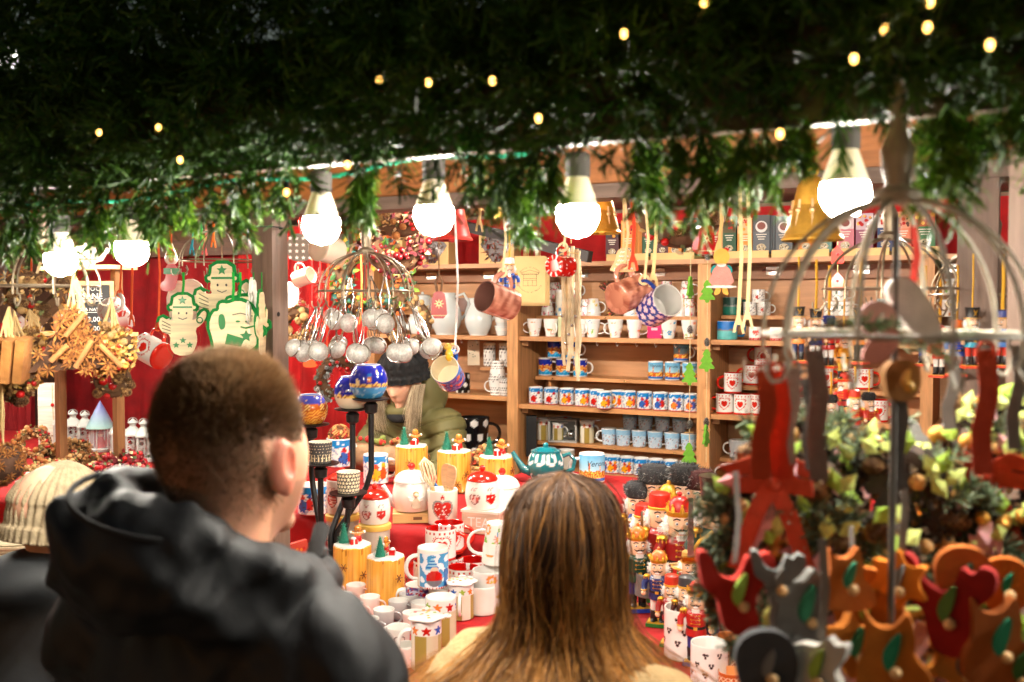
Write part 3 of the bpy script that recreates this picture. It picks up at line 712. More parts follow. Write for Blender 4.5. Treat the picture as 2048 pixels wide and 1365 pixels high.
for c, d in (((0, 0, .004), (W_, .09, .008)), ((0, 0, H_), (W_, .09, .008)), ((-W_ / 2 + .004, 0, H_ / 2), (.008, .09, H_ - .009)), ((W_ / 2 - .004, 0, H_ / 2), (.008, .09, H_ - .009))): mb.box(c, d, S(180, 178, 172))
mb.build('frame', 'card', bx); mb = MB(); mb.box((0, .042, H_ / 2), (W_ - .02, .004, H_ - .012), S(150, 150, 146)); mb.build('back', 'card', bx)
q = dup(pst, p + rotm(0, 0, facing(p) * .6) @ Vector((-.03, -.005, .0085)), facing(p), 'striped star mug packed inside the silver framed box', 'lidded star mugs on the shelf', .78)
mb = MB(T(.04, -.01, .04)); mb.sphere((0, 0, 0), .024, S(170, 170, 168), 14, 10); mb.torus((0, 0, 0), .025, .002, S(190, 190, 190)); mb.build('infuser', 'steel', bx)
mb = MB(T(0, 0, H_ + .005)); mb.lathe([(.01, 0), (.045, .006), (.046, .008), (.012, .004)], 22, WHITE); mb.sphere((.01, 0, .006), (.012, .01, .004), RED, 8, 6); mb.build('saucer', 'ceramic', bx)
# pastel flared mugs on the upper shelf of the middle bay
pp = [base_mug('x', r=.046, h=.105, paint=P_pastel(s_), flare=.66, hr=.0045, hs=1.2) for s_ in (3, 8, 21)]
for k, (px, v, b) in enumerate([(1069, 0, 2.7), (1102, 1, -1), (1160, 1, -1), (1185, 2, .1), (1231, 0, 2.7), (1269, 1, .1), (1338, 1, 2.7), (1379, 0, .1)]):
    row(pp[v], (px,), Z2, YS + .06, lambda _: f'white flared mug with pastel flowers, {ORD[k]} from the left on the shelf edge', 'pastel flower mugs', base=(b,), s=.86)
for k, (px, v, b) in enumerate([(1187, 0, -.4), (1262, 2, 2.8), (1362, 0, -.2)]):
    p = on(px, YS + .24, 1.682); r = facing(p) + b; dup(pp[v], p + Vector((0, 0, .09)), 0, f'pastel flower mug turned upside down on the riser, {ORD[k]} from the left', 'pastel flower mugs', .86, rot=(PI, 0, r))
for p_ in pp: drop(p_)
pr = base_mug('x', r=.043, h=.1, paint=P_rose, flare=.72, hr=.0045)
for k, (px, z, b) in enumerate([(1110, 1.772, .3), (1095, 1.682, 0), (1172, 1.682, .2), (1150, 1.772, .5), (1333, 1.772, 1), (1374, 1.772, 0), (1378, 1.682, .8), (1345, 1.682, .5)]):
    p = on(px, YS + .25, z + .0865); dup(pr, p, 0, f'upside down white rose mug on the upper riser, {ORD[k]} of the stacked ones', 'rose mugs stacked upside down', .86, rot=(PI, 0, facing(p) + b))
drop(pr)
def tin(px, Y, z, wpx, h, paint, label, name='tin', cat='tin', mat='paint', lid=None):
    p = on(px, Y, z); r = sz(wpx / 2, p); t = thing(name, label, cat, p, facing(p))
    mb = MB(); mb.lathe([(r * .96, 0), (r, .004)] + [(r, h * j / 14) for j in range(1, 14)] + [(r, h - .003), (r * .95, h)], 32, None, lambda u, z, j: paint(u * 2 * PI * r / h, z / h, u)); mb.build('body', mat, t)
    mb = MB(T(0, 0, h)); mb.lathe([(r * 1.02, -.008), (r * 1.03, 0), (r * .98, .006), (.001, .0065)], 32, lid or WHITE); mb.build('lid', mat, t); return t
tin(1122, YS + .22, 1.682, 22, .13, lambda x, y, u: S(60, 130, 180) if nz(x * 6, y * 6) > .15 and y < .5 else S(230, 224, 204), 'tall cream tin with blue print behind the pale twig garland')
p = on(1128, YS + .08, Z2); t = thing('carton', 'pale green carton among the pastel flower mugs', 'carton', p, facing(p)); mb = MB(); mb.box((0, 0, .045), (.06, .05, .09), S(196, 204, 160)); mb.build('body', 'card', t); mb = MB(); mb.prism([(-.03, 0), (.03, 0), (.03, .012), (-.03, .012)], .02, S(206, 212, 170), T(0, 0, .09)); mb.build('flap', 'card', t)
p = on(1309, YS + .08, Z2); t = thing('carton', 'bright pink carton between pastel mugs', 'carton', p, facing(p)); mb = MB(); mb.box((0, 0, .04), (.068, .05, .08), S(214, 30, 100)); mb.build('body', 'card', t); mb = MB(); mb.box((0, -.0255, .045), (.03, .001, .012), S(240, 190, 200)); mb.build('print', 'card', t)
p = on(1250, YS + .22, 1.682); t = thing('star_wreath', 'brown star shaped wreath with red berries leaning behind the hanging mugs', 'wreath', p, facing(p) * .7); mb = MB(rotm(RAD(-12)) @ T(0, 0, .12))
pts_ = [Vector((x, 0, z)) for x, z in star_out(5, .14, .062)]
for a, b in zip(pts_, pts_[1:] + pts_[:1]): mb.tube([a, a.lerp(b, .5), b], .012, S(96, 60, 36), 6)
mb.build('frame', 'bark', t); mb = MB(rotm(RAD(-12)) @ T(0, 0, .12)); r_ = random.Random(5)
for k in range(150): a, b = r_.choice(list(zip(pts_, pts_[1:] + pts_[:1]))); q = a.lerp(b, r_.random()) + Vector((r_.gauss(0, .008), -.012 + r_.gauss(0, .004), r_.gauss(0, .008))); mb.sphere(q, .004 + .003 * r_.random(), r_.choice([RED, DRED, GOLD, S(150, 96, 50)]), 6, 4)
o = mb.build('berries', 'paint', t); o['kind'] = 'stuff'
# heart mugs with red handles, right bay
ph = base_mug('x', r=.041, h=.096, paint=P_heart, inner=S(170, 16, 10), hcol=HM_R, hr=.0068, seg=64, rows=34)
ph2 = base_mug('x', r=.041, h=.096, paint=P_heart, inner=S(170, 16, 10), hcol=HM_R, hr=.0068, seg=64, rows=34, hang_=PI)
HS = [(1451, Z4, 0, PI, 'lower left'), (1487, Z4, 0, -.25, 'second in the bottom row'), (1520, Z4, .02, -.5, 'with its red handle turned right'), (1547, Z4, 0, .1, 'behind the orange ribbon'), (1577, Z4, 0, .1, 'just right of the orange ribbon'), (1608, Z4, 0, .2, 'behind the grey ribbons'),
      (1467, Z4 + .098, .0, PI, 'stacked at the left end'), (1577, Z4 + .098, .0, .1, 'stacked above the orange ribbon'), (1505, 1.352, .2, PI, 'on the upper board under the single one'), (1543, 1.352, .2, .2, 'on the upper board behind the wire hook'), (1646, Z4 + .0, .0, .2, 'half hidden by the nutcracker ornaments'), (1672, Z4, .0, PI, 'between hanging nutcracker ornaments'), (1697, 1.352, .2, .1, 'on the upper board under orange ornament feet'), (1730, 1.352, .2, .1, 'on the upper board near the gold decoration'), (1650, 1.352, .2, .3, 'on the upper board with only its base showing'), (1760, Z4, .0, .1, 'at the right end of the heart mug row')]
for k, (px, z, dy, b, lab) in enumerate(HS):
    p = on(px, YS + .06 + dy, z); dup(ph2 if b == PI else ph, p, facing(p) * .8 + (0 if b == PI else b), f'red heart mug, {lab}', 'heart mugs on the right shelf')
p = on(1527, YS + .26, 1.352 + .098 + .096); dup(ph, p, 0, 'white heart mug turned upside down on top of the stack', 'heart mugs on the right shelf', rot=(0, PI, facing(p)))
# gnome mugs below
pg = base_mug('x', r=.043, h=.088, paint=P_gnome, flare=.9)
for k, (px, z, b, dy) in enumerate([(1478, 1.0, PI, .2), (1512, 1.0, .1, .2), (1552, 1.0, .1, .2), (1590, 1.0, .1, .2), (1462, Z6 + .0, PI, .06), (1478, Z6 - .01, PI, -.02), (1500, Z6 + .088, .2, .06), (1552, Z6 + .02, .1, .06)]):
    p = on(px, YS + dy, z); dup(pg, p, facing(p) + (PI * .9 if b == PI else b), f'grey winter mug with red gnome hats, {ORD[k]} of the group low on the right shelf', 'gnome mugs low on the right shelf')
drop(pg)
# upper boards of the right bay
def cup(px, Y, z, wpx, hf, label, rot=0, cat='mug', group=None, **k):
    p = on(px, Y, z); r = sz(wpx / 2, p); t = thing('mug', label, cat, p, facing(p) + rot, group); mug_parts(t, r=r, h=r * hf, **k); return t
cup(1465, YS + .22, 1.69, 38, 1.9, 'dark green over teal wide mug on the right upper board', .1, paint=P_teal(S(30, 70, 60), S(20, 120, 100)), hcol=S(24, 80, 70), mat='stoneware', square=True)
cup(1455, YS + .06, Z2, 40, 1.85, 'blue over turquoise wide mug below the green one', .1, paint=P_teal(S(20, 110, 190), S(90, 180, 180)), hcol=S(20, 90, 130), mat='stoneware', square=True)
for k, (px, z) in enumerate([(1500, 1.69), (1528, 1.69), (1517, 1.69 + .06)]): cup(px, YS + .2, z, 26, 2.05, ('small white scribble cup with red heart, lower left of three', 'small white scribble cup with red heart, lower right of three', 'small white scribble cup with red heart, on top of two')[k], .2, group='scribble cups', paint=P_scribble, hr=.004)
for k, px in enumerate((1511, 1553, 1585)): cup(px, YS + .06, Z2, 25, 2.1, f'small white cup with red spotted base and lace heart, {ORD[k]} from the left', .1, group='red based small cups', paint=P_heartcup, hcol=RED, hr=.004)
for k, (px, z) in enumerate([(1664, 1.69), (1692, 1.69), (1680, 1.758)]): cup(px, YS + .2, z, 32, 1.8, ('white cup with outlined hearts, lower left of three', 'white cup with outlined hearts, lower right of three', 'white cup with outlined hearts stacked on two others')[k], .1, group='outlined heart cups', paint=lambda x, y, u: S(90, 110, 90) if heart_in((x + .3) % .6 - .3, y - .5, .3) and not heart_in((x + .3) % .6 - .3, y - .5, .24) else WHITE, hr=.004)
for k, (px, py) in enumerate([(1800, 1.69), (1830, 1.69), (1790, Z2), (1825, Z2), (1770, 1.69)]): cup(px, YS + .12, py, 32, 2.2, f'green mug with white crosses behind the foreground cage, {ORD[k]} of the group', .3, group='green cross mugs', paint=lambda x, y, u: WHITE if abs(abs((x / .3) % 1 - .5) - abs((y / .3) % 1 - .5)) < .08 else S(70, 110, 100), mat='stoneware')
for k, (px, py) in enumerate([(1888, 1.69), (1905, 1.8), (1885, Z2)]): cup(px, YS + .12, py if py < 1.75 else 1.69 + .09, 34, 2.0, f'floral white cup at the far right end of the shelf, {ORD[k]} of three', .3, group='floral cups at the right end', paint=P_pastel(5))
# left bay: grey white teapots, cups, polka dot crockery
GW = S(216, 222, 220)
def teapot(p, rz, r, h, label, paint, name='teapot', lidc=None, knob=None, spoutc=None, handlec=None, mat='ceramic', tall=1.0, lidp=None):
    t = thing(name, label, 'teapot', p, rz); n = 18
    P = [(r * .62, 0)] + [(r * (.62 + .40 * math.sin(PI * min(1, .06 + .80 * j / n)) ** .9), h * (.02 + .84 * j / n)) for j in range(n + 1)]
    mb = MB(); mb.lathe(P, 44, None, lambda u, z, j: paint(u * 2 * PI * r / h, z / h, u)); mb.build('body', mat, t)
    rt = P[-1][0]; mb = MB(T(0, 0, h * .86)); mb.lathe([(rt * 1.02, 0), (rt * 1.03, .006), (rt * .92, h * .05), (rt * .6, h * .12), (rt * .2, h * .15), (rt * .05, h * .155)], 36, lidc, lidp); l = mb.build('lid', mat, t)
    mb = MB(T(0, 0, h * 1.05)); mb.sphere((0, 0, 0), r * .16, knob or lidc, 12, 8); mb.build('knob', mat, l)
    mb = MB(); mb.tube([(-r * .8, 0, h * .3), (-r * 1.25, 0, h * .36), (-r * 1.55, 0, h * .6), (-r * 1.85, 0, h * .86)], [r * .3, r * .25, r * .17, r * .13], spoutc, 12); mb.build('spout', mat, t)
    mb = MB(); mb.tube([(r * .86, 0, h * .72), (r * 1.3, 0, h * .8), (r * 1.6, 0, h * .62), (r * 1.5, 0, h * .36), (r * .9, 0, h * .22)], r * .12, handlec, 8); mb.build('handle', mat, t); return t
def jug(px, Y, z, wpx, label, rot, group=None):
    p = on(px, Y, z); r = sz(wpx / 2, p); t = thing('jug', label, 'jug', p, facing(p) + rot, group); h = r * 2.7; n = 20
    pr_ = [(r * .66, 0)] + [(r * (.66 + .36 * math.sin(PI * min(1.0, (j / n) * 1.25)) if j / n < .8 else .66 - .12 * math.sin(PI * (j / n - .8) / .4) + .1 * max(0, (j / n - .9) * 10)), h * (.02 + .98 * j / n)) for j in range(n + 1)]
    pr_ += [(pr_[-1][0] - .004, h * .99), (pr_[-1][0] * .8, h * .7), (.001, h * .6)]
    mb = MB(); mb.lathe(pr_, 36, GW, wob=lambda a, z: 1 + (.22 * max(0, math.cos(a - PI)) ** 12 if z > h * .86 else 0)); mb.build('body', 'ceramic', t)
    mb = MB(); mb.tube([(r * .55, 0, h * .9), (r * 1.15, 0, h * .98), (r * 1.5, 0, h * .75), (r * 1.25, 0, h * .48), (r * .95, 0, h * .36)], r * .1, GW, 8); mb.build('handle', 'ceramic', t); return t
jug(892, YS + .06, Z2, 62, 'grey white pitcher behind the red cowbell', 0); jug(957, YS + .05, Z2, 54, 'grey white pitcher right of the white ribbon', .4)
p = on(838, YS + .1, Z2); teapot(p, facing(p), .062, .12, 'grey white teapot behind the tea infusers', lambda x, y, u: GW, lidc=GW, spoutc=GW, handlec=GW)
p = on(845, YS + .26, 1.70); teapot(p, facing(p) + PI, .055, .1, 'grey white teapot on the upper riser with spout to the right', lambda x, y, u: GW, lidc=GW, spoutc=GW, handlec=GW)
MAU = S(190, 160, 152)
for k, (px, pn) in enumerate([(872, P_plain(MAU)), (903, lambda x, y, u: S(60, 64, 66) if int(y * 12) % 2 else S(210, 214, 210)), (928, P_plain(MAU)), (946, P_plain(GW))]): cup(px, YS + .26, 1.70, 24, 2.3, ('mauve cup on the upper riser left of the striped cup', 'striped grey cup on the upper riser', 'mauve cup on the upper riser right of the striped cup', 'grey white cup on the upper riser beside the kraft bag')[k], rnd.uniform(-1, 1), paint=pn, hr=.004)
for k, z in enumerate((Z2, Z2 + .045)): cup(1004, YS + .06, z, 30, 1.35, ('grey white bowl cup under another beside the shelf upright', 'grey white bowl cup stacked beside the shelf upright')[k], 3, paint=P_plain(GW), handle=False, flare=.7)
for k, (px, z, dy) in enumerate([(979, 1.262 + .16, .2), (1010, 1.262 + .155, .2)]): tin(px, YS + dy, 1.405 if k == 0 else 1.405, 24, .12, P_polka, ('tall white polka dot tin on the small riser', 'white polka dot tin beside the shelf upright')[k], lid=S(226, 200, 160))
for k, (px, z, fl_, b) in enumerate([(993, 1.262, 0, 2.7), (1013, 1.262, 0, .2), (995, 1.262 + .185, 1, .2)]):
    p = on(px, YS + .05, z); t = thing('mug', ('white polka dot mug with its handle to the left', 'white polka dot mug against the shelf upright', 'white polka dot mug stacked upside down')[k], 'mug', p, facing(p) + b, 'polka dot mugs'); mug_parts(t, r=.044, h=.092, paint=P_polka, flare=.72, hr=.004, M=rotm(PI) if fl_ else None)
    if k == 2: t.location.z = 1.262 + .184
p = on(947, YS + .22, 1.405); t = thing('carton', 'cream house shaped carton with leaf print beside the polka dot tins', 'carton', p, facing(p)); mb = MB(); mb.prism([(-.033, 0), (.033, 0), (.033, .13), (.014, .158), (-.014, .158), (-.033, .13)], .05, S(226, 208, 180)); mb.build('body', 'card', t)
mb = MB(); r_ = random.Random(2)
for k in range(9): mb.prism([(-.006, 0), (0, -.003), (.006, 0), (0, .003)], .001, S(130, 130, 110), T(r_.uniform(-.024, .024), -.0258, r_.uniform(.02, .12)) @ rotm(0, r_.uniform(0, 3), 0))
mb.build('print', 'card', t)
for k, (px, wd) in enumerate([(925, 30), (897, 26)]): cup(px, YS + .1, 1.40 - .0 if k else 1.262, wd, 2.6, ('black mug with white dots behind the hanging blue mug', 'black mug on the shelf behind the hanging blue mug')[k], PI, paint=P_polkabig if not k else P_plain(BLACK), inner=BLACK, hcol=BLACK)
p = on(948, YS + .12, .95); t = thing('bucket', 'black bucket with large white polka dots on the lowest left shelf', 'bucket', p, facing(p)); mug_parts(t, r=.085, h=.18, paint=P_polkabig, inner=BLACK, hcol=BLACK, seg=64, rows=30, flare=.85, hang_=0)
p = on(1063, YS + .08, Z5 - .07); t = thing('tall_box', 'tall black box at the left end of the star mugs', 'box', p, facing(p)); mb = MB(); mb.box((0, 0, .1), (.055, .06, .2), BLACK); mb.build('body', 'card', t); mb = MB(); mb.box((0, 0, .205), (.057, .062, .01), BLACK); mb.build('lid', 'card', t)
for k, (px, pn, wd) in enumerate([(1096, lambda x, y, u: S(226, 150, 150) if int(x * 14) % 2 else WHITE, 34), (1133, P_plain(S(190, 184, 172)), 34)]): cup(px, YS + .08, Z6, wd, 2.2, ('pink striped mug on the bottom shelf behind the teal teapot', 'plain beige pot on the bottom shelf behind the lettered mug')[k], .2, paint=pn, handle=k == 0)

for p_ in (ph, ph2, pst): drop(p_)
# ================= on the counter =================
ZB2 = 1.06
def spot(px, py, z): return atz(px, py, z)
def rp(px, py, z, wpx): p = spot(px, py, z); return p, sz(wpx / 2, p)
# ---- tree stump tea light houses ----
def stump(p, r, h, label, rz, flakes=True):
    t = thing('stump_lantern', label, 'lantern', p, rz, 'orange tree stump lanterns')
    def wob(a, z): k = max(0, 1 - z / (h * .4)); return 1 + .013 * math.cos(a * 34 + 2.5 * math.sin(a * 5)) + k * k * (.16 + .10 * math.cos(a * 7 + 1) + .06 * math.cos(a * 11))
    mb = MB(); n = 24
    def pt(u, z, j):
        b = mixc(S(226, 150, 50), S(240, 180, 80), max(0, min(1, .5 + nz(u * 60, z * 8, 2)))); 
        if nz(u * 90, z * 25, 5) > .6: b = S(150, 80, 24)
        if math.cos(u * 2 * PI * 18 + 3 * math.sin(u * 40)) > .9 and nz(u * 20, z * 15, 8) > -.1: b = mixc(b, S(190, 110, 36), .5)
        if z < h * .05 + .004 * math.cos(u * 80): b = S(120, 60, 24)
        return b
    mb.lathe([(r * .97, h * j / n) for j in range(n)] + [(r * .97, h * .985), (r * .93, h * .998)], 96, None, pt, wob=wob); mb.build('stump', 'ceramic', t)
    mb = MB(T(0, 0, h)); mb.lathe([(r * .93, -.002), (r * .9, .004), (r * .5, .006), (.001, .006)], 40, S(240, 238, 232), wob=lambda a, z: 1 + .04 * math.cos(a * 6)); mb.build('snow_top', 'ceramic', t)
    mb = MB(T(-r * .42, r * .1, h + .006)); mb.lathe([(r * .27, 0), (r * .05, r * .95)], 12, S(30, 120, 96)); rr = random.Random(int(p.x * 100))
    for k in range(260):
        z = rr.random() ** 1.3; a = rr.uniform(0, 6.3); q = Vector((math.cos(a), math.sin(a), 0)) * r * .30 * (1 - z) ; b = Vector((math.cos(a) * r * .14, math.sin(a) * r * .14, r * .05)); v0 = q + Vector((0, 0, z * r)); sd = Vector((-math.sin(a), math.cos(a), 0)) * r * .02
        mb.add([v0 - sd, v0 + sd, v0 + b], [(0, 1, 2)], S(110, 190, 170) if rr.random() < .3 else S(20, 130, 96))
    mb.build('brush_tree', 'matte', t)
    GB = S(214, 130, 50); mb = MB(T(r * .28, r * .12, h + .006)); k = r * .34
    mb.sphere((0, 0, k * 2.0), (k * .55, k * .35, k * .58), GB, 12, 8); mb.sphere((0, 0, k * 1.05), (k * .5, k * .32, k * .62), GB, 12, 8)
    for sx in (-1, 1): mb.tube([(sx * k * .35, 0, k * 1.3), (sx * k * .95, 0, k * 1.5)], [k * .28, k * .24], GB, 8); mb.sphere((sx * k * 1.0, 0, k * 1.52), k * .25, WHITE, 8, 6); mb.tube([(sx * k * .25, 0, k * .7), (sx * k * .4, -k * .1, k * .12)], [k * .3, k * .28], S(190, 30, 24), 8)
    mb.sphere((0, -k * .05, k * .75), (k * .56, k * .36, k * .42), S(190, 24, 22), 12, 8)
    for sx in (-.2, .2): mb.sphere((sx * k, -k * .33, k * 2.08), k * .07, BLACK, 6, 4)
    mb.tube([(-.2 * k, -k * .34, k * 1.8), (0, -k * .36, k * 1.72), (.2 * k, -k * .34, k * 1.8)], k * .05, BLACK, 4); mb.build('gingerbread_man', 'ceramic', t)
    mb = MB(T(r * .06, -r * .35, h + .006)); mb.box((0, 0, k * .4), (k * 1.1, k * .9, k * .75), S(196, 24, 20), rotm(0, 0, .3)); mb.box((0, 0, k * .4), (k * .2, k * .94, k * .78), WHITE, rotm(0, 0, .3)); mb.sphere((0, 0, k * .85), (k * .45, k * .4, k * .28), WHITE, 10, 6); mb.build('gift', 'ceramic', t)
    if flakes:
        mb = MB()
        for (a, z) in ((-1.0, .45), (-2.0, .62), (-1.5, .22), (-.5, .7)):
            c = Vector((math.cos(a) * r * 1.0, math.sin(a) * r * 1.0, z * h)); tn = Vector((-math.sin(a), math.cos(a), 0)); up = Vector((0, 0, 1)); no = Vector((math.cos(a), math.sin(a), 0)) * .004; s_ = r * .22
            for q in range(3): d = tn * math.cos(q * PI / 3) + up * math.sin(q * PI / 3); mb.tube([c + no - d * s_, c + no + d * s_], .0014, S(120, 60, 24), 4); 
        mb.build('snowflake_print', 'matte', t)
    return t
for k, (px, rot) in enumerate(((822, .3), (908, .1), (993, -.1))):
    p = on(px, 3.16 - .04 * k, ZB2); stump(p, .064, .145, ('orange stump lantern at the back left behind the utensil pot', 'orange stump lantern at the back behind the red lidded jar', 'orange stump lantern at the back beside the teal teapot')[k], facing(p) + rot)
p = spot(705, 1185, ZA); stump(p, .06, .15, 'orange stump lantern at the front nearest the candle stand', facing(p)); p = spot(772, 1208, ZA); stump(p, .058, .143, 'orange stump lantern at the front with its ornaments turned sideways', facing(p) + 1.1)
# ---- black candle stand ----
b0 = spot(655, 1165, ZA); d0 = dep(b0); cs = thing('candle_stand', 'tall black iron candle stand with five round plates', 'candle holder', b0)
mb = MB(); mb.lathe([(.075, 0), (.076, .012), (.06, .02), (.058, .04), (.03, .044)], 36, S(34, 32, 32)); mb.build('base', 'iron', cs)
rt = ROT @ Vector((1, 0, 0)); PLT = []
for k, (px, py, dd, x0) in enumerate(((742, 797, 0, .03), (705, 817, .06, .012), (641, 926, -.05, -.022), (697, 985, -.1, .03), (622, 848, .05, -.02))):
    q = atd(px, py, d0 + dd) - b0; bs = Vector((rt.x, rt.y, 0)) * x0; top = q.z - .012
    if k == 2: pth = [bs + Vector((0, 0, .04)), Vector((q.x, q.y, .12)), Vector((q.x, q.y, top))]
    else:
        hb = .16 if k != 3 else .06; he = min(top - .05, hb + .17); pth = [bs + Vector((0, 0, .04)), bs + Vector((0, 0, hb))] + [bs.lerp(Vector((q.x, q.y, 0)), t_) + Vector((0, 0, hb + (he - hb) * t_)) for t_ in (.15, .5, .85)] + [Vector((q.x, q.y, he + .03)), Vector((q.x, q.y, top))]
    mb = MB(); mb.tube(pth, .0095, S(36, 34, 34), 10); mb.build('arm', 'iron', cs)
    mb = MB(T(q.x, q.y, q.z)); mb.lathe([(.012, -.05), (.02, -.045), (.022, -.02), (.014, -.012), (.058, -.004), (.06, .0), (.05, .0), (.001, -.001)], 30, S(40, 37, 36)); mb.build('plate', 'iron', cs); PLT.append(b0 + q)
mb = MB(); mb.torus((0, .0, .12), .07, .0015, S(50, 48, 46), n=30); mb.build('ring', 'iron', cs)
def globe_holder(p, r, paint, label):
    t = thing('tealight_globe', label, 'candle holder', p, facing(p), 'painted glass globes'); h = r * 1.75; n = 22
    P = [(r * .55, .001)] + [(r * math.sin(.62 + (PI - 1.28) * j / n), h * (.5 - .5 * math.cos(.62 + (PI - 1.28) * j / n) / math.cos(.64))) for j in range(n + 1)]
    P = [(a, max(.001, z)) for a, z in P]; no = len(P); P += [(P[-1][0] - .003, P[-1][1]), (r * .9, h * .5), (.001, .006)]
    mb = MB(); mb.lathe(P, 60, None, lambda u, z, j: paint(u * 2 * PI * r / h, z / h, u) if j < no else S(150, 170, 220)); mb.build('bowl', 'ceramic', t)
    mb = MB(); mb.torus((0, 0, P[no - 1][1]), P[no - 1][0], .0018, S(190, 190, 200), n=36); mb.build('rim', 'ceramic', t); return t
globe_holder(PLT[0] + Vector((-.01, 0, 0)), .062, P_globe, 'dark blue glass globe painted with a snowy village, in front'); globe_holder(PLT[1], .06, lambda x, y, u: P_globe(x + 1.2, y, u) if y > .35 else S(236, 220, 190), 'lighter blue glass globe just behind the front one'); globe_holder(PLT[4] + Vector((0, .0, 0)), .055, P_owl, 'orange glass globe painted with owls beside the man')
def lightcup(p, r, h, paint, label):
    t = thing('tealight_cup', label, 'candle holder', p, facing(p), 'punched tealight cups'); mug_parts(t, r=r, h=h, paint=paint, inner=S(240, 232, 214), handle=False, flare=.9, seg=110, rows=44, mat='matte'); return t
lightcup(PLT[2], .037, .068, P_nativity, 'dark grey cup with painted glow-coloured figures and dots on the stand'); lightcup(PLT[3], .037, .066, P_starry(S(84, 80, 76), S(246, 226, 186), .17), 'dark grey cup with painted glow-coloured stars on the stand')  # glow of the holes put into the colour as pale print
# ---- crockery on the steps ----
def jar(p, r, h, paint, label, lidc, knobc, rz=0, dome=.25, seg=72, angel=False, lidpaint=None, bulge=.14):
    t = thing('lidded_jar', label, 'jar', p, rz); n = 24; hb = h
    P = [(r * .78, 0)] + [(r * (.80 + bulge * 1.5 * math.sin(PI * (.12 + .76 * j / n))), hb * (.015 + .985 * j / n)) for j in range(n + 1)]
    mb = MB(); mb.lathe(P, seg, None, lambda u, z, j: paint(u * 2 * PI * r / hb, z / hb, u)); mb.build('body', 'ceramic', t); rt_ = P[-1][0]
    mb = MB(T(0, 0, hb)); mb.lathe([(rt_ * .96, -.002), (rt_ * 1.06, .002), (rt_ * 1.05, .008)] + [(rt_ * math.cos(a), .008 + r * dome * 2 * math.sin(a)) for a in (.15, .4, .7, 1.0, 1.3, 1.5)], 44, lidc); l = mb.build('lid', 'ceramic', t)
    mb = MB(T(0, 0, hb + .008 + r * dome * 2)); mb.lathe([(r * .12, -.004), (r * .1, .004)], 12, knobc); mb.sphere((0, 0, r * .17), r * .19, knobc, 12, 8); mb.build('knob', 'ceramic', l)
    if angel:
        M = T(r * .12, -r * 1.04, hb * .5); mb = MB(M); mb.prism(smooth_out([(-.02, -.034), (.02, -.034), (.007, .004), (-.007, .004)]), .01, S(206, 184, 160)); mb.sphere((0, 0, .013), .009, S(236, 200, 170), 10, 8)
        mb.sphere((0, .002, .018), (.0095, .008, .007), S(170, 120, 70), 10, 8)
        for s_ in (-1, 1): mb.prism([(s_ * .006, .0), (s_ * .027, .008), (s_ * .024, -.004), (s_ * .008, -.01)], .006, S(240, 236, 228)); mb.tube([(s_ * .006, -.004, -.002), (s_ * .013, -.006, -.012)], .0025, S(226, 190, 160), 6)
        mb.build('angel_figure', 'stoneware', t)
    return t
W2 = S(240, 232, 222)
p = on(822, 2.86, ZB + .035); bs_ = thing('wooden_box', 'small wooden box under the angel jar', 'box', (p.x, p.y, ZB), facing(p)); mb = MB(); mb.box((0, 0, .016), (.13, .12, .032), S(214, 172, 110)); mb.build('body', 'wood', bs_); mb = MB(); mb.box((.02, -.0605, .016), (.03, .002, .01), S(120, 80, 50)); mb.build('label_plate', 'card', bs_)
jar(p, .066, .098, lambda x, y, u: mixc(S(238, 200, 180), W2, min(1, y * 1.6)), 'round white jar with white lid, red knob and angel figure, on wooden box', W2, HM_R, facing(p) + .1, angel=True)
p = on(1004, 2.93, ZB + .03); jar(p, .066, .10, lambda x, y, u: W2, 'round white jar with red knob beside the long haired woman', W2, HM_R, facing(p) - .7, angel=True)
def flute(p, r, h, label, zt=0):
    t = thing('fluted_tin', label, 'tin', p, facing(p)); mb = MB(); mb.lathe([(r * .82, 0), (r * .84, .01), (r * .98, h * .85), (r, h * .9)], 64, S(190, 180, 164), wob=lambda a, z: 1 + .045 * abs(math.cos(a * 7)) * (1 if z < h * .8 else 0)); mb.build('body', 'paint', t)
    mb = MB(T(0, 0, h * .9)); mb.lathe([(r * 1.04, -.006), (r * 1.06, 0), (r * 1.05, .01), (r * .9, .014), (.001, .014)], 40, S(226, 186, 90)); mb.build('lid', 'paint', t); return t
p = on(747, 2.68, ZA); flute(p, .052, .175, 'fluted grey tin with yellow lid under the red lidded sugar jar'); jar(p + Vector((0, 0, .1725)), .052, .082, P_hgift, 'white sugar jar with hanging hearts and red lid on the fluted tin', HM_R, HM_R, facing(p), .2)
p = on(683, 2.7, ZA); flute(p, .056, .19, 'fluted grey tin with yellow lid behind the candle stand'); t = thing('canister', 'white canister with hanging hearts and red lid behind the candle stand', 'canister', p + Vector((0, 0, .1875)), facing(p)); mug_parts(t, r=.054, h=.115, paint=P_hgift, handle=False, seg=80, rows=36)
mb = MB(T(0, 0, .115)); mb.lathe([(.052, 0), (.05, .008), (.03, .02), (.001, .022)], 32, HM_R); l = mb.build('lid', 'ceramic', t); mb = MB(T(0, 0, .142)); mb.sphere((0, 0, 0), .011, HM_R); mb.build('knob', 'ceramic', l)
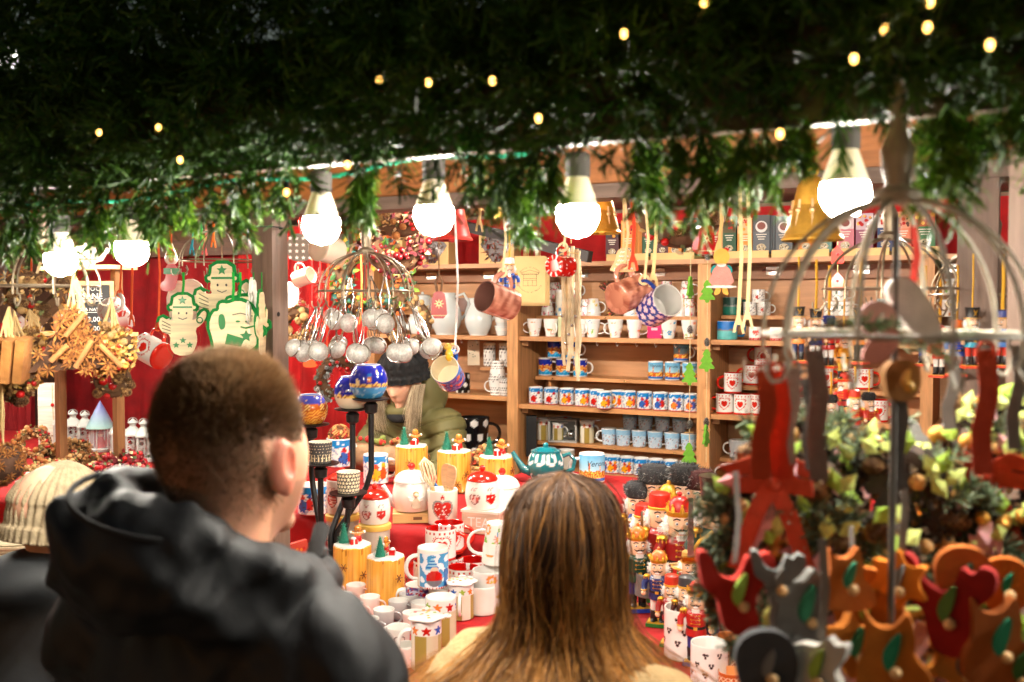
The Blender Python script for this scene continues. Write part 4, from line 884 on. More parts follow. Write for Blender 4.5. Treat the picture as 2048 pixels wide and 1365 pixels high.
# TEA box with the red lidded jar on it
p = on(972, 2.83, ZB); t = thing('tea_box', 'pale pink wooden box lettered TEA under the red lidded jar', 'box', p, .1); bw = .13; mb = MB(); mb.box((0, 0, .034), (bw, .1, .068), S(224, 186, 160)); mb.build('body', 'wood', t)
mb = MB(); mb.box((0, 0, .072), (bw + .006, .106, .008), S(240, 230, 216)); mb.build('lid', 'paint', t); mb = MB(); put_text(mb, 'TEA', .045, WHITE, T(-.005, -.0507, .036)); mb.build('lettering', 'paint', t)
q = p + Vector((-.015, 0, .0765)); jar(q, .056, .09, P_hgift, 'white sugar jar with hanging hearts and red lid on the TEA box', HM_R, HM_R, facing(p) + .1, .2)
# utensil pot with whisk and spoons
p = on(884, 2.86, ZB); t = thing('utensil_pot', 'white utensil pot with a large red heart', 'pot', p, facing(p)); mug_parts(t, r=.052, h=.118, paint=P_bigheart, handle=False, seg=80, rows=40, flare=.95); pot = p
t = thing('whisk', 'wooden handled wire whisk standing in the utensil pot', 'whisk', p + Vector((-.012, 0, .03))); D = Vector((-.055, 0, .17)); mb = MB(); mb.tube([(0, 0, 0), D * .55], .006, S(220, 180, 120), 8); mb.build('handle', 'wood', t); mb = MB()
for k in range(6):
    a = PI * k / 6; sd = Vector((math.cos(a), math.sin(a), 0)) * .022; mb.tube([D * .5, D * .7 + sd, D * .98 + sd * 1.1, D * 1.12, D * .98 - sd * 1.1, D * .7 - sd, D * .5], .002, S(226, 206, 170), 5)
mb.build('wires', 'wood', t)
for k, (dx, rz) in enumerate(((.008, .1), (.024, -.2))):
    t = thing('wooden_spoon', ('flat wooden spatula standing in the utensil pot', 'round wooden spoon standing in the utensil pot')[k], 'spoon', p + Vector((dx, -.01 * k, .02))); mb = MB(rotm(0, .06 + .08 * k, rz)); mb.tube([(0, 0, 0), (0, 0, .11)], .006, S(224, 184, 130), 8); mb.build('handle', 'wood', t)
    mb = MB(rotm(0, .06 + .08 * k, rz)); mb.prism(smooth_out([(-.012, .1), (.012, .1), (.022, .15), (.018, .185), (-.018, .185), (-.022, .15)]), .006, S(226, 176, 130)); mb.build('blade', 'wood', t)
# blue painted house teapot, teal teapot, lettered mug
p = on(826, 2.93, ZB); hp = lambda x, y, u: (S(196, 110, 50) if abs((x + .35) % .7 - .35) < .14 and .62 < y < .72 else S(40, 120, 190) if abs((x + .35) % .7 - .35) < .14 and .3 < y < .62 else P_dots(WHITE, S(30, 50, 110), .13, .17)(x, y, u) if y > .3 else S(30, 60, 150))
teapot(p, facing(p) + .3, .06, .13, 'white teapot with painted blue houses and dots', hp, lidc=None, lidp=lambda u, z, j: S(30, 80, 170) if j < 2 else (S(90, 190, 220) if (u * 10) % 1 < .5 else S(226, 236, 240)), knob=S(20, 40, 150), spoutc=S(226, 230, 234), handlec=S(40, 110, 180))
def P_tp(x, y, u):
    k = (x / .36) % 1 - .5; q = abs(math.hypot(k * .36, (y - .72) * .75) - .13)
    if .34 < y < .8 and q < .028 and y < .72: return WHITE
    if abs(abs(k) * .36 - .13) < .028 and .72 <= y < .82: return WHITE
    if y < .3 and abs(math.hypot(k * .36, y - .18) - .07) < .022: return S(206, 226, 226)
    return TEAL
p = on(1092, 3.14, ZC); teapot(p, facing(p), .064, .122, 'teal green teapot with white loops standing behind the woman', P_tp, lidc=S(18, 110, 120), spoutc=S(20, 104, 112), handlec=TEAL)
p = on(1185, 3.22, ZC); t = thing('mug', 'large sky blue mug lettered Verona with a painted tower, on the counter', 'mug', p, facing(p)); mug_parts(t, r=.046, h=.1, paint=lambda x, y, u: P_verona(x * 1.2, y, u), hang_=PI, seg=90, rows=44)
mb = MB(); put_text(mb, 'Verona', .028, S(30, 50, 80), rotm(0, 0, .42) @ T(0, 0, .068), .35, .0468); mb.build('lettering', 'matte', t)
def mg(px, py, z, wpx, hf, label, rot=0, group=None, cat='mug', **k):
    p, r = rp(px, py, z, wpx); t = thing('mug', label, cat, p, facing(p) + rot, group); mug_parts(t, r=r, h=r * hf, **k); return t
def mgY(px, Y, z, wpx, hf, label, rot=0, group=None, cat='mug', **k):
    p = on(px, Y, z); r = sz(wpx / 2, p); t = thing('mug', label, cat, p, facing(p) + rot, group); mug_parts(t, r=r, h=r * hf, **k); return t
mgY(750, 3.1, ZB2, 50, 2.35, 'tall ski scene mug with handle right, behind the starry candle cup', .2, paint=P_ski(0), seg=70, rows=36)
mgY(676, 3.2, ZB2 + .03, 50, 2.3, 'winter scene mug holding a spiced potpourri ball', .6, paint=P_ski(2), seg=60, rows=30)
for k, (px, w_) in enumerate(((624, 62), (650, 50))): mgY(px, 2.78 + .1 * k, ZB, w_, 1.9, ('blue mug with red gnomes at the red cloth edge', 'blue mug with red gnomes behind the first')[k], -.6, group='blue gnome mugs', paint=P_ski(1 if k else 2), seg=60, rows=30)
mgY(815, 2.98, ZB, 34, 1.4, 'small blue and white cup behind the angel jar', .4, paint=P_snow); mgY(868, 3.0, ZB, 30, 1.6, 'small winter cup left of the house teapot', .4, paint=P_ski(3))
# heart mugs with red inside
HK = dict(paint=P_heart, inner=S(176, 12, 8), hcol=HM_R, seg=100, rows=50)
p = on(880, 2.62, ZA); th = thing('mug', 'white heart mug with red inside, stacked on top at the front', 'mug', p + Vector((0, 0, .1)), facing(p) + .1, 'heart mugs on the counter'); mug_parts(th, r=.048, h=.098, hr=.0075, **HK)
for k, (px, Y, dz, rot, lab) in enumerate(((897, 2.7, .1, .3, 'behind the topmost one'), (856, 2.60, 0, 2.4, 'with its handle to the left'), (925, 2.58, 0, -.1, 'lower right with its handle out'), (945, 2.67, 0, 0, 'lower right behind another'), (895, 2.66, 0, .4, 'under the topmost one'))):
    p = on(px, Y, ZA + dz); dup(th, p, facing(p) + rot, f'white heart mug with red inside on the counter, {lab}', 'heart mugs on the counter')
# gnome mugs at the front
def P_gn2(x, y, u):
    if y < .05: return RED if int(x * 30) % 2 else WHITE
    if x < -.42 or x > .5 or y > .9: return W2
    if math.hypot(x * .9, (y - .28)) < .2: return RED if y > .22 else S(110, 110, 120)
    if math.hypot(x, y - .48) < .10: return S(236, 190, 160)
    if abs(x + .05) < (.86 - y) * .5 and y > .5: return S(40, 110, 180) if int(y * 24) % 2 else S(150, 200, 226)
    if abs(x - .36) < .1 and y < .5: return S(30, 90, 160)
    return S(70, 150, 200) if nz(x * 6, y * 6, 2) > -.05 else S(226, 232, 238)
mg(866, 1172, ZA + .085, 62, 2.55, 'white mug printed with a gnome in a blue hat', .1, paint=P_gn2, hang_=PI, seg=100, rows=50)
mg(838, 1215, ZA, 54, 1.75, 'wide gnome mug with red hat print, under the tall gnome mug', 0, paint=lambda x, y, u: S(90, 70, 130) if nz(x * 7, y * 7, 4) > .1 else (RED if nz(x * 7, y * 7, 9) > 0 else S(190, 190, 210)), hang_=PI, seg=60, rows=30)
mg(888, 1222, ZA, 62, 1.6, 'wide mug with blue print under the tall gnome mug', 0, paint=lambda x, y, u: W2 if y > .7 else (S(60, 90, 170) if nz(x * 5, y * 7, 4) > -.2 else S(120, 80, 150)), seg=60, rows=30)
# pale flower jugs by the woman
for k, (px, Y, fl_) in enumerate(((996, 2.58, True), (978, 2.52, False))):
    p = on(px, Y, ZA + (.125 if fl_ else 0)); t = thing('mug', ('pale mug with pastel flowers stacked upside down beside the woman', 'pale mug with pastel flowers beside the woman, lower one')[k], 'mug', p + Vector((0, 0, .122 if fl_ else 0)), facing(p) + (0 if k else 0), 'pale flower mugs')
    mug_parts(t, r=.05, h=.12, paint=P_pastel(31 + k), flare=.7, seg=70, rows=34, hr=.0055, hs=1.3, hang_=PI, M=rotm(PI) if fl_ else None)
# small espresso cups in rows
P_in = lambda c: (lambda x, y, u: mixc(c, WHITE, min(1, max(0, y * .55))))
CUPS = [(631, 1208, 'p'), (653, 1232, 'p'), (684, 1222, 'p'), (706, 1243, 'p'), (690, 1262, 'w'), (740, 1228, 'p'), (768, 1255, 'g'), (737, 1275, 'g'), (797, 1236, 'g'), (826, 1262, 'p'), (752, 1305, 'p'), (720, 1300, 'w'), (672, 1243, 'p'), (842, 1240, 'w')] + [(660, 1196, 'p'), (712, 1203, 'p'), (765, 1212, 'p'), (818, 1222, 'g'), (783, 1298, 'w'), (768, 1335, 'p'), (728, 1335, 'g'), (812, 1330, 'p')]
pr0 = {}
for c_, colr in (('p', S(238, 190, 176)), ('g', S(136, 132, 134)), ('w', W2)):
    t = thing('espresso_cup', 'x', 'cup', (0, 0, -5)); mug_parts(t, r=.0295, h=.052, paint=P_in(colr), hcol=mixc(colr, WHITE, .2), hr=.0042, hs=.95, seg=44, rows=10, flare=.9); pr0[c_] = t
for k, (px, py, c_) in enumerate(CUPS):
    p = spot(px, py, ZA); dup(pr0[c_], p, facing(p) - .3 + rnd.uniform(-.3, .3), f"small {dict(p='pale pink', g='grey', w='white')[c_]} espresso cup in the front rows, {ORD[k] if k < 14 else 'extra ' + ORD[k - 14]} of the set", 'small espresso cups in rows')
for t in pr0.values(): drop(t)
mg(797, 1305, ZA, 48, 2.2, 'pale pink mug with an outlined heart, front row', .1, paint=P_outheart, seg=90, rows=44, flare=.88)
# star mugs with lids
def star_mug(px, py, wpx, hf, label, lid, rot=0, zz=ZA):
    p, r = rp(px, py, zz, wpx); t = thing('mug', label, 'mug', p, facing(p) + rot, 'striped star mugs on the counter'); h = r * hf; mug_parts(t, r=r, h=h, paint=P_stripe, hang_=PI, seg=110, rows=60, hs=1.15)
    if lid:
        mb = MB(T(0, 0, h))
        P = [(.9, 0), (1.16, .004), (1.2, .008), (1.05, .011), (.5, .012), (.001, .013)]
        mb.lathe([(a * r, z) for a, z in P], 60, None, lambda u, z, j: WHITE, wob=lambda a, z: 1 + .09 * math.cos(a * 5 + .6)); l = mb.build('lid', 'ceramic', t); mb = MB(T(0, 0, h + .0125)); r2 = random.Random(4)
        for k in range(11): a = r2.uniform(0, 6.3); q = r * r2.uniform(.2, .95); mb.prism(star_out(5, r * .13, r * .055), .001, r2.choice([RED, S(30, 90, 180), YEL, S(150, 180, 60), ORANGE]), T(q * math.cos(a), q * math.sin(a), 0.0) @ rotm(PI / 2))
        mb.build('star_print', 'ceramic', l); mb = MB(T(r * 1.35, 0, h + .007)); mb.torus((0, 0, 0), r * .22, r * .09, WHITE, n=16); mb.build('finger_ring', 'ceramic', l)
    return t
star_mug(853, 1335, 61, 3.2, 'striped mug with star band and starry lid, front of the counter', True); star_mug(882, 1285, 62, 3.0, 'striped mug with star band, open, behind the lidded one', False, .6); star_mug(922, 1235, 52, 2.6, 'striped star mug with lid half hidden by the hair', True, 1.5); mg(965, 1225, ZA, 56, 2.0, 'plain white mug at the edge of the hair', 0, paint=P_plain(W2)); mg(940, 1320, ZA, 46, 1.9, 'pale pink cup tucked under loose hair ends', 0, paint=P_in(S(238, 190, 176)))
# left of the counter: cross mug with tea carton
p = spot(612, 1195, ZA); t = thing('mug', 'grey green mug with cream crosses holding a tea carton', 'mug', p, facing(p) + .2); mug_parts(t, r=.056, h=.085, paint=P_lattice, inner=S(90, 100, 80), hcol=S(126, 130, 126), mat='stoneware', square=True, seg=90, rows=40)
q = p + Vector((-.02, .0, .012)); t = thing('tea_carton', 'green tea carton with red fruit picture in the cross mug', 'carton', q, facing(q) + .5); mb = MB(rotm(.1, -.12)); mb.box((0, 0, .06), (.07, .03, .12), S(70, 120, 70)); mb.build('body', 'card', t); mb = MB(rotm(.1, -.12)); mb.prism([(-.035, .12), (.035, .12), (.03, .165), (-.03, .165)], .012, S(196, 60, 40)); mb.build('top_flap', 'card', t); mb = MB(rotm(.1, -.12)); r2 = random.Random(8)
for k in range(12): mb.prism(smooth_out([(-.006, 0), (0, -.006), (.006, 0), (0, .006)], 1), .001, r2.choice([RED, ORANGE, DRED]), T(r2.uniform(-.028, .028), -.0157 if k > 5 else -.0075, r2.uniform(.095, .115) if k > 5 else r2.uniform(.125, .158)))
for k in range(5): mb.box((.0, -.0157, .03 + k * .012), (.03 - .01 * (k % 2), .001, .003), S(220, 226, 200))
mb.build('print', 'card', t)
# right front: big cups
mg(1300, 1190, ZA + .05, 62, 1.5, 'large grey stoneware mug beside the hair', .3, paint=P_plain(S(110, 114, 110)), inner=S(120, 128, 124), hcol=S(100, 104, 104), mat='stoneware')
CK = dict(paint=P_clover, seg=110, rows=60)
mg(1368, 1312, ZA, 80, 2.5, 'tall white mug with black clover print near the nutcrackers', .1, handle=False, **CK); mg(1418, 1372, ZA, 74, 2.4, 'tall white mug with black clover print at the lower edge', .2, handle=False, **CK)
for k, (px, py) in enumerate(((1452, 1320), (1462, 1390), (1485, 1340))): mg(px, py, ZA, 52, 1.9, f'terracotta patterned cup with cream lattice, {ORD[k]} from the left', .2, group='terracotta lattice cups', paint=P_xred, inner=S(226, 150, 90), hcol=S(170, 80, 30), seg=80, rows=34, mat='ceramic')
for k, (px, py, rot) in enumerate(((1500, 1290, .3), (1640, 1300, -.1), (1720, 1330, .2), (1860, 1340, .1))):
    p = spot(px, py, ZA); t = thing('printed_card', f'cream box with handwritten lines behind the foreground figures, {ORD[k]} from the left', 'box', p, facing(p) + rot, 'handwritten cream boxes'); mb = MB(); mb.box((0, 0, .09), (.11, .06, .18), S(226, 206, 176)); mb.build('body', 'card', t); mb = MB()
    for j in range(7): put_text(mb, ('Canto', 'torta', 'cuore', 'conte')[(j + k) % 4], .024, S(40, 34, 30), T(-.02 + .02 * (j % 2), -.0312, .165 - j * .023), .4)
    mb.build('lettering', 'card', t)
# basket, log tray, twigs behind the stumps
p = on(968, 3.62, .98); t = thing('wicker_basket', 'wicker basket filled with dried cones and potpourri', 'basket', p, 0); mb = MB()
for k in range(7): mb.torus((0, 0, .008 + k * .014), .085 + k * .004, .008, S(196, 150, 90), n=40)
for k in range(26): a = 2 * PI * k / 26; mb.tube([(.085 * math.cos(a), .085 * math.sin(a), 0), (.116 * math.cos(a), .116 * math.sin(a), .1)], .005, S(180, 130, 74), 5)
mb.build('weave', 'bark', t); mb = MB(); r2 = random.Random(6)
for k in range(90):
    a = r2.uniform(0, 6.3); q = r2.random() ** .5 * .1; c = (q * math.cos(a), q * math.sin(a), .09 + (.1 - q) * .6 + r2.uniform(0, .03)); mb.sphere(c, (r2.uniform(.008, .018), r2.uniform(.008, .018), r2.uniform(.005, .014)), r2.choice([S(150, 100, 50), S(180, 60, 30), S(200, 160, 100), S(120, 80, 40), S(90, 60, 36)]), 7, 5)
o = mb.build('potpourri', 'bark', t); o['kind'] = 'stuff'
sup = thing('side_table', 'plain wooden side table under the wicker basket', 'table', (p.x, p.y, 0)); mb = MB(); mb.box((0, 0, .965), (.5, .3, .03), WOODC); mb.build('table_top', 'wood', sup)
for sx in (-.22, .22):
    for sy in (-.12, .12): mb = MB(); mb.box((sx, sy, .475), (.03, .03, .95), WOODC); mb.build('leg', 'woodv', sup)
p = on(765, 3.33, ZB2); t = thing('log_tray', 'rough bark log tray behind the ski mug', 'tray', p, .2); mb2 = MB(T(0, 0, .055) @ rotm(0, PI / 2)); mb2.lathe([(.055, -.16), (.06, -.12), (.056, 0), (.061, .12), (.055, .16)], 24, S(150, 116, 84), wob=lambda a, z: 1 + .05 * math.cos(a * 5 + z * 30)); mb2.build('log', 'bark', t)
mb = MB(); r2 = random.Random(16)
for k in range(26): mb.sphere((r2.uniform(-.13, .13), r2.uniform(-.03, .03), .115 + r2.uniform(0, .02)), r2.uniform(.008, .016), r2.choice([S(180, 40, 30), S(120, 130, 60), S(160, 110, 60)]), 7, 5)
o = mb.build('moss_and_berries', 'matte', t); o['kind'] = 'stuff'
for k, (px, Y, z, r_s) in enumerate(((677, 3.2, ZB2 + .125, .048),)):
    p = on(px, Y, z); t = thing('spice_ball', 'round ball of cinnamon and cones sitting in a winter mug', 'ornament', p + Vector((0, 0, .03))); mb = MB(); mb.sphere((0, 0, 0), r_s * .85, S(110, 70, 36), 14, 10); mb.build('core', 'bark', t); mb = MB(); r2 = random.Random(7)
    for j in range(130): v = Vector((r2.gauss(0, 1), r2.gauss(0, 1), r2.gauss(0, 1))).normalized(); c = v * r_s * .86; mb.tube([c - v.orthogonal() * .008, c + v.orthogonal() * .008], r2.uniform(.003, .006), r2.choice([S(150, 96, 50), S(190, 130, 70), S(120, 70, 36), S(200, 150, 90), S(160, 40, 30)]), 6)
    o = mb.build('cinnamon_sticks', 'bark', t); o['kind'] = 'stuff'
# ================= nutcrackers =================
def furball(mb, c, r, n, ln, cols, seed=1, wd=.0012):
    r2 = random.Random(seed); c = Vector(c)
    for k in range(n):
        v = Vector((r2.gauss(0, 1), r2.gauss(0, 1), r2.gauss(0, 1))).normalized(); b = c + Vector((v.x * r[0], v.y * r[1], v.z * r[2])); d = (v + Vector((r2.gauss(0, .4), r2.gauss(0, .4), r2.gauss(0, .4) - .2))).normalized() * ln * r2.uniform(.6, 1.2); s_ = v.orthogonal().normalized() * wd; mb.add([b - s_, b + s_, b + d], [(0, 1, 2)], r2.choice(cols))
def nutcracker(p, H, label, hat='fur', coat=S(26, 40, 110), trous=WHITE, hatc=BLACK, rz=0, item=None, hair=S(236, 232, 226), base=GREEN, stash=BLACK, trim=GOLD, group='nutcracker figures on the counter', name='nutcracker', hang_=None, boots=BLACK, face=S(240, 196, 160), light=False):
    t = thing(name, label, 'nutcracker', p, rz, group); k = H; sg = 12 if light else 18; mat = 'paint'
    def part(nm, fn, m='paint'): mb = MB(); fn(mb); return mb.build(nm, m, t)
    part('base', lambda m: (m.box((0, 0, .022 * k), (.30 * k, .24 * k, .044 * k), base), m.box((0, 0, .05 * k), (.27 * k, .21 * k, .014 * k), trim)))
    for s_ in (-1, 1):
        x = s_ * .058 * k; part('leg', lambda m: m.lathe([(.04 * k, .12 * k), (.044 * k, .2 * k), (.05 * k, .36 * k), (.052 * k, .4 * k)], sg, trous, None, (x, 0, 0)))
        part('boot', lambda m: (m.lathe([(.046 * k, .055 * k), (.047 * k, .12 * k), (.052 * k, .2 * k), (.05 * k, .205 * k)], sg, boots, None, (x, 0, 0)), m.sphere((x, -.045 * k, .075 * k), (.04 * k, .06 * k, .026 * k), boots, 10, 6)))
        part('arm', lambda m: (m.tube([(s_ * .135 * k, 0, .63 * k), (s_ * .185 * k, 0, .55 * k), (s_ * .185 * k, -.05 * k, .46 * k)], [.045 * k, .042 * k, .036 * k], coat, 10), m.torus((s_ * .185 * k, -.045 * k, .475 * k), .036 * k, .009 * k, trim, n=14)))
        part('hand', lambda m: m.sphere((s_ * .185 * k, -.065 * k, .435 * k), .036 * k, face, 12, 8))
        part('epaulette', lambda m: (m.sphere((s_ * .14 * k, 0, .655 * k), (.056 * k, .056 * k, .022 * k), trim, 12, 6), [m.tube([(s_ * .14 * k + .05 * k * math.cos(a), .05 * k * math.sin(a), .655 * k), (s_ * .14 * k + .058 * k * math.cos(a), .058 * k * math.sin(a), .618 * k)], .006 * k, trim, 5) for a in [q * PI / 5 for q in range(10)]]), 'gold')
    c2 = mixc(coat, BLACK, .25)
    part('torso', lambda m: m.lathe([(.125 * k, .36 * k), (.13 * k, .4 * k), (.112 * k, .46 * k), (.122 * k, .56 * k), (.13 * k, .63 * k), (.10 * k, .67 * k), (.06 * k, .685 * k)], sg + 4, coat))
    part('belt', lambda m: (m.lathe([(.116 * k, .445 * k), (.122 * k, .45 * k), (.122 * k, .475 * k), (.116 * k, .48 * k)], sg + 4, stash, cap0=False, cap1=False), m.box((0, -.122 * k, .462 * k), (.045 * k, .012 * k, .034 * k), trim)))
    def btn(m):
        for s_ in (-1, 1):
            for z in (.52, .57, .62): m.sphere((s_ * .05 * k, -.117 * k, z * k), .011 * k, trim, 8, 5)
        for z in (.52, .57, .62): m.tube([(-.05 * k, -.119 * k, z * k), (0, -.128 * k, z * k), (.05 * k, -.119 * k, z * k)], .004 * k, trim, 4)
    part('buttons', btn, 'gold')
    hd = part('head', lambda m: m.lathe([(.075 * k, .665 * k), (.098 * k, .69 * k), (.102 * k, .76 * k), (.10 * k, .84 * k), (.09 * k, .855 * k)], sg + 4, face))
    def fc(m):
        for s_ in (-1, 1):
            m.sphere((s_ * .042 * k, -.093 * k, .79 * k), (.017 * k, .008 * k, .015 * k), WHITE, 8, 6); m.sphere((s_ * .042 * k, -.100 * k, .79 * k), .008 * k, S(30, 60, 120), 8, 5)
            m.tube([(s_ * .015 * k, -.099 * k, .822 * k), (s_ * .045 * k, -.094 * k, .832 * k), (s_ * .07 * k, -.078 * k, .818 * k)], .006 * k, BLACK, 5)
            m.tube([(s_ * .004 * k, -.105 * k, .742 * k), (s_ * .035 * k, -.102 * k, .732 * k), (s_ * .066 * k, -.085 * k, .748 * k)], [.010 * k, .009 * k, .003 * k], S(40, 26, 20), 6)
        m.box((0, -.100 * k, .715 * k), (.055 * k, .008 * k, .022 * k), WHITE); m.box((0, -.099 * k, .702 * k), (.06 * k, .008 * k, .006 * k), RED)
        m.sphere((0, -.108 * k, .765 * k), (.016 * k, .02 * k, .02 * k), mixc(face, RED, .12), 10, 6)
    mb = MB(); fc(mb); mb.build('face', 'paint', hd)
    def hr(m):
        for s_ in (-1, 1): m.sphere((s_ * .1 * k, .03 * k, .76 * k), (.035 * k, .06 * k, .075 * k), hair, 10, 8); furball(m, (s_ * .1 * k, .03 * k, .75 * k), (.035 * k, .055 * k, .075 * k), 60 if light else 140, .045 * k, [hair, mixc(hair, GREY, .3)], 3, .004 * k)
    part('hair', hr, 'fur')
    def bd(m):
        m.lathe([(.012 * k, .54 * k), (.04 * k, .62 * k), (.05 * k, .69 * k)], 10, hair, None, (0, -.098 * k, 0), Matrix.Diagonal((1, .4, 1)).to_4x4()); furball(m, (0, -.10 * k, .63 * k), (.036 * k, .014 * k, .06 * k), 50 if light else 120, .05 * k, [hair, mixc(hair, GREY, .25)], 5, .004 * k)
    part('beard', bd, 'fur')
    if hat == 'fur': part('hat', lambda m: (m.lathe([(.1 * k, .845 * k), (.125 * k, .87 * k), (.13 * k, .95 * k), (.1 * k, 1.0 * k), (.001, 1.01 * k)], 16, hatc), furball(m, (0, 0, .925 * k), (.122 * k, .122 * k, .075 * k), 700 if not light else 90, .05 * k, [hatc, mixc(hatc, GREY, .6), mixc(hatc, BLACK, .5)], 9, .005 * k)), 'fur')
    elif hat == 'top':
        part('hat', lambda m: m.lathe([(.105 * k, .85 * k), (.10 * k, .87 * k), (.115 * k, 1.01 * k), (.122 * k, 1.04 * k), (.001, 1.042 * k)], 24, hatc)); part('hat_brim', lambda m: m.lathe([(.105 * k, .845 * k), (.145 * k, .85 * k), (.145 * k, .862 * k), (.105 * k, .87 * k)], 24, S(206, 160, 90)), 'gold')
        part('hat_badge', lambda m: (m.tube([(-.02 * k, -.113 * k, .9 * k), (.028 * k, -.122 * k, .99 * k)], .005 * k, trim, 5), m.tube([(.02 * k, -.113 * k, .9 * k), (-.028 * k, -.122 * k, .99 * k)], .005 * k, trim, 5), [m.sphere((s_ * (.01 + .006 * q) * k, -.12 * k, (.95 + .013 * q) * k), .008 * k, trim, 6, 4) for s_ in (-1, 1) for q in range(4)]), 'gold')
    elif hat == 'crown':
        part('hat', lambda m: m.lathe([(.1 * k, .85 * k), (.095 * k, .9 * k), (.085 * k, .96 * k), (.05 * k, 1.0 * k), (.001, 1.01 * k)], 20, hatc))
        def cr(m):
            m.lathe([(.106 * k, .845 * k), (.112 * k, .86 * k), (.11 * k, .885 * k), (.104 * k, .885 * k)], 24, trim)
            for q in range(8): a = q * PI / 4; m.lathe([(.024 * k, .88 * k), (.014 * k, .92 * k), (.001, .94 * k)], 6, trim, None, (.103 * k * math.cos(a), .103 * k * math.sin(a), 0)); m.sphere((.108 * k * math.cos(a), .108 * k * math.sin(a), .943 * k), .011 * k, trim, 6, 4)
        part('crown', cr, 'gold'); part('crown_knob', lambda m: m.sphere((0, 0, 1.025 * k), .022 * k, hatc, 8, 6))
    else: part('hat', lambda m: (m.lathe([(.103 * k, .85 * k), (.105 * k, .87 * k), (.098 * k, .98 * k), (.07 * k, 1.0 * k), (.001, 1.005 * k)], 20, hatc), m.lathe([(.11 * k, .845 * k), (.113 * k, .865 * k), (.104 * k, .87 * k)], 20, trim)))
    if item == 'sword':
        part('sword', lambda m: (m.box((-.19 * k, -.1 * k, .66 * k), (.03 * k, .01 * k, .36 * k), S(190, 190, 190), None, .8), m.box((-.19 * k, -.1 * k, .475 * k), (.1 * k, .03 * k, .025 * k), trim), m.tube([(-.19 * k, -.09 * k, .40 * k), (-.19 * k, -.1 * k, .47 * k)], .013 * k, trim, 6)), 'steel')
    if item == 'drum':
        def dr(m):
            m.lathe([(.1 * k, 0), (.1 * k, .12 * k)], 24, None, lambda u, z, j: RED, (0, -.2 * k, .34 * k))
            for z in (.34, .46): m.torus((0, -.2 * k, z * k), .102 * k, .011 * k, trim, n=24)
            m.lathe([(.098 * k, .462 * k), (.001, .464 * k)], 24, CREAM, None, (0, -.2 * k, 0))
            for q in range(8): a = q * PI / 4; c, s_ = math.cos(a), math.sin(a); tn = Vector((-s_, c, 0)); o_ = Vector((c * .103 * k, s_ * .103 * k - .2 * k, .35 * k)); m.add([o_ - tn * .036 * k, o_ + tn * .036 * k, o_ + Vector((0, 0, .1 * k))], [(0, 1, 2)], GREEN)
        part('drum', dr); 
        for s_ in (-1, 1): part('drumstick', lambda m: (m.tube([(s_ * .185 * k, -.07 * k, .44 * k), (s_ * .04 * k, -.2 * k, .49 * k)], .008 * k, S(220, 170, 100), 6), m.sphere((s_ * .04 * k, -.2 * k, .49 * k), .02 * k, S(236, 190, 150), 8, 6)))
    if item == 'staff': part('staff', lambda m: (m.tube([(-.19 * k, -.09 * k, .06 * k), (-.19 * k, -.09 * k, .72 * k)], .01 * k, trim, 6), m.sphere((-.19 * k, -.09 * k, .73 * k), .028 * k, trim, 8, 6)))
    if item == 'cape':
        part('cape_trim', lambda m: [m.tube([(s_ * .05 * k, -.11 * k, .67 * k), (s_ * .14 * k, -.09 * k, .6 * k), (s_ * .21 * k, -.06 * k, .48 * k), (s_ * .23 * k, -.05 * k, .3 * k)], .014 * k, YEL, 6) for s_ in (-1, 1)], 'matte')
        part('cape', lambda m: m.lathe([(.24 * k, .25 * k), (.2 * k, .5 * k), (.16 * k, .64 * k), (.08 * k, .69 * k)], 20, mixc(coat, BLACK, .2), None, (0, .05 * k, 0), Matrix.Diagonal((1, .6, 1)).to_4x4(), cap0=False, cap1=False))
        part('sword', lambda m: (m.box((-.21 * k, -.12 * k, .70 * k), (.045 * k, .012 * k, .42 * k), S(200, 200, 200), None, .7), m.box((-.21 * k, -.12 * k, .485 * k), (.12 * k, .035 * k, .03 * k), trim)), 'steel')
    if hang_: part('hanging_cord', lambda m: m.tube([(0, 0, 1.0 * k), (.01 * k, 0, 1.0 * k + hang_ * .5), (0, 0, 1.0 * k + hang_)], .0035, YEL, 5, flat=.4), 'matte')
    return t
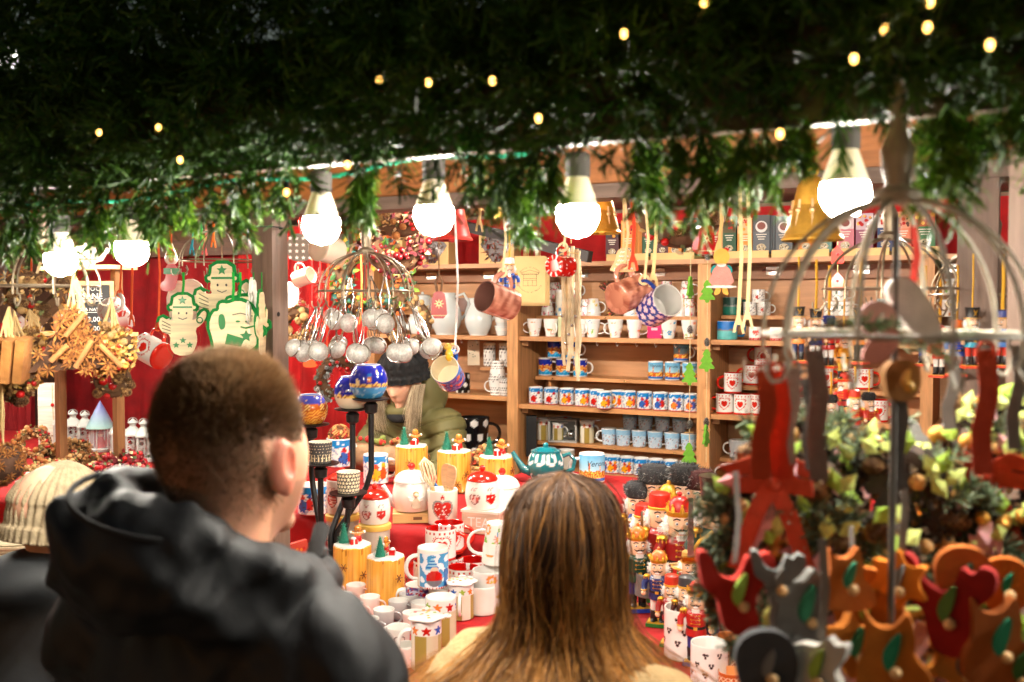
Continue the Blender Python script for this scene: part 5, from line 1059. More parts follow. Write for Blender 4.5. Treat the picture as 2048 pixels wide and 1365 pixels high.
NUT = [  # px, py of the top, Y, height, hat, coat, trousers, hat colour, item, label
 (1435, 952, 2.72, .40, 'top', S(14, 60, 54), S(170, 20, 20), S(34, 26, 22), 'cape', 'largest nutcracker in tall black hat and dark green coat with sword'),
 (1362, 992, 2.74, .34, 'crown', S(150, 24, 24), S(30, 26, 26), RED, 'drum', 'crowned nutcracker playing a red and green drum'),
 (1322, 982, 2.86, .335, 'helm', S(150, 24, 20), S(30, 30, 80), S(206, 40, 24), 'sword', 'nutcracker in a tall red hat with a sword'),
 (1290, 1005, 2.9, .30, 'helm', S(180, 40, 30), WHITE, S(206, 40, 24), None, 'smaller red hatted nutcracker at the left of the crowd'),
 (1310, 928, 3.02, .0, 'fur', S(36, 60, 130), WHITE, S(44, 44, 46), None, 'nutcracker in grey black fur hat at the back left'),
 (1278, 962, 3.0, .32, 'fur', S(170, 120, 60), WHITE, S(50, 50, 52), None, 'fur hatted nutcracker nearest the long haired woman'),
 (1372, 928, 3.0, .0, 'fur', S(30, 60, 120), S(170, 30, 30), BLACK, 'staff', 'nutcracker in black fur hat holding a gold staff'),
 (1402, 938, 3.0, .36, 'fur', S(26, 60, 140), S(190, 150, 60), S(60, 16, 14), None, 'nutcracker in black fur hat with red plume'),
 (1340, 968, 2.97, .0, 'crown', S(190, 140, 60), WHITE, GOLD, None, 'gold crowned nutcracker half hidden in the back row'),
 (1278, 1052, 2.72, .245, 'crown', S(20, 70, 50), S(30, 40, 110), S(206, 110, 30), None, 'small king nutcracker at the left front'),
 (1320, 1100, 2.62, .225, 'crown', S(30, 50, 110), WHITE, S(220, 120, 60), None, 'small king nutcracker in front of the drummer'),
 (1347, 1148, 2.48, .2, 'helm', S(150, 30, 30), BLACK, S(196, 50, 30), None, 'tiny red hatted nutcracker in the front row'),
 (1376, 1150, 2.46, .2, 'helm', S(90, 40, 30), BLACK, S(60, 62, 66), None, 'tiny grey hatted nutcracker in the front row'),
 (1397, 1163, 2.38, .2, 'crown', S(180, 30, 26), S(30, 40, 120), S(210, 60, 40), None, 'tiny crowned nutcracker in red coat in the front row'),
 (1425, 1170, 2.44, .2, 'fur', S(30, 50, 120), WHITE, S(226, 222, 216), None, 'tiny white haired nutcracker in front of the largest one'),
 (1382, 1100, 2.66, .22, 'helm', S(30, 60, 110), WHITE, S(190, 150, 80), None, 'small gold hatted nutcracker beside the drum'),
 (1560, 1030, 2.7, .33, 'fur', S(20, 26, 60), BLACK, S(30, 30, 36), None, 'dark blue coated nutcracker behind the foreground wreaths'),
 (1620, 1010, 2.8, .34, 'crown', S(150, 26, 26), BLACK, GOLD, None, 'red coated king nutcracker behind the foreground wreaths')]
for k, (px, py, Y, H, hat, coat, tr_, hc, item, lab) in enumerate(NUT):
    base_z = ZC if Y >= 3.06 else ZA; zt = at(px, py, Y).z; Hh = (zt - base_z) / (1.04 if hat == 'top' else 1.01)
    p = on(px, Y, base_z); nutcracker(p, Hh, lab, hat, coat, tr_, hc, facing(p) + rnd.uniform(-.2, .3), item, base=rnd.choice([GREEN, DRED, BLUE]))
p = spot(1405, 1240, ZA); t = thing('music_box', 'blue round music box with gold rim below the nutcrackers', 'music box', p, facing(p)); mb = MB(); mb.lathe([(.05, .012), (.05, .03), (.044, .036), (.04, .12), (.034, .13), (.001, .131)], 36, None, lambda u, z, j: S(26, 40, 130)); mb.build('body', 'paint', t); mb = MB(); mb.lathe([(.056, 0), (.058, .006), (.052, .013)], 36, S(206, 150, 50)); mb.build('rim', 'gold', t)
mb = MB(); r2 = random.Random(3)
for k in range(12): a = -PI / 2 + r2.uniform(-1.2, 1.2); mb.prism(star_out(5, .005, .002), .001, S(236, 200, 120), rotm(0, 0, a + PI / 2) @ T(0, -.0438, r2.uniform(.045, .11)))
mb.build('star_print', 'gold', t)
# ================= hanging goods =================
YH = 2.2; ZH = 2.0
def cvec(x, y, z): return (ROT @ Vector((x, y, z)))
def frame_m(axis, hdir):
    z = cvec(*axis).normalized(); x = cvec(*hdir); x = (x - z * x.dot(z)).normalized(); y = z.cross(x)
    return Matrix(((x.x, y.x, z.x, 0), (x.y, y.y, z.y, 0), (x.z, y.z, z.z, 0), (0, 0, 0, 1)))
def ribbon(t, a, b, wd, colr, name='ribbon', mat='felt', sway=.01):
    a, b = Vector(a), Vector(b); mid = a.lerp(b, .5) + Vector((sway, 0, 0)); mb = MB(); mb.strip([a, a.lerp(mid, .6), mid, b.lerp(mid, .5), b], wd, colr, (cvec(1, 0, 0))); return mb.build(name, mat, t)
def hmug(px, py, Y, wpx, hf, axis, hdir, label, rib, ztop=None, **k):
    p = at(px, py, Y); r = sz(wpx / 2, p); h = r * hf; t = thing('hanging_mug', label, 'mug', p, 0, 'mugs hanging from ribbons'); M = frame_m(axis, hdir) @ rotm(0, 0, 0) @ T(0, 0, -h / 2)
    mug_parts(t, r=r, h=h, M=M, **k); q = M @ Vector((r * 1.75 * k.get('hs', 1), 0, h * .62)); 
    if rib: ribbon(t, q + Vector((0, 0, -.01)), Vector((q.x, q.y, (ztop or ZH) - p.z + .005)), .006, rib); mb = MB(T(q)); mb.torus((0, 0, 0), .011, .003, rib, rotm(1.3, .4), 12, 5); mb.build('knot', 'felt', t)
    return t
RIB = S(226, 90, 46)
rp2 = lambda f, da=0: (lambda x, y, u: f(x, y, u))
hmug(305, 703, 2.1, 56, 2.2, (-.8, .35, -.42), (.4, .9, .1), 'white heart mug with red handle hanging before the red curtain', RIB, paint=lambda x, y, u: P_heart(x - .1, y, u), inner=RED, hcol=HM_R, seg=90, rows=44, prof=None)
hmug(232, 632, 2.25, 54, 2.2, (-.6, .5, -.6), (.2, .95, .2), 'white mug with red line print hanging right of the chalkboard', RIB, paint=lambda x, y, u: (S(200, 60, 50) if abs(nz(x * 4, y * 4, 3)) < .05 or abs(y - .12) < .02 else WHITE), seg=60, rows=30)
hmug(50, 640, 2.3, 54, 2.2, (-.5, .5, -.65), (.3, .9, .2), 'white mug with red line print hanging at far left', RIB, paint=lambda x, y, u: (S(190, 50, 40) if abs(nz(x * 4, y * 4, 8)) < .05 or abs(y - .12) < .02 else WHITE), seg=60, rows=30)
hmug(607, 555, 2.9, 34, 2.3, (.85, .25, .42), (-.3, .9, .2), 'small cream mug with red rim hanging right of the post', RED, 2.05, paint=lambda x, y, u: RED if y > .95 or y < .04 else S(236, 226, 210), inner=S(226, 214, 196))
hmug(996, 602, YH, 64, 2.3, (-.72, .22, .62), (.35, .9, -.1), 'brown pink ribbed mug hanging with its mouth to the left', S(236, 206, 160), paint=P_grain(S(150, 84, 66), S(206, 140, 116)), inner=S(112, 74, 64), hcol=S(196, 130, 110), seg=80, rows=40, hr=.0075)
hmug(1122, 533, YH + .1, 44, 2.2, (.62, .02, -.75), (-.2, .95, .3), 'small red mug hanging with its white base to the front', S(240, 214, 170), paint=P_dots(S(196, 26, 16), WHITE, .3, .12), inner=S(190, 180, 170), hcol=HM_R, seg=60, rows=30)
hmug(1258, 588, YH + .05, 66, 2.3, (.72, .3, -.6), (-.25, .95, .1), 'brown streaked mug hanging with its labelled base to the front', S(240, 200, 150), paint=P_grain(S(140, 74, 56), S(206, 136, 108)), inner=S(120, 80, 70), hcol=S(200, 130, 106), seg=80, rows=40, hr=.0075)
hmug(1318, 612, YH + .05, 68, 2.2, (.35, .28, .88), (-.5, .85, .1), 'grey lined mug with dark blue flowers hanging mouth forward', S(240, 200, 150), paint=P_flowerblue, inner=S(206, 202, 196), hcol=S(24, 50, 120), seg=90, rows=44, hr=.007)
m8 = hmug(896, 748, YH + .1, 58, 2.0, (-.18, .38, .9), (.25, .9, -.2), 'bright blue mug with cream inside hanging beside the seller', WHITE, paint=lambda x, y, u: S(20, 110, 200) if y > .86 else (S(226, 120, 60) if nz(x * 5, y * 5, 2) > .25 else S(50, 60, 150) if nz(x * 8, y * 8, 5) > -.1 else S(90, 140, 200)), inner=S(244, 226, 190), hcol=S(20, 100, 190), seg=80, rows=40)
mb = MB(T(.01, -.01, .052)); mb.sphere((0, 0, 0), (.012, .01, .018), YEL, 10, 8); mb.sphere((-.004, 0, .022), (.012, .011, .010), S(240, 190, 80), 10, 8)
for s_ in (-1, 1): mb.sphere((-.004 + s_ * .013, 0, .028), (.008, .004, .005), S(236, 180, 120), 8, 6); mb.sphere((-.004 + s_ * .004, -.01, .025), .0018, BLACK, 6, 4)
mb.build('cow_figure', 'ceramic', m8)
# stickers on two hanging mug bases are left blank labels
# ---- wire bell cages ----
WIREC = S(150, 134, 112)
def cage(p, R, Hd, label, ztop, nrib=10, colr=WIREC, rw=.0026, hooks=10, fin=.05, mat='wire'):
    """p = centre of the lower ring"""
    t = thing('wire_cage', label, 'wire cage', p, 0); mb = MB(); mb.torus((0, 0, 0), R, rw, colr, n=48); mb.build('ring', mat, t)
    for k in range(nrib):
        a = 2 * PI * (k + .3) / nrib; c, s_ = math.cos(a), math.sin(a); q = [(R * math.cos(b) * c, R * math.cos(b) * s_, Hd * math.sin(b)) for b in [PI / 2 * j / 12 for j in range(13)]]
        q = [(q[0][0] * 1.0, q[0][1] * 1.0, -.02)] + q; mb = MB(); mb.tube(q, rw, colr, 6); mb.build('rib', mat, t)
    HK_ = []
    for k in range(hooks):
        a = 2 * PI * (k + .3) / hooks; c, s_ = math.cos(a), math.sin(a); r_ = lambda d: R + d
        mb = MB(); mb.tube([(r_(d) * c, r_(d) * s_, z) for d, z in ((0, -.018), (-.006, -.03), (.004, -.044), (.014, -.046), (.02, -.038), (.02, -.028))], rw * .8, colr, 5); mb.build('hook', mat, t); HK_.append(Vector(p) + Vector((r_(.008) * c, r_(.008) * s_, -.044)))
    mb = MB(T(0, 0, Hd)); mb.lathe([(.022 * fin / .05, -.004), (.024 * fin / .05, .006), (.012 * fin / .05, .014), (.014 * fin / .05, .03), (.016 * fin / .05, .05), (.007 * fin / .05, .07 * fin / .05), (.011 * fin / .05, .09 * fin / .05), (.006 * fin / .05, .11 * fin / .05), (.001, .125 * fin / .05)], 14, colr); mb.build('finial', mat, t)
    zt = Hd + .12 * fin / .05; mb = MB(); mb.torus((0, 0, zt + .008), .010, .002, colr, rotm(PI / 2), 14, 5); mb.tube([(0, 0, zt + .017), (0, 0, ztop - p[2])], .0018, S(150, 120, 80), 5); mb.build('hanger', mat, t); return t, HK_
# tea infuser cage
pc3 = at(733, 582, YH + .02); cg3, hk3 = cage(pc3, .128, .105, 'bronze wire cage hung with tea infusers', 2.0, 12)
def infuser():
    t = thing('tea_infuser', 'x', 'tea infuser', (0, 0, -5)); r = .0245; mb = MB(T(0, 0, -.122)); mb.sphere((0, 0, 0), r, S(215, 212, 205), 20, 12); mb.build('mesh_ball', 'mesh_metal', t); mb = MB(T(0, 0, -.122)); mb.torus((0, 0, 0), r * 1.02, .0018, S(200, 198, 192), rotm(PI / 2), 30, 6); mb.build('rim', 'steel', t)
    for s_ in (-1, 1): mb = MB(); mb.tube([(s_ * .002, 0, 0), (s_ * .013, 0, -.05), (s_ * .009, 0, -.088), (s_ * .004, 0, -.099)], .0014, S(200, 198, 192), 5); mb.build('tong', 'steel', t)
    mb = MB(); mb.torus((0, 0, -.004), .004, .001, S(200, 198, 192), rotm(PI / 2), 10, 4); mb.build('loop', 'steel', t); return t
inf = infuser(); n_ = 0
for j, h in enumerate(hk3 + [at(705, 556, YH), at(742, 552, YH - .02), at(700, 600, YH - .05), at(770, 600, YH - .06)]):
    for k in range(3 if j < 12 else 1):
        d = h - pc3; a = math.atan2(d.y, d.x) + (k - 1) * .22; tt = (.42 + rnd.uniform(-.16, .1)) if j < 12 else .05; dv = Vector((math.cos(a) * math.sin(tt), math.sin(a) * math.sin(tt), -math.cos(tt)))
        e = (dv.to_track_quat('-Z', 'Y') @ rotm(0, 0, rnd.uniform(-.8, .8)).to_quaternion()).to_euler(); dup(inf, h + Vector((0, 0, -.003 * k + (.0 if j < 12 else .06))), 0, 'round mesh tea infuser hanging from the bronze cage', 'tea infusers on the cage', rot=e)
drop(inf)
# green santa and snowman ornaments on the second cage
pc2 = at(441, 522, 2.3); cg2, hk2 = cage(pc2, .125, .095, 'brown wire cage hung with green cut out ornaments', 2.0, 9)
OG = S(10, 122, 50); OC = S(240, 222, 176)
def grow(out, g):
    cx = sum(p[0] for p in out) / len(out); cz = sum(p[1] for p in out) / len(out); n = len(out); res = []
    for i in range(n):
        a, b = out[i - 1], out[(i + 1) % n]; dx, dz = b[0] - a[0], b[1] - a[1]; L = math.hypot(dx, dz) or 1; res.append((out[i][0] + g * dz / L, out[i][1] - g * dx / L))
    ar = lambda o: sum(o[i][0] * o[(i + 1) % n][1] - o[(i + 1) % n][0] * o[i][1] for i in range(n)); return res if abs(ar(res)) > abs(ar(out)) else [(2 * o[0] - r[0], 2 * o[1] - r[1]) for o, r in zip(out, res)]
snow = smooth_out([(-.035, .16), (.035, .16), (.04, .115), (.055, .112), (.052, .10), (.04, .098), (.045, .07), (.035, .05), (.06, .06), (.085, .095), (.10, .085), (.095, .06), (.075, .03), (.05, .015), (.06, -.03), (.05, -.07), (.03, -.10), (-.03, -.10), (-.055, -.065), (-.05, -.01), (-.085, .0), (-.10, .03), (-.09, .07), (-.06, .05), (-.035, .05), (-.045, .07), (-.04, .098), (-.052, .10), (-.055, .112), (-.04, .115)], 1)
santa = smooth_out([(-.02, .10), (.02, .115), (.06, .10), (.085, .06), (.09, .02), (.12, .0), (.095, -.02), (.09, -.05), (.06, -.075), (.02, -.085), (-.03, -.08), (-.06, -.11), (-.10, -.11), (-.105, -.085), (-.07, -.07), (-.075, -.03), (-.09, .02), (-.075, .07), (-.05, .075), (-.05, .10), (-.035, .105)], 1)
def cutout(p, out, s, label, detail, rz=0, top=None):
    t = thing('cut_out_ornament', label, 'ornament', p, rz, 'green cut out ornaments'); o1 = [(x * s, z * s) for x, z in out]; mb = MB(); mb.prism(grow(o1, .011 * s / .8), .004, OG, T(0, .004, 0)); mb.build('backing', 'felt', t); mb = MB(); mb.prism(o1, .004, OC, T(0, -.0005, 0)); mb.build('front', 'wood', t); mb = MB(); Y = -.0032
    B = BLACK
    if detail == 'snow':
        for sx in (-.016, .016): mb.sphere((sx * s, Y, .082 * s), (.004 * s, .002, .005 * s), B, 8, 5)
        mb.box((0, Y, .108 * s), (.078 * s, .0015, .008 * s), OG); mb.prism([(x * s, (z + .137) * s) for x, z in star_out(5, .02, .009)], .0015, OG, T(0, Y, 0)); mb.tube([(-.018 * s, Y, .062 * s), (0, Y, .055 * s), (.018 * s, Y, .062 * s)], .0018, B, 4)
        for q in range(4): mb.tube([(-.05 * s, Y, (.03 - .012 * q) * s), (-.085 * s, Y, (.05 - .016 * q) * s)], .0016, S(90, 80, 50), 4)
        for q in range(3): mb.prism([(x * s + (q - 1) * .028 * s, (z - .055 + .02 * (q % 2)) * s) for x, z in star_out(5, .015, .007)], .0015, OG, T(0, Y, 0))
        mb.torus((.07 * s, Y, .052 * s), .012 * s, .0022, OG, rotm(PI / 2), 14, 4)
    else:
        for sx in (.02, .055): mb.sphere((sx * s, Y, .035 * s), (.009 * s, .002, .004 * s), OG, 8, 5)
        mb.prism([(-.02 * s, -.01 * s), (.045 * s, -.03 * s), (.03 * s, -.06 * s), (-.03 * s, -.05 * s)], .0015, OG, T(0, Y, 0)); mb.prism([((.05 + x) * s, (-.02 + z) * s) for x, z in star_out(5, .024, .012)], .0015, OG, T(0, Y, 0)); mb.prism(smooth_out([(-.055 * s, .06 * s), (-.03 * s, .065 * s), (-.025 * s, .01 * s), (-.05 * s, .0)]), .0015, OG, T(0, Y, 0))
        mb.tube([(.0, Y, .06 * s), (.03 * s, Y, .066 * s), (.075 * s, Y, .055 * s)], .002, S(90, 80, 50), 4); mb.tube([(-.07 * s, Y, -.075 * s), (-.03 * s, Y, -.06 * s)], .004 * s, OG, 4); mb.tube([(.03 * s, Y, .015 * s), (.05 * s, Y, .01 * s), (.08 * s, Y, .018 * s)], .003 * s, OG, 5)
    mb.build('cut_details', 'paint', t)['kind'] = 'stuff'; zt = .16 * s if detail == 'snow' else .11 * s
    if top: ribbon(t, (0, 0, zt), Vector(top) - Vector(p), .007, S(20, 150, 50), sway=.002)
    return t
for k, (px, py, Y, s, o_, dt, lab, rz) in enumerate(((445, 615, 2.2, .8, snow, 'snow', 'green backed wooden snowman with top hat, centre back of the cage', .5), (466, 662, 2.08, .74, santa, 'santa', 'green backed wooden bearded figure with star, front of the cage', .5), (366, 665, 2.12, .68, snow, 'snow', 'smaller green backed wooden snowman at left of the cage', .7), (480, 650, 2.14, .72, santa, 'santa', 'green backed bearded figure just behind the front one', .45))):
    p = at(px, py, Y); cutout(p, o_, s, lab, dt, rz, at(px, 545, Y))
for k, (px, py, Y, rz, c1, lab) in enumerate(((372, 610, 2.42, .4, S(236, 230, 214), 'plain cream back of a cut out ornament at the cage left'), (524, 665, 2.12, 2.1, S(228, 206, 160), 'cut out ornament seen edge on beside the stall post'), (508, 640, 2.14, 2.1, S(240, 234, 222), 'cream cut out ornament seen nearly edge on'))):
    p = at(px, py, Y); t = thing('cut_out_ornament', lab, 'ornament', p, rz, 'green cut out ornaments'); o1 = [(x * .7, z * .7) for x, z in (santa if k < 1 else snow)]; mb = MB(); mb.prism(grow(o1, .008), .004, c1 if k != 1 else OG, T(0, .004, 0)); mb.build('backing', 'felt', t); mb = MB(); mb.prism(o1, .004, c1, T(0, -.0005, 0)); mb.build('front', 'wood', t); ribbon(t, (0, 0, .1), at(px, 545, Y) - p, .007, S(20, 150, 50) if k else WHITE, sway=.002)
# ---- star anise, cones, berries ----
def anise_mesh():
    mb = MB()
    for k in range(8):
        a = 2 * PI * k / 8; c, s_ = math.cos(a), math.sin(a); L = 1.0; mb.add([(0, -.1, 0), (c * .5 - s_ * .11, -.12, s_ * .5 + c * .11), (c * L, -.3, s_ * L), (c * .5 + s_ * .11, -.12, s_ * .5 - c * .11), (c * .45, .12, s_ * .45)], [(0, 3, 2, 1), (0, 1, 4), (1, 2, 4), (2, 3, 4), (3, 0, 4)], S(206, 136, 60) if k % 2 else S(170, 100, 40))
    mb.sphere((0, -.1, 0), .14, S(120, 66, 28), 6, 4); return mb.mesh('star_anise', 'bark', 20)
ANI = anise_mesh()
def cone_mesh(c0=S(140, 92, 50), c1=S(206, 160, 100)):
    mb = MB(); mb.lathe([(.1, -.9), (.42, -.5), (.5, 0), (.3, .7), (.05, 1)], 8, mixc(c0, BLACK, .4)); r2 = random.Random(1)
    for j in range(9):
        z = -.85 + j * .2; R_ = .62 * math.sin(PI * min(1, (j + 1.6) / 10.5)) ** .8 + .06
        for k in range(8): a = 2 * PI * (k + .5 * (j % 2)) / 8; c, s_ = math.cos(a), math.sin(a); w_ = .2; mb.add([(c * R_ * .5, s_ * R_ * .5, z - .05), (c * R_ - s_ * w_, s_ * R_ + c * w_, z + .1), (c * R_ * 1.12, s_ * R_ * 1.12, z + .2), (c * R_ + s_ * w_, s_ * R_ - c * w_, z + .1)], [(0, 1, 2, 3)], mixc(c0, c1, r2.random()))
    return mb.mesh('pine_cone', 'bark', 20)
CONE = cone_mesh(); CONEG = cone_mesh(S(110, 100, 90), S(226, 226, 222)); 
def ball_mesh(colr, nm, mat='paint'): mb = MB(); mb.sphere((0, 0, 0), 1, colr, 10, 7); return mb.mesh(nm, mat)
BERRY = ball_mesh(S(190, 16, 16), 'berry'); BERRYD = ball_mesh(S(120, 10, 20), 'berry'); NUTM = ball_mesh(S(186, 120, 60), 'nut', 'bark'); NUTL = ball_mesh(S(214, 170, 110), 'nut', 'bark')
def leaf_mesh(colr, nm): mb = MB(); mb.add([(0, 0, 0), (.35, .1, .5), (0, .15, 1.1), (-.35, .1, .5), (0, -.08, .5)], [(0, 1, 4), (1, 2, 4), (2, 3, 4), (3, 0, 4)], colr); return mb.mesh(nm, 'felt', 20)
LEAF = leaf_mesh(S(60, 100, 50), 'leaf')
def inst(me, name, parent, loc, s, rot=None):
    o = bpy.data.objects.new(name, me); COL.objects.link(o); o.parent = parent; o.location = loc; o.scale = (s, s, s) if not hasattr(s, '__len__') else s; o.rotation_euler = rot or (rnd.uniform(0, 6), rnd.uniform(0, 6), rnd.uniform(0, 6)); return o
def wreath(p, R, r, label, items, n, rz=0, tilt=0, ringc=S(96, 66, 40), heart=False, group=None, hang_=None, seed=1, filler=120, fcols=None, name='wreath'):
    """ring of cones, nuts, berries; the ring lies in x-z facing -y, turned by rz; tilt lays it back"""
    r2 = random.Random(seed); t = thing(name, label, 'wreath', p, 0, group); M = rotm(0, 0, rz) @ rotm(-tilt)
    def pt(a): 
        if heart: return Vector((R * 16 * math.sin(a) ** 3 / 15, 0, R * (13 * math.cos(a) - 5 * math.cos(2 * a) - 2 * math.cos(3 * a) - math.cos(4 * a)) / 15))
        return Vector((R * math.cos(a), 0, R * math.sin(a)))
    mb = MB(M); mb.tube([pt(2 * PI * k / 30) for k in range(30)], r * .7, ringc, 7, True); mb.build('ring', 'bark', t)
    if filler:
        mb = MB(M); fc = fcols or [S(150, 110, 60), S(110, 80, 46), S(196, 160, 104), S(90, 100, 60), S(206, 180, 140)]
        for k in range(filler):
            a = r2.uniform(0, 2 * PI); b = r2.uniform(0, 2 * PI); q = pt(a) * (1 + r / R * .8 * math.cos(b)) + Vector((0, -abs(math.sin(b)) * r * .95 * (1 if r2.random() < .85 else -1), r2.gauss(0, r * .2))); v = Vector((r2.gauss(0, 1), r2.gauss(0, 1) - .6, r2.gauss(0, 1))).normalized() * r * r2.uniform(.25, .6); s_ = v.orthogonal().normalized() * r * .16; mb.add([q - s_, q + v * .5 + s_, q + v, q + v * .5 - s_ * 1.5, q + v.cross(s_).normalized() * r * .12], [(0, 1, 4), (1, 2, 4), (2, 3, 4), (3, 0, 4)], r2.choice(fc))
        o = mb.build('filler', 'bark', t); o['kind'] = 'stuff'
    for k in range(n):
        me, nm, s_ = r2.choice(items); a = 2 * PI * (k + r2.random() * .8) / n; b = r2.uniform(-.2, 1.2) * PI; q = pt(a) * (1 + r / R * .7 * math.cos(b)) + Vector((0, -abs(math.sin(b)) * r * .9 - r * .15, r2.gauss(0, r * .15))); inst(me, nm, t, M @ q, s_ * r2.uniform(.75, 1.2))
    if hang_: ribbon(t, (0, 0, R), (0, .01, hang_ - p[2]), .007, S(226, 196, 150), sway=.0)
    return t
IT1 = [(CONE, 'pine_cone', .022), (CONE, 'pine_cone', .017), (BERRY, 'berry', .009), (NUTM, 'nut', .014)]
wreath(at(800, 400, 2.75), .10, .035, 'pine cone wreath with red berries hung left of the central bulb', IT1, 30, .4, hang_=2.1, seed=2)
wreath(at(925, 375, 2.8), .075, .035, 'small pine cone wreath with red berries right of the central bulb', IT1, 24, .4, hang_=2.1, seed=3)
wreath(at(1362, 400, 2.5), .10, .038, 'gold dusted pine cone wreath hanging beside the gold bells', [(CONE, 'pine_cone', .024), (BERRY, 'berry', .011), (BERRYD, 'berry', .012), (LEAF, 'leaf', .03)], 34, .4, hang_=2.1, seed=4)
wreath(at(1362, 322, 2.42), .05, .028, 'small gold dusted pine cone cluster above the beam', [(CONE, 'pine_cone', .02), (BERRY, 'berry', .01)], 16, .4, hang_=2.12, seed=5)
wreath(at(790, 480, 3.0), .09, .05, 'dark red dried petal wreath in front of the kraft boxes', [(BERRYD, 'berry', .012)], 40, .4, hang_=2.12, seed=6, fcols=[S(90, 16, 26), S(120, 20, 30), S(70, 14, 20), S(200, 150, 110)], filler=240)
wreath(at(677, 757, 3.9), .085, .04, 'frosted grey cone wreath on the red curtain beside the seller', [(CONEG, 'pine_cone', .022), (BERRY, 'berry', .011)], 26, .5, hang_=None, seed=7, fcols=[S(150, 156, 150), S(110, 116, 100), S(200, 206, 204)])
wreath(at(745, 560, 3.4), .13, .06, 'mixed Christmas wreath with beads, green stars and orange bows behind the cage', [(CONE, 'pine_cone', .02), (BERRY, 'berry', .01), (NUTL, 'nut', .014), (LEAF, 'leaf', .04)], 46, .5, hang_=2.1, seed=8, fcols=[S(130, 170, 60), S(200, 90, 30), S(90, 110, 80), S(226, 160, 50), S(60, 120, 110)], filler=300)
wreath(at(595, 655, 3.6), .07, .045, 'pine cone and nut cluster beside the brown post', [(CONE, 'pine_cone', .022), (NUTL, 'nut', .018)], 24, .5, hang_=2.0, seed=9)
wreath(at(815, 645, 3.7), .09, .03, 'wreath of gold nuts and red berries behind the tea infusers', [(NUTL, 'nut', .014), (BERRY, 'berry', .009)], 34, .5, hang_=None, seed=10)
wreath(at(540, 500, 3.8), .07, .03, 'dark green fir wreath with beads high beside the post', [(NUTL, 'nut', .012), (BERRY, 'berry', .008)], 20, .5, hang_=2.1, seed=20, fcols=[S(50, 70, 50), S(90, 96, 70)])
# ornaments on the left cage
pc1 = at(88, 572, 1.52); cg1, hk1 = cage(pc1, .12, .10, 'brown wire cage at far left hung with dried fruit ornaments', 1.95, 9)
RAF = S(206, 176, 124)
def raffia(t, top, n=9, L=.1, spread=.03, seed=1):
    r2 = random.Random(seed); mb = MB()
    for k in range(n): e = Vector((r2.gauss(0, spread), r2.gauss(0, spread * .6), -L * r2.uniform(.7, 1.1))); mb.strip([Vector(top), Vector(top) + e * .5 + Vector((r2.gauss(0, .006), 0, 0)), Vector(top) + e], .004, mixc(RAF, S(200, 160, 100), r2.random() * .5))
    mb.build('raffia', 'felt', t)
p = at(150, 690, 1.5); t = thing('anise_tree', 'triangle ornament covered in star anise and cinnamon sticks', 'ornament', p, facing(p)); tri = [(-.095, -.06), (.1, -.05), (.0, .085)]; mb = MB(); mb.prism(tri, .02, S(70, 40, 18), T(0, .012, 0)); mb.build('backing', 'bark', t); r2 = random.Random(5); n = 0
while n < 46:
    x, z = r2.uniform(-.1, .1), r2.uniform(-.062, .085)
    if abs(x) < .1 * (1 - (z + .06) / .15) + .008: inst(ANI, 'star_anise', t, (x, -.006 - r2.random() * .008, z), r2.uniform(.018, .024), (r2.gauss(0, .35), r2.uniform(0, 6), r2.gauss(0, .35))); n += 1
for a, b in (((-.05, -.035), (-.015, .0)), ((.0, -.05), (.035, .01)), ((.05, .0), (.095, -.05)), ((-.02, .02), (.02, .07))): mb = MB(); mb.tube([(a[0], -.022, a[1]), (b[0], -.022, b[1])], .006, S(170, 110, 60), 8); mb.build('cinnamon_stick', 'bark', t)
raffia(t, (.0, -.004, .16), 12, .09, .018); 
wreath(at(75, 592, 1.62), .055, .03, 'heart shaped wreath of cones, anise and red berries at left', [(CONE, 'pine_cone', .014), (BERRY, 'berry', .007), (ANI, 'star_anise', .014), (NUTL, 'nut', .01)], 40, .75, heart=True, seed=11, fcols=[S(200, 150, 80), S(150, 110, 60), S(110, 120, 70), S(226, 190, 130)], filler=200, hang_=1.85)
for k, (px, py, Y, r_s, lab) in enumerate(((225, 700, 1.62, .05, 'round seed disc with raffia bow right of the anise triangle'), (30, 735, 1.5, .055, 'round bark and nut wreath at far left edge'), (60, 690, 1.56, .035, 'small cinnamon and anise wreath behind the triangle'))):
    p = at(px, py, Y); t = wreath(p, r_s * .62, r_s * .6, lab, [(NUTL, 'nut', .008), (ANI, 'star_anise', .013), (BERRY, 'berry', .006), (CONE, 'pine_cone', .013)], 34, .75, seed=30 + k, fcols=[S(190, 140, 60), S(160, 116, 50), S(206, 170, 100)], filler=340, name='seed_disc'); raffia(t, (0, 0, r_s * 2.4), 9, r_s * 1.6, .02, k)
p = at(20, 720, 1.45); t = thing('bark_slices', 'stacked bark slices ornament at the left edge', 'ornament', p, .6)
for k in range(3): mb = MB(T(-.03 + .028 * k, 0, 0) @ rotm(.2, .15)); mb.prism([(-.01, -.05), (.01, -.05), (.012, .05), (-.008, .05)], .05, S(180, 120, 60)); mb.build('bark_slice', 'bark', t)
raffia(t, (0, 0, .12), 8, .08, .012, 9)
for k, (px, py, Y) in enumerate(((30, 770, 1.5), (225, 760, 1.66))): p = at(px, py, Y); t = wreath(p, .03, .02, ('cone and berry cluster under the bark slices', 'cone cluster under the seed disc')[k], IT1[:3], 12, .7, seed=50 + k, filler=60); raffia(t, (0, 0, .09), 6, .06, .008, k)
p = at(5, 930, 1.45); t = thing('anise_ball', 'amber ball of star anise at the left edge', 'ornament', p); mb = MB(); mb.sphere((0, 0, 0), .045, S(70, 40, 18), 14, 10); mb.build('core', 'bark', t); r2 = random.Random(3)
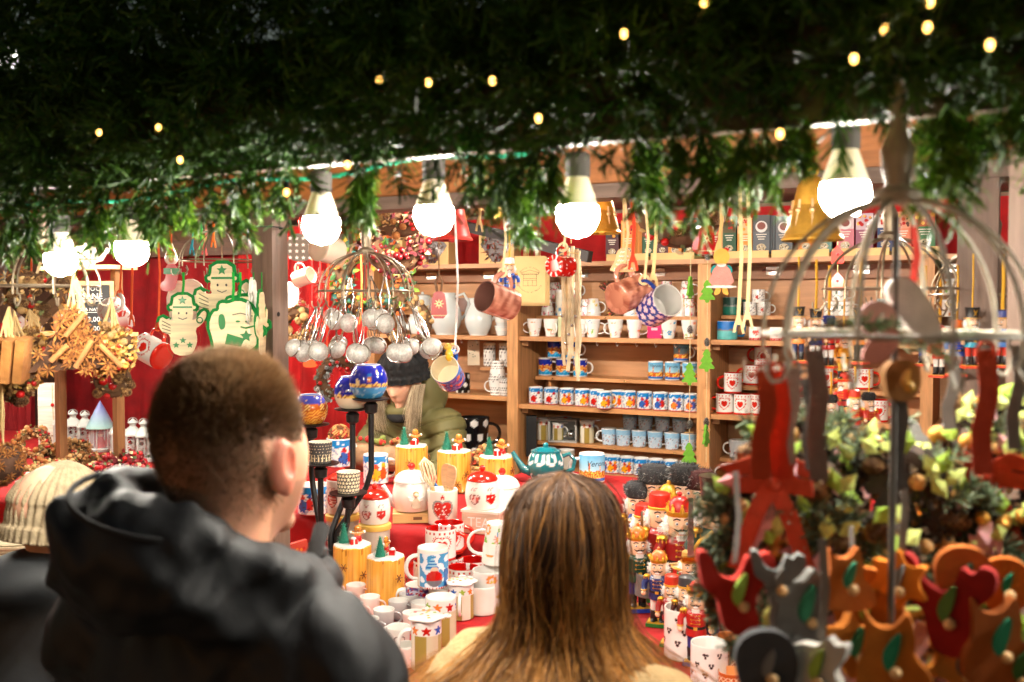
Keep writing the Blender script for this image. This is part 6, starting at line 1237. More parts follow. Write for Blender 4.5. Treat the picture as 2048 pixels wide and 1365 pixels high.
for k in range(60): v = Vector((r2.gauss(0, 1), r2.gauss(0, 1), r2.gauss(0, 1))).normalized(); o = inst(ANI, 'star_anise', t, v * .046, r2.uniform(.013, .018)); o.rotation_euler = (-v).to_track_quat('Y', 'Z').to_euler()
raffia(t, (0, 0, .2), 5, .16, .004, 4)
# ribbons with tassels and the stocking ornament
for k, (px, y0, y1, colr, Y) in enumerate(((262, 500, 640, RIB, 2.2), (340, 470, 560, RIB, 2.3), (385, 430, 500, S(40, 160, 190), 2.6), (400, 430, 490, S(60, 180, 90), 2.6), (412, 430, 500, S(230, 110, 110), 2.6), (425, 430, 485, ORANGE, 2.6), (640, 480, 720, RED, 3.0), (655, 480, 700, S(226, 60, 30), 3.05), (622, 500, 640, RED, 3.1), (955, 400, 450, RAF, 2.4), (1495, 430, 640, S(240, 214, 160), 2.2), (1478, 560, 650, S(240, 206, 150), 2.2), (1309, 430, 560, S(240, 200, 140), 2.25), (1262, 430, 525, S(230, 60, 30), 2.22), (720, 470, 640, S(226, 130, 60), 3.1), (1440, 430, 500, S(236, 190, 120), 2.3))):
    a, b = at(px, y0, Y), at(px + rnd.uniform(-4, 4), y1, Y); a.z = max(a.z, 2.01); t = thing('ribbon', f"loose {('coral','coral','turquoise','green','pink','orange','red','scarlet','red','raffia','cream','cream','cream','red','copper','cream')[k]} ribbon hanging from the beam, {('beside the second bulb', 'above the stocking ornament', 'far left of four', 'second of four', 'third of four', 'fourth of four', 'right of the post', 'next to the red one', 'nearest the small mug', 'above the cowbell', 'right of the felt doll', 'short one by the felt doll', 'over the blue flowered mug', 'over the gingerbread bell', 'over the mixed wreath', 'over the felt doll')[k]}", 'ribbon', b); mb = MB(); mb.strip([a - b, (a - b) * .5 + Vector((.006, 0, 0)), Vector((0, 0, 0))], .008, colr, cvec(1, 0, .3)); mb.build('band', 'felt', t); mb = MB(); mb.strip([(0, 0, .02), (.008, 0, .0), (.012, .0, -.02)], .006, colr, cvec(1, 0, .3)); mb.strip([(0, 0, .02), (-.006, 0, .0), (-.009, .0, -.017)], .006, colr, cvec(1, 0, .3)); mb.build('tails', 'felt', t)
def figure(px, py, Y, s, label, colr, top_py):
    p = at(px, py, Y); t = thing('stocking_ornament', label, 'ornament', p, facing(p)); mb = MB(); mb.prism(smooth_out([(-.012 * s, .02 * s), (.012 * s, .02 * s), (.012 * s, -.015 * s), (.004 * s, -.035 * s), (-.02 * s, -.035 * s), (-.022 * s, -.02 * s), (-.01 * s, -.01 * s)]), .014 * s, colr); mb.build('stocking', 'paint', t); mb = MB(); mb.sphere((0, 0, .03 * s), .013 * s, S(240, 236, 226), 10, 8); mb.sphere((0, -.008 * s, .028 * s), .007 * s, S(226, 170, 140), 8, 6); mb.lathe([(.012 * s, .036 * s), (.001, .065 * s)], 10, colr); mb.build('head', 'paint', t); mb = MB(); mb.box((0, -.006 * s, .005 * s), (.03 * s, .006 * s, .012 * s), GREEN); mb.build('scarf', 'paint', t); ribbon(t, (0, 0, .06 * s), at(px, top_py, Y) - p, .005, RIB, sway=.0)
figure(343, 548, 2.3, 1.6, 'small red stocking figure hanging above the green ornaments', S(190, 30, 24), 430)
# ---- bells ----
def bell(p, r, h, colr, label, mat, ztop, rz=0, deco=False, ribc=RED):
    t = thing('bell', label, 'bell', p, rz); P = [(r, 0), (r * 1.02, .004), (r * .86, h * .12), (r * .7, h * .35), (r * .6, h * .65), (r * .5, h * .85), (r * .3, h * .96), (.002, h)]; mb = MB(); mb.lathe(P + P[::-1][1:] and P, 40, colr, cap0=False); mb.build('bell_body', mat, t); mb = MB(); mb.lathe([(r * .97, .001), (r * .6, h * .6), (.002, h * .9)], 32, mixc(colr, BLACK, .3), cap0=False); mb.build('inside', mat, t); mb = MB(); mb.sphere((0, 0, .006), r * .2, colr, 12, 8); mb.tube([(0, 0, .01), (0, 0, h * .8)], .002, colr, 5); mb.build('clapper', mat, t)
    mb = MB(); mb.torus((0, 0, h + .008), .009, .0025, colr, rotm(PI / 2), 14, 5); mb.build('loop', mat, t); ribbon(t, (0, 0, h + .012), (0, 0, ztop - p[2]), .008, ribc, sway=0)
    if deco:
        mb = MB()
        for k in range(9):
            a = 2 * PI * k / 9; d = Vector((math.cos(a), math.sin(a), 0)); mb.tube([d * r * .8 + Vector((0, 0, h * .2)), d * r * .69 + Vector((0, 0, h * .42)), d * r * .64 + Vector((0, 0, h * .62))], .003, mixc(colr, WHITE, .3), 5); mb.sphere(d * r * .7 + Vector((0, 0, h * .45)), .006, mixc(colr, WHITE, .3), 7, 5)
        mb.build('relief', mat, t)
    return t
GOLDB = S(232, 176, 70)
p = at(1205, 468, 2.42); bell(p, .048, .11, GOLDB, 'gold bell hanging right of the bulb behind the fir', 'gold', 2.12, deco=True); p = at(1625, 482, 2.05); bell(p, .06, .13, GOLDB, 'large gold bell hanging beside the foreground bulb', 'gold', 2.08, deco=True); p = at(1012, 438, 2.9); bell(p, .04, .09, GOLDB, 'small gold bell behind the fir sprig above the kraft bag', 'gold', 2.15); p = at(905, 482, 2.55); bell(p, .06, .14, S(190, 50, 44), 'red metal bell hanging behind the central bulb', 'paint', 2.1)
def cowbell(px, py, Y, w_, h, colr, label, ztop, rz=0):
    p = at(px, py, Y); t = thing('cowbell', label, 'bell', p, facing(p) + rz); mb = MB(); mb.prism(smooth_out([(-w_ * .5, -h / 2), (w_ * .5, -h / 2), (w_ * .42, h * .1), (w_ * .3, h * .42), (-w_ * .3, h * .42), (-w_ * .42, h * .1)], 1), w_ * .55, colr); mb.build('bell_body', 'paint', t); mb = MB()
    for k in range(8): a = 2 * PI * k / 8; mb.tube([(w_ * .06 * math.cos(a), -w_ * .285, w_ * .06 * math.sin(a)), (w_ * .28 * math.cos(a), -w_ * .285, w_ * .28 * math.sin(a))], [.0025, .001], S(244, 214, 160), 5)
    for k in range(12): mb.sphere((-w_ * .38 + w_ * .07 * k, -w_ * .28, -h * .40), .0016, S(244, 214, 160), 5, 4)
    mb.build('painted_flower', 'paint', t); mb = MB(); mb.tube([(-w_ * .12, 0, h * .42), (-w_ * .2, 0, h * .75), (0, 0, h * 1.0), (w_ * .2, 0, h * .75), (w_ * .12, 0, h * .42)], w_ * .08, S(110, 74, 44), 6); mb.build('leather_loop', 'matte', t); ribbon(t, (0, 0, h * 1.0), (0, 0, ztop - p.z), .003, S(110, 74, 44), sway=0)
cowbell(878, 608, 2.25, .045, .078, S(160, 24, 16), 'dark red cowbell with a painted flower on a leather loop', 2.0); cowbell(1408, 478, 2.35, .05, .075, S(196, 20, 24), 'bright red tilted bell with white twig pattern', 2.1, .5)
# ---- gingerbread bell, felt doll, nutcracker ornament, red house ----
p = at(1247, 528, 2.25); t = thing('gingerbread_bell', 'bell shaped gingerbread with icing hanging from a ribbon', 'ornament', p, facing(p)); o1 = smooth_out([(-.034, -.02), (.034, -.02), (.03, -.008), (.02, .005), (.017, .03), (0, .042), (-.017, .03), (-.02, .005), (-.03, -.008)], 2); mb = MB(); mb.prism(o1, .009, S(222, 164, 96)); mb.build('biscuit', 'stoneware', t); mb = MB()
for k in range(5): mb.tube([(x * .0012, -.0052, -.012 + k * .01 + .002 * math.sin(x * 1.3)) for x in range(-(18 - 3 * k), 19 - 3 * k, 2)], .0013, WHITE, 4)
mb.build('icing', 'matte', t); ribbon(t, (0, 0, .04), (0, 0, 2.0 - p.z), .005, S(240, 200, 140), sway=0)
p = at(1443, 545, 2.3); t = thing('felt_doll', 'felt doll in pink dress with yellow hair hanging from a ribbon', 'doll', p, facing(p)); 
for nm, out, th, cl, dy in (('dress', [(-.034, -.035), (.034, -.035), (.014, .02), (-.014, .02)], .012, S(232, 150, 140), 0), ('hem', [(-.036, -.037), (.036, -.037), (.033, -.031), (-.033, -.031)], .013, WHITE, 0), ('head', [(.019 * math.cos(a), .036 + .02 * math.sin(a)) for a in [k * PI / 6 for k in range(12)]], .014, S(236, 176, 80), 0), ('leg', [(-.018, -.055), (-.002, -.05), (-.002, -.034), (-.012, -.034)], .01, S(236, 176, 80), 0), ('leg', [(.018, -.055), (.002, -.05), (.002, -.034), (.012, -.034)], .01, S(236, 176, 80), 0), ('sleeve', [(-.012, .02), (-.024, .012), (-.026, -.002), (-.016, .0)], .01, S(30, 140, 140), 0), ('sleeve', [(.012, .02), (.024, .012), (.026, -.002), (.016, .0)], .01, S(30, 140, 140), 0), ('collar', [(-.014, .02), (.014, .02), (.006, .012), (-.006, .012)], .014, WHITE, 0), ('hat', [(.004, .058), (.018, .056), (.014, .046), (.006, .05)], .012, RED, 0)): mb = MB(); mb.prism(smooth_out(out, 1), th, cl); mb.build(nm, 'felt', t)
ribbon(t, (0, 0, .055), (0, 0, 2.05 - p.z), .004, S(240, 190, 130), sway=0)
p = at(1019, 612, 2.28); nutcracker(p, .125, 'small white and blue nutcracker ornament hanging above the brown mug', 'helm', S(30, 80, 180), S(226, 60, 40), S(240, 240, 240), facing(p), group='hanging nutcracker ornaments', base=S(226, 80, 40), hang_=.22, light=True)
for k, (px, py, Y, colr) in enumerate(((1675, 512, 3.4, S(214, 40, 24)), (1675, 565, 3.4, S(226, 110, 96)))):
    p = at(px, py, Y); t = thing('wooden_house_tag', ('red wooden house tag on a string, upper one', 'pink wooden house tag on a string, lower one')[k], 'ornament', p, facing(p)); mb = MB(); mb.prism([(-.02, -.025), (.02, -.025), (.02, .01), (0, .035), (-.02, .01)], .006, colr); mb.build('house', 'paint', t); mb = MB(); mb.sphere((0, -.003, .005), (.005, .002, .005), DRED, 8, 5); mb.build('hole', 'paint', t); ribbon(t, (0, 0, .03), (0, 0, (2.15 if k == 0 else at(px, 530, Y).z) - p.z), .002, S(236, 190, 120), sway=0)
# nutcracker ornaments on the two cages at right
pc5 = at(1778, 578, 2.2); cg5, hk5 = cage(pc5, .132, .105, 'brown wire cage hung with nutcracker ornaments behind the large cage', 2.05, 11); pc6 = at(1985, 590, 2.35); cg6, hk6 = cage(pc6, .125, .1, 'brown wire cage at the right edge hung with nutcracker ornaments', 2.05, 9)
OR_ = [(1597, 618, 2.15, 'top', S(226, 130, 50), S(30, 40, 80), BLACK, 'orange coated'), (1632, 622, 2.2, 'top', S(30, 50, 130), WHITE, BLACK, 'white trousered'), (1658, 632, 2.25, 'fur', S(196, 40, 30), WHITE, S(26, 40, 130), 'blue hatted'), (1688, 660, 2.3, 'crown', S(226, 160, 40), S(240, 200, 60), RED, 'yellow trousered'), (1720, 620, 2.2, 'top', S(226, 140, 60), S(40, 60, 50), BLACK, 'green trousered'), (1690, 745, 2.3, 'helm', S(200, 40, 30), BLACK, S(206, 50, 30), 'red hatted'), (1664, 790, 2.25, 'fur', S(206, 50, 40), S(200, 30, 30), BLACK, 'fur hatted low'), (1712, 780, 2.2, 'helm', S(196, 40, 30), S(30, 30, 30), S(206, 50, 30), 'red coated low'), (1740, 785, 2.25, 'fur', S(200, 60, 40), BLACK, BLACK, 'black hatted low'), (1915, 640, 2.2, 'helm', S(30, 70, 180), S(206, 40, 30), S(226, 110, 40), 'blue coated'), (1945, 620, 2.15, 'top', S(30, 150, 180), S(206, 50, 30), BLACK, 'turquoise coated'), (1985, 670, 2.3, 'fur', S(240, 240, 240), S(30, 120, 190), S(24, 40, 90), 'white coated'), (1880, 650, 2.35, 'crown', S(226, 60, 40), WHITE, RED, 'red crowned'), (2005, 620, 2.2, 'helm', S(60, 120, 200), S(206, 50, 30), S(40, 60, 140), 'sky blue coated'), (1850, 630, 2.4, 'helm', S(226, 140, 60), S(40, 60, 130), S(206, 60, 30), 'orange capped')]
for k, (px, py, Y, hat, coat, tr_, hc, nm) in enumerate(OR_):
    zt = at(px, py, Y).z; H = .115; p = on(px, Y, zt - H); nutcracker(p, H, f'{nm} nutcracker ornament hanging on a yellow cord at right', hat, coat, tr_, hc, facing(p) + rnd.uniform(-.6, .6), None, group='hanging nutcracker ornaments', base=S(226, 70, 36), hang_=min(.11, 2.0 - zt) if py < 700 else .05, light=True)
# ---- twig garland, tree and cone strings ----
p = at(1142, 560, 2.5); t = thing('twig_garland', 'bundle of pale birch twigs hanging from the beam', 'garland', p); r2 = random.Random(4)
for k in range(13):
    x0 = r2.uniform(-.026, .026); L = r2.uniform(.26, .36); z0 = .10 - r2.uniform(0, .05); mb = MB(); y0 = r2.uniform(-.012, .012); mb.tube([(x0 + .004 * math.sin(j * 2.1 + k), y0, z0 - L * j / 6) for j in range(7)], r2.uniform(.0035, .006), mixc(S(226, 206, 170), S(180, 150, 110), r2.random()), 6); mb.build('twig', 'bark', t)
mb = MB(); mb.tube([(0, 0, .1), (0, 0, 2.1 - p.z)], .0016, RAF, 5); mb.tube([(-.028, -.012, .07), (0, -.016, .075), (.028, -.012, .07)], .002, RAF, 5); mb.build('string', 'felt', t)
for k in range(5): mb = MB(T(-.02 + .01 * k, -.014, -.1 - .025 * (k * 7 % 4))); mb.sphere((0, 0, 0), .0045, S(200, 200, 200), 8, 6); mb.build('bead', 'steel', t)
TREE = smooth_out([(0, .03), (.012, .01), (.006, .01), (.018, -.008), (.009, -.008), (.024, -.026), (.005, -.026), (.005, -.034), (-.005, -.034), (-.005, -.026), (-.024, -.026), (-.009, -.008), (-.018, -.008), (-.006, .01), (-.012, .01)], 1)
for k, (px, trees, cones, yb) in enumerate(((1380, (572, 745, 905), (487, 660, 850), 925), (1414, (580, 718, 868), (513, 685, 845), 925))):
    Y = 4.3; p = at(px, 700, Y); t = thing('tree_string', ('string of green wooden trees and cones left of the shelf upright', 'string of green wooden trees and cones on the shelf upright')[k], 'garland', p); mb = MB(); mb.tube([(0, 0, 2.2 - p.z), (0, 0, at(px, yb, Y).z - p.z)], .0016, S(226, 200, 150), 5); mb.build('string', 'felt', t)
    for j, py in enumerate(trees): mb = MB(T(0, -.004, at(px, py, Y).z - p.z) @ rotm(0, 0, facing(p) + (1.2 if (j + k) % 3 == (0 if k == 0 else 0) else .1)) @ Matrix.Scale(1.7, 4)); mb.prism(TREE, .006, S(110, 170, 50)); mb.build('wooden_tree', 'felt', t)
    for j, py in enumerate(cones): inst(CONEG, 'pine_cone', t, (0, 0, at(px, py, Y).z - p.z), .021, (0, 0, j)); mb = MB(); zz = at(px, py + 16, Y).z - p.z; mb.tube([(-.022, -.004, zz), (.022, -.004, zz + .003)], .003, S(170, 130, 80), 5); mb.build('stick', 'bark', t)
# ---- kraft bag, tea boxes, kraft boxes with windows on the top shelf ----
p = at(1060, 560, 4.42); W_, H_ = .155, .235; t = thing('paper_bag', 'kraft paper bag printed with a market hut, hung on the shelf', 'bag', p, facing(p) * .7)
for k in range(4): mb = MB(T(.006 * k, .008 * k, -.004 * k)); mb.prism([(-W_ / 2, -H_ / 2), (W_ / 2, -H_ / 2), (W_ / 2, H_ / 2), (-W_ / 2, H_ / 2)], .004, S(222, 186, 124)); mb.build('bag_sheet', 'card', t); mb = MB(T(.006 * k, .008 * k, 0)); mb.tube([(-.03, 0, H_ / 2 - .02), (-.03, 0, H_ / 2 + .03), (-.018, 0, H_ / 2 + .055), (.018, 0, H_ / 2 + .055), (.03, 0, H_ / 2 + .03), (.03, 0, H_ / 2 - .02)], .0025, S(206, 164, 104), 5); mb.build('bag_handle', 'card', t)
mb = MB(T(0, -.0028, 0)); ink = S(60, 52, 44); ln = lambda *q: mb.tube([(x, 0, z) for x, z in q], .0011, ink, 4)
ln((-.045, .035), (0, .048), (.045, .035)); ln((-.045, .035), (-.042, .026), (.042, .026), (.045, .035)); ln((-.032, .026), (-.034, -.03), (.034, -.03), (.032, .026)); ln((-.033, -.003), (.033, -.003)); ln((-.033, .006), (.033, .006)); ln((-.01, -.003), (-.01, -.03)); ln((.012, -.003), (.012, -.03))
for k in range(9): ln((-.04 + k * .01, .034), (-.038 + k * .01, .027))
for txt, R_, s_, a0, z0 in (('Natale in piazza', .062, .012, 1, .0), ('Mercatini di Natale', .062, .012, -1, .0)):
    for i, ch in enumerate(txt):
        if ch == ' ': continue
        a = (i - (len(txt) - 1) / 2) * .118; put_text(mb, ch, s_, ink, T(R_ * math.sin(a), 0, z0 + (R_ * math.cos(a) if a0 > 0 else -R_ * math.cos(a))) @ Matrix.Rotation(a * a0, 4, 'Y'), .2)
mb.build('print', 'card', t); mb = MB(); mb.tube([(.0, .02, H_ / 2 + .052), (0, .03, H_ / 2 + .075), (0, .12, H_ / 2 + .08)], .003, S(160, 160, 158), 6); mb.build('wall_hook', 'steel', t)
def teabox(px, wpx, h, top, bot, label, kind, Y=YS + .12, stack=1):
    p = on(px, Y, ZT + .022); wd = sz(wpx, p); t = thing('tea_box', label, 'box', p, facing(p) * .5, 'tea boxes on the top shelf'); mb = MB(); mb.box((0, 0, h / 2), (wd * .96, .06, h), bot); mb.build('carton', 'card', t); mb = MB(T(0, -.0312, 0)); r2 = random.Random(int(px))
    mb.box((0, 0, h * .78), (wd * .94, .001, h * .42), top)
    if kind == 'cup': mb.prism([(wd * .34 * math.cos(a), h * .7 + wd * .34 * math.sin(a)) for a in [k * PI / 10 for k in range(20)]], .001, S(226, 220, 216), T(0, -.001, 0)); mb.prism([(wd * .24 * math.cos(a), h * .72 + wd * .22 * math.sin(a)) for a in [k * PI / 10 for k in range(20)]], .001, S(140, 80, 70), T(0, -.002, 0))
    else:
        for k in range(12): q = wd * r2.uniform(.06, .13); mb.prism([(q * math.cos(a), q * math.sin(a)) for a in [j * PI / 4 for j in range(8)]], .001, r2.choice([RED, S(240, 150, 40), S(250, 200, 90), S(200, 60, 30), S(90, 40, 30)]), T(r2.uniform(-.36, .36) * wd, -.001 - .0002 * k, h * r2.uniform(.62, .93)))
    for k in range(3): mb.box((0, -.0005, h * (.5 - .06 * k)), (wd * (.6 - .12 * k), .001, h * .022), S(236, 226, 210))
    q = wd * .27; mb.prism([(q * math.cos(a) * (1 + .12 * math.cos(a * 7)), h * .17 + q * .8 * math.sin(a)) for a in [j * PI / 10 for j in range(20)]], .001, S(196, 180, 150), T(0, -.0008, 0))
    for k in range(10): mb.sphere((r2.uniform(-.7, .7) * q, -.0016, h * .17 + r2.uniform(-.5, .5) * q), .003, r2.choice([BLACK, S(120, 90, 60), WHITE]), 5, 3)
    mb.build('print', 'card', t)
    for k in range(stack - 1): mb = MB(T(wd * (.55 + .14 * k), .01, 0)); mb.box((0, 0, h / 2 - .001), (wd * .12, .058, h * .99), mixc(bot, BLACK, .2)); mb.build('carton_edge', 'card', t)
DG = S(50, 84, 60); DP = S(84, 50, 54); OG2 = S(226, 140, 60)
TB = [(1226, 27, DP, S(60, 50, 50), 'f', 1), (1258, 30, OG2, S(226, 150, 80), 'f', 4), (1298, 25, DG, S(120, 60, 40), 'f', 1), (1326, 24, DP, S(90, 60, 60), 'f', 1), (1351, 27, OG2, S(240, 170, 80), 'f', 1), (1382, 28, DG, S(60, 60, 50), 'f', 1), (1428, 26, S(160, 20, 20), S(190, 40, 40), 'f', 1), (1459, 28, DG, S(90, 80, 50), 'f', 1), (1490, 30, OG2, S(240, 180, 130), 'f', 1), (1523, 34, S(96, 100, 104), S(90, 90, 92), 'cup', 3), (1568, 34, S(96, 100, 104), S(110, 110, 112), 'cup', 1), (1612, 32, OG2, S(236, 190, 120), 'f', 1), (1648, 30, S(100, 140, 130), S(220, 220, 220), 'f', 1), (1690, 34, S(200, 120, 130), S(210, 190, 190), 'cup', 1), (1728, 34, S(150, 90, 110), S(206, 180, 190), 'f', 1), (1770, 32, S(60, 70, 110), S(220, 210, 206), 'f', 1), (1805, 30, S(226, 130, 100), S(226, 150, 120), 'f', 1), (1848, 40, S(70, 120, 76), S(200, 90, 60), 'f', 1)]
for k, (px, wpx, bot, top, kd, stk_) in enumerate(TB): teabox(px, wpx, .17 + .01 * (k % 2), top, bot, f"tea box with {'cup picture' if kd == 'cup' else 'fruit picture'} on the top shelf, {ORD[k] if k < 14 else ('fifteenth', 'sixteenth', 'seventeenth', 'eighteenth')[k - 14]} from the left", kd, stack=stk_)
for k, (a, b) in enumerate(((1215, 1300), (1303, 1392), (1430, 1540), (1543, 1660), (1663, 1780), (1783, 1880))):
    p0, p1 = on(a, YS + .08, ZT), on(b, YS + .08, ZT); t = thing('display_tray', f'low kraft card tray under the tea boxes, {ORD[k]} from the left', 'tray', ((p0 + p1) / 2), 0, 'kraft trays on the top shelf'); L = p1.x - p0.x - .006; mb = MB(); mb.box((0, .06, .011), (L, .16, .02), S(226, 186, 120)); mb.build('tray_base', 'card', t); mb = MB(); mb.box((0, -.022, .018), (L, .003, .036), S(230, 192, 128)); mb.build('tray_lip', 'card', t)
for k, px in enumerate((782, 872, 1000)):
    p = on(px, YS + .12, ZT); W_, H_ = .205, .17; t = thing('window_box', f'kraft box with diamond window of dried petals, {ORD[k]} from the left', 'box', p, .06, 'kraft window boxes'); mb = MB(); mb.box((0, .0, H_ / 2), (W_, .09, H_), S(222, 180, 118)); mb.build('carton', 'card', t); mb = MB(); mb.prism([(-W_ * .46, H_ * .62), (-W_ * .2, H_ * .98), (W_ * .2, H_ * .98), (W_ * .46, H_ * .62), (W_ * .1, H_ * .06), (-W_ * .1, H_ * .06)], .004, S(70, 40, 34), T(0, -.044, 0)); mb.build('window', 'paint', t); mb = MB(); r2 = random.Random(k)
    cl = ([S(110, 14, 30), S(80, 10, 20), S(140, 30, 40)], [S(226, 170, 90), S(110, 70, 50), S(150, 120, 100), S(200, 80, 70)], [S(110, 60, 40), S(150, 90, 50), S(80, 40, 40), S(180, 60, 50)])[k]
    for j in range(110):
        z = r2.uniform(.1, .95) * H_; hw = W_ * (.44 * min(1, z / H_ / .62 + .1) if z < .62 * H_ else .44 - .6 * (z / H_ - .62)); x = r2.uniform(-hw, hw) * .95; v = Vector((r2.gauss(0, .007), -.004, r2.gauss(0, .007))); q = Vector((x, -.047, z)); s_ = Vector((r2.gauss(0, .004), -.002, r2.gauss(0, .004))); mb.add([q, q + v + s_, q + v * 2, q + v - s_], [(0, 1, 2, 3), (3, 2, 1, 0)], r2.choice(cl))
    o = mb.build('dried_petals', 'felt', t); o['kind'] = 'stuff'
# ---- red corner: felt hearts, star tag, moon, patterned mitts ----
def flat(px, py, Y, out, th, colr, label, nm, cat, mat='felt', rz=0, ztop=None, extra=None, rib=RED, name='ornament'):
    p = at(px, py, Y); t = thing(name, label, cat, p, facing(p) + rz); mb = MB(); mb.prism(out, th, colr); mb.build(nm, mat, t)
    if extra: extra(t)
    top = max(z for x, z in out); ribbon(t, (0, 0, top - .004), (0, 0, (ztop or top + p.z + .1) - p.z), .004, rib, sway=0); return t
flat(640, 640, 3.2, heart_out(.05), .02, S(226, 50, 26), 'orange red felt heart hanging behind the tea infusers', 'heart', 'ornament', ztop=2.05); flat(725, 650, 3.3, heart_out(.045), .02, S(220, 40, 30), 'red felt heart right of the orange red one', 'heart', 'ornament', ztop=2.05); flat(620, 720, 3.4, smooth_out([(0, .05), (.02, .015), (.035, -.03), (.0, -.035), (-.035, -.03), (-.02, .015)]), .01, S(226, 90, 40), 'orange felt bell shape on the red curtain', 'bell_shape', 'ornament', ztop=1.9)
flat(600, 497, 2.7, smooth_out([(-.04, -.045), (.04, -.045), (.045, .02), (.03, .05), (-.03, .05), (-.045, .02)]), .03, S(120, 110, 100), 'grey pot holder with white stars near the post', 'pad', 'pot holder', ztop=2.05, extra=lambda t: [MB(T((k % 4 - 1.5) * .022, -.0155, (k // 4 - 1.5) * .022)).prism(star_out(5, .008, .0035), .001, WHITE).build('star', 'felt', t) for k in range(16)], name='pot_holder')
flat(576, 560, 2.8, smooth_out([(.0, .05), (-.03, .03), (-.04, 0), (-.03, -.03), (0, -.05), (-.012, -.02), (-.015, 0), (-.012, .02)]), .012, S(240, 226, 200), 'cream wooden crescent moon beside the post', 'moon', 'ornament', ztop=2.0, mat='wood'); flat(616, 510, 2.75, star_out(5, .026, .011), .01, S(226, 170, 110), 'small wooden star with red edge hanging near the small mug', 'star', 'ornament', ztop=2.0, mat='wood'); flat(575, 590, 3.0, smooth_out([(-.04, -.05), (.04, -.05), (.045, .05), (-.045, .05)]), .06, S(240, 234, 224), 'white ceramic bell pot beside the post', 'pot', 'ornament', ztop=1.95, mat='ceramic')
p = at(655, 500, 2.6); t = thing('hanging_mug', 'beige mug hanging with its stamped base to the front', 'mug', p, 0, 'mugs hanging from ribbons'); mug_parts(t, r=.045, h=.09, M=frame_m((.5, -.1, -.85), (0, 1, .2)) @ T(0, 0, -.045), paint=P_plain(S(206, 192, 172)), inner=S(160, 150, 136), hcol=S(206, 192, 172)); ribbon(t, (0, 0, .07), (0, 0, 2.02 - p.z), .006, RED, sway=0)
for k, (px, py) in enumerate(((605, 690), (650, 735), (590, 610), (640, 570), (612, 640))): p = at(px, py, 3.9); t = thing('tinsel_tassel', f'red and silver tinsel tassel on the corner curtain, {ORD[k]} from the top', 'tassel', p, 0, 'tinsel tassels'); mb = MB(); furball(mb, (0, 0, 0), (.02, .015, .06), 240, .03, [S(230, 60, 40), S(220, 210, 200), S(200, 20, 20), S(240, 150, 120)], k, .0018); mb.build('tinsel', 'paint', t); mb = MB(); mb.tube([(0, 0, .05), (0, .02, .16)], .0015, RED, 4); mb.build('thread', 'felt', t)
# ================= left table =================
ZL = .97
rack = at(165, 600, 3.0); t = thing('display_rack', 'pale pine display rack with chalkboard and crockery at left', 'rack', (rack.x, 3.05, ZL)); RK = Vector((rack.x, 3.05, ZL))
for sx in (-.22, .16): mb = MB(); mb.box((sx, 0, .47), (.03, .04, .94), S(128, 88, 52)); mb.build('rack_post', 'woodv', t)
for zz in (.64, .935): mb = MB(); mb.box((-.03, .0, zz), (.46, .16, .018), S(226, 186, 130)); mb.build('rack_shelf', 'wood', t)
p = at(178, 628, 2.94); t = thing('chalkboard', 'black chalkboard sign lettered TISANE in a pine frame', 'sign', p, facing(p)); W_, H_ = .17, .25; mb = MB(); mb.box((0, 0, 0), (W_, .008, H_), S(46, 48, 48)); mb.build('slate', 'matte', t)
for c, d in (((0, 0, H_ / 2 + .008), (W_ + .032, .014, .016)), ((0, 0, -H_ / 2 - .008), (W_ + .032, .014, .016)), ((-W_ / 2 - .008, 0, 0), (.016, .014, H_)), ((W_ / 2 + .008, 0, 0), (.016, .014, H_))): mb = MB(); mb.box(c, d, S(214, 170, 110)); mb.build('frame_bar', 'wood', t)
mb = MB(); ch = S(226, 226, 220)
for txt, s_, z in (('TISANE', .034, .075), ('MISCELA NATURA', .0185, .018), ('1x 3,00', .03, -.025), ('3x 8,00', .03, -.065)): put_text(mb, txt, s_, ch, T(0, -.0048, z))
mb.box((-.005, -.0045, .055), (.09, .001, .002), ch); mb.box((0, -.0045, .006), (.14, .001, .0018), ch)
for k in range(5): mb.torus((-.05 + k * .022, -.0046, .108), .008, .0009, ch, rotm(PI / 2), 12, 4)
mb.build('chalk_lettering', 'matte', t)
for k, (px, py, w_, hf, lab) in enumerate(((150, 580, 40, 1.7, 'white cup on the pine rack shelf, left one'), (185, 572, 42, 1.6, 'white cup on the pine rack shelf, right one'))): p = Vector((at(px, py, 3.05).x, 3.03, RK.z + .65)); r = sz(w_ / 2, p); tt = thing('mug', lab, 'cup', p, facing(p)); mug_parts(tt, r=r, h=r * hf, paint=P_plain(W2), flare=.75)
p = Vector((at(180, 545, 3.05).x, 3.03, RK.z + .945)); teapot(p, facing(p) + PI, .05, .09, 'white teapot with red trim on top of the pine rack', lambda x, y, u: RED if abs(y - .3) < .04 else W2, lidc=W2, spoutc=W2, handlec=W2)
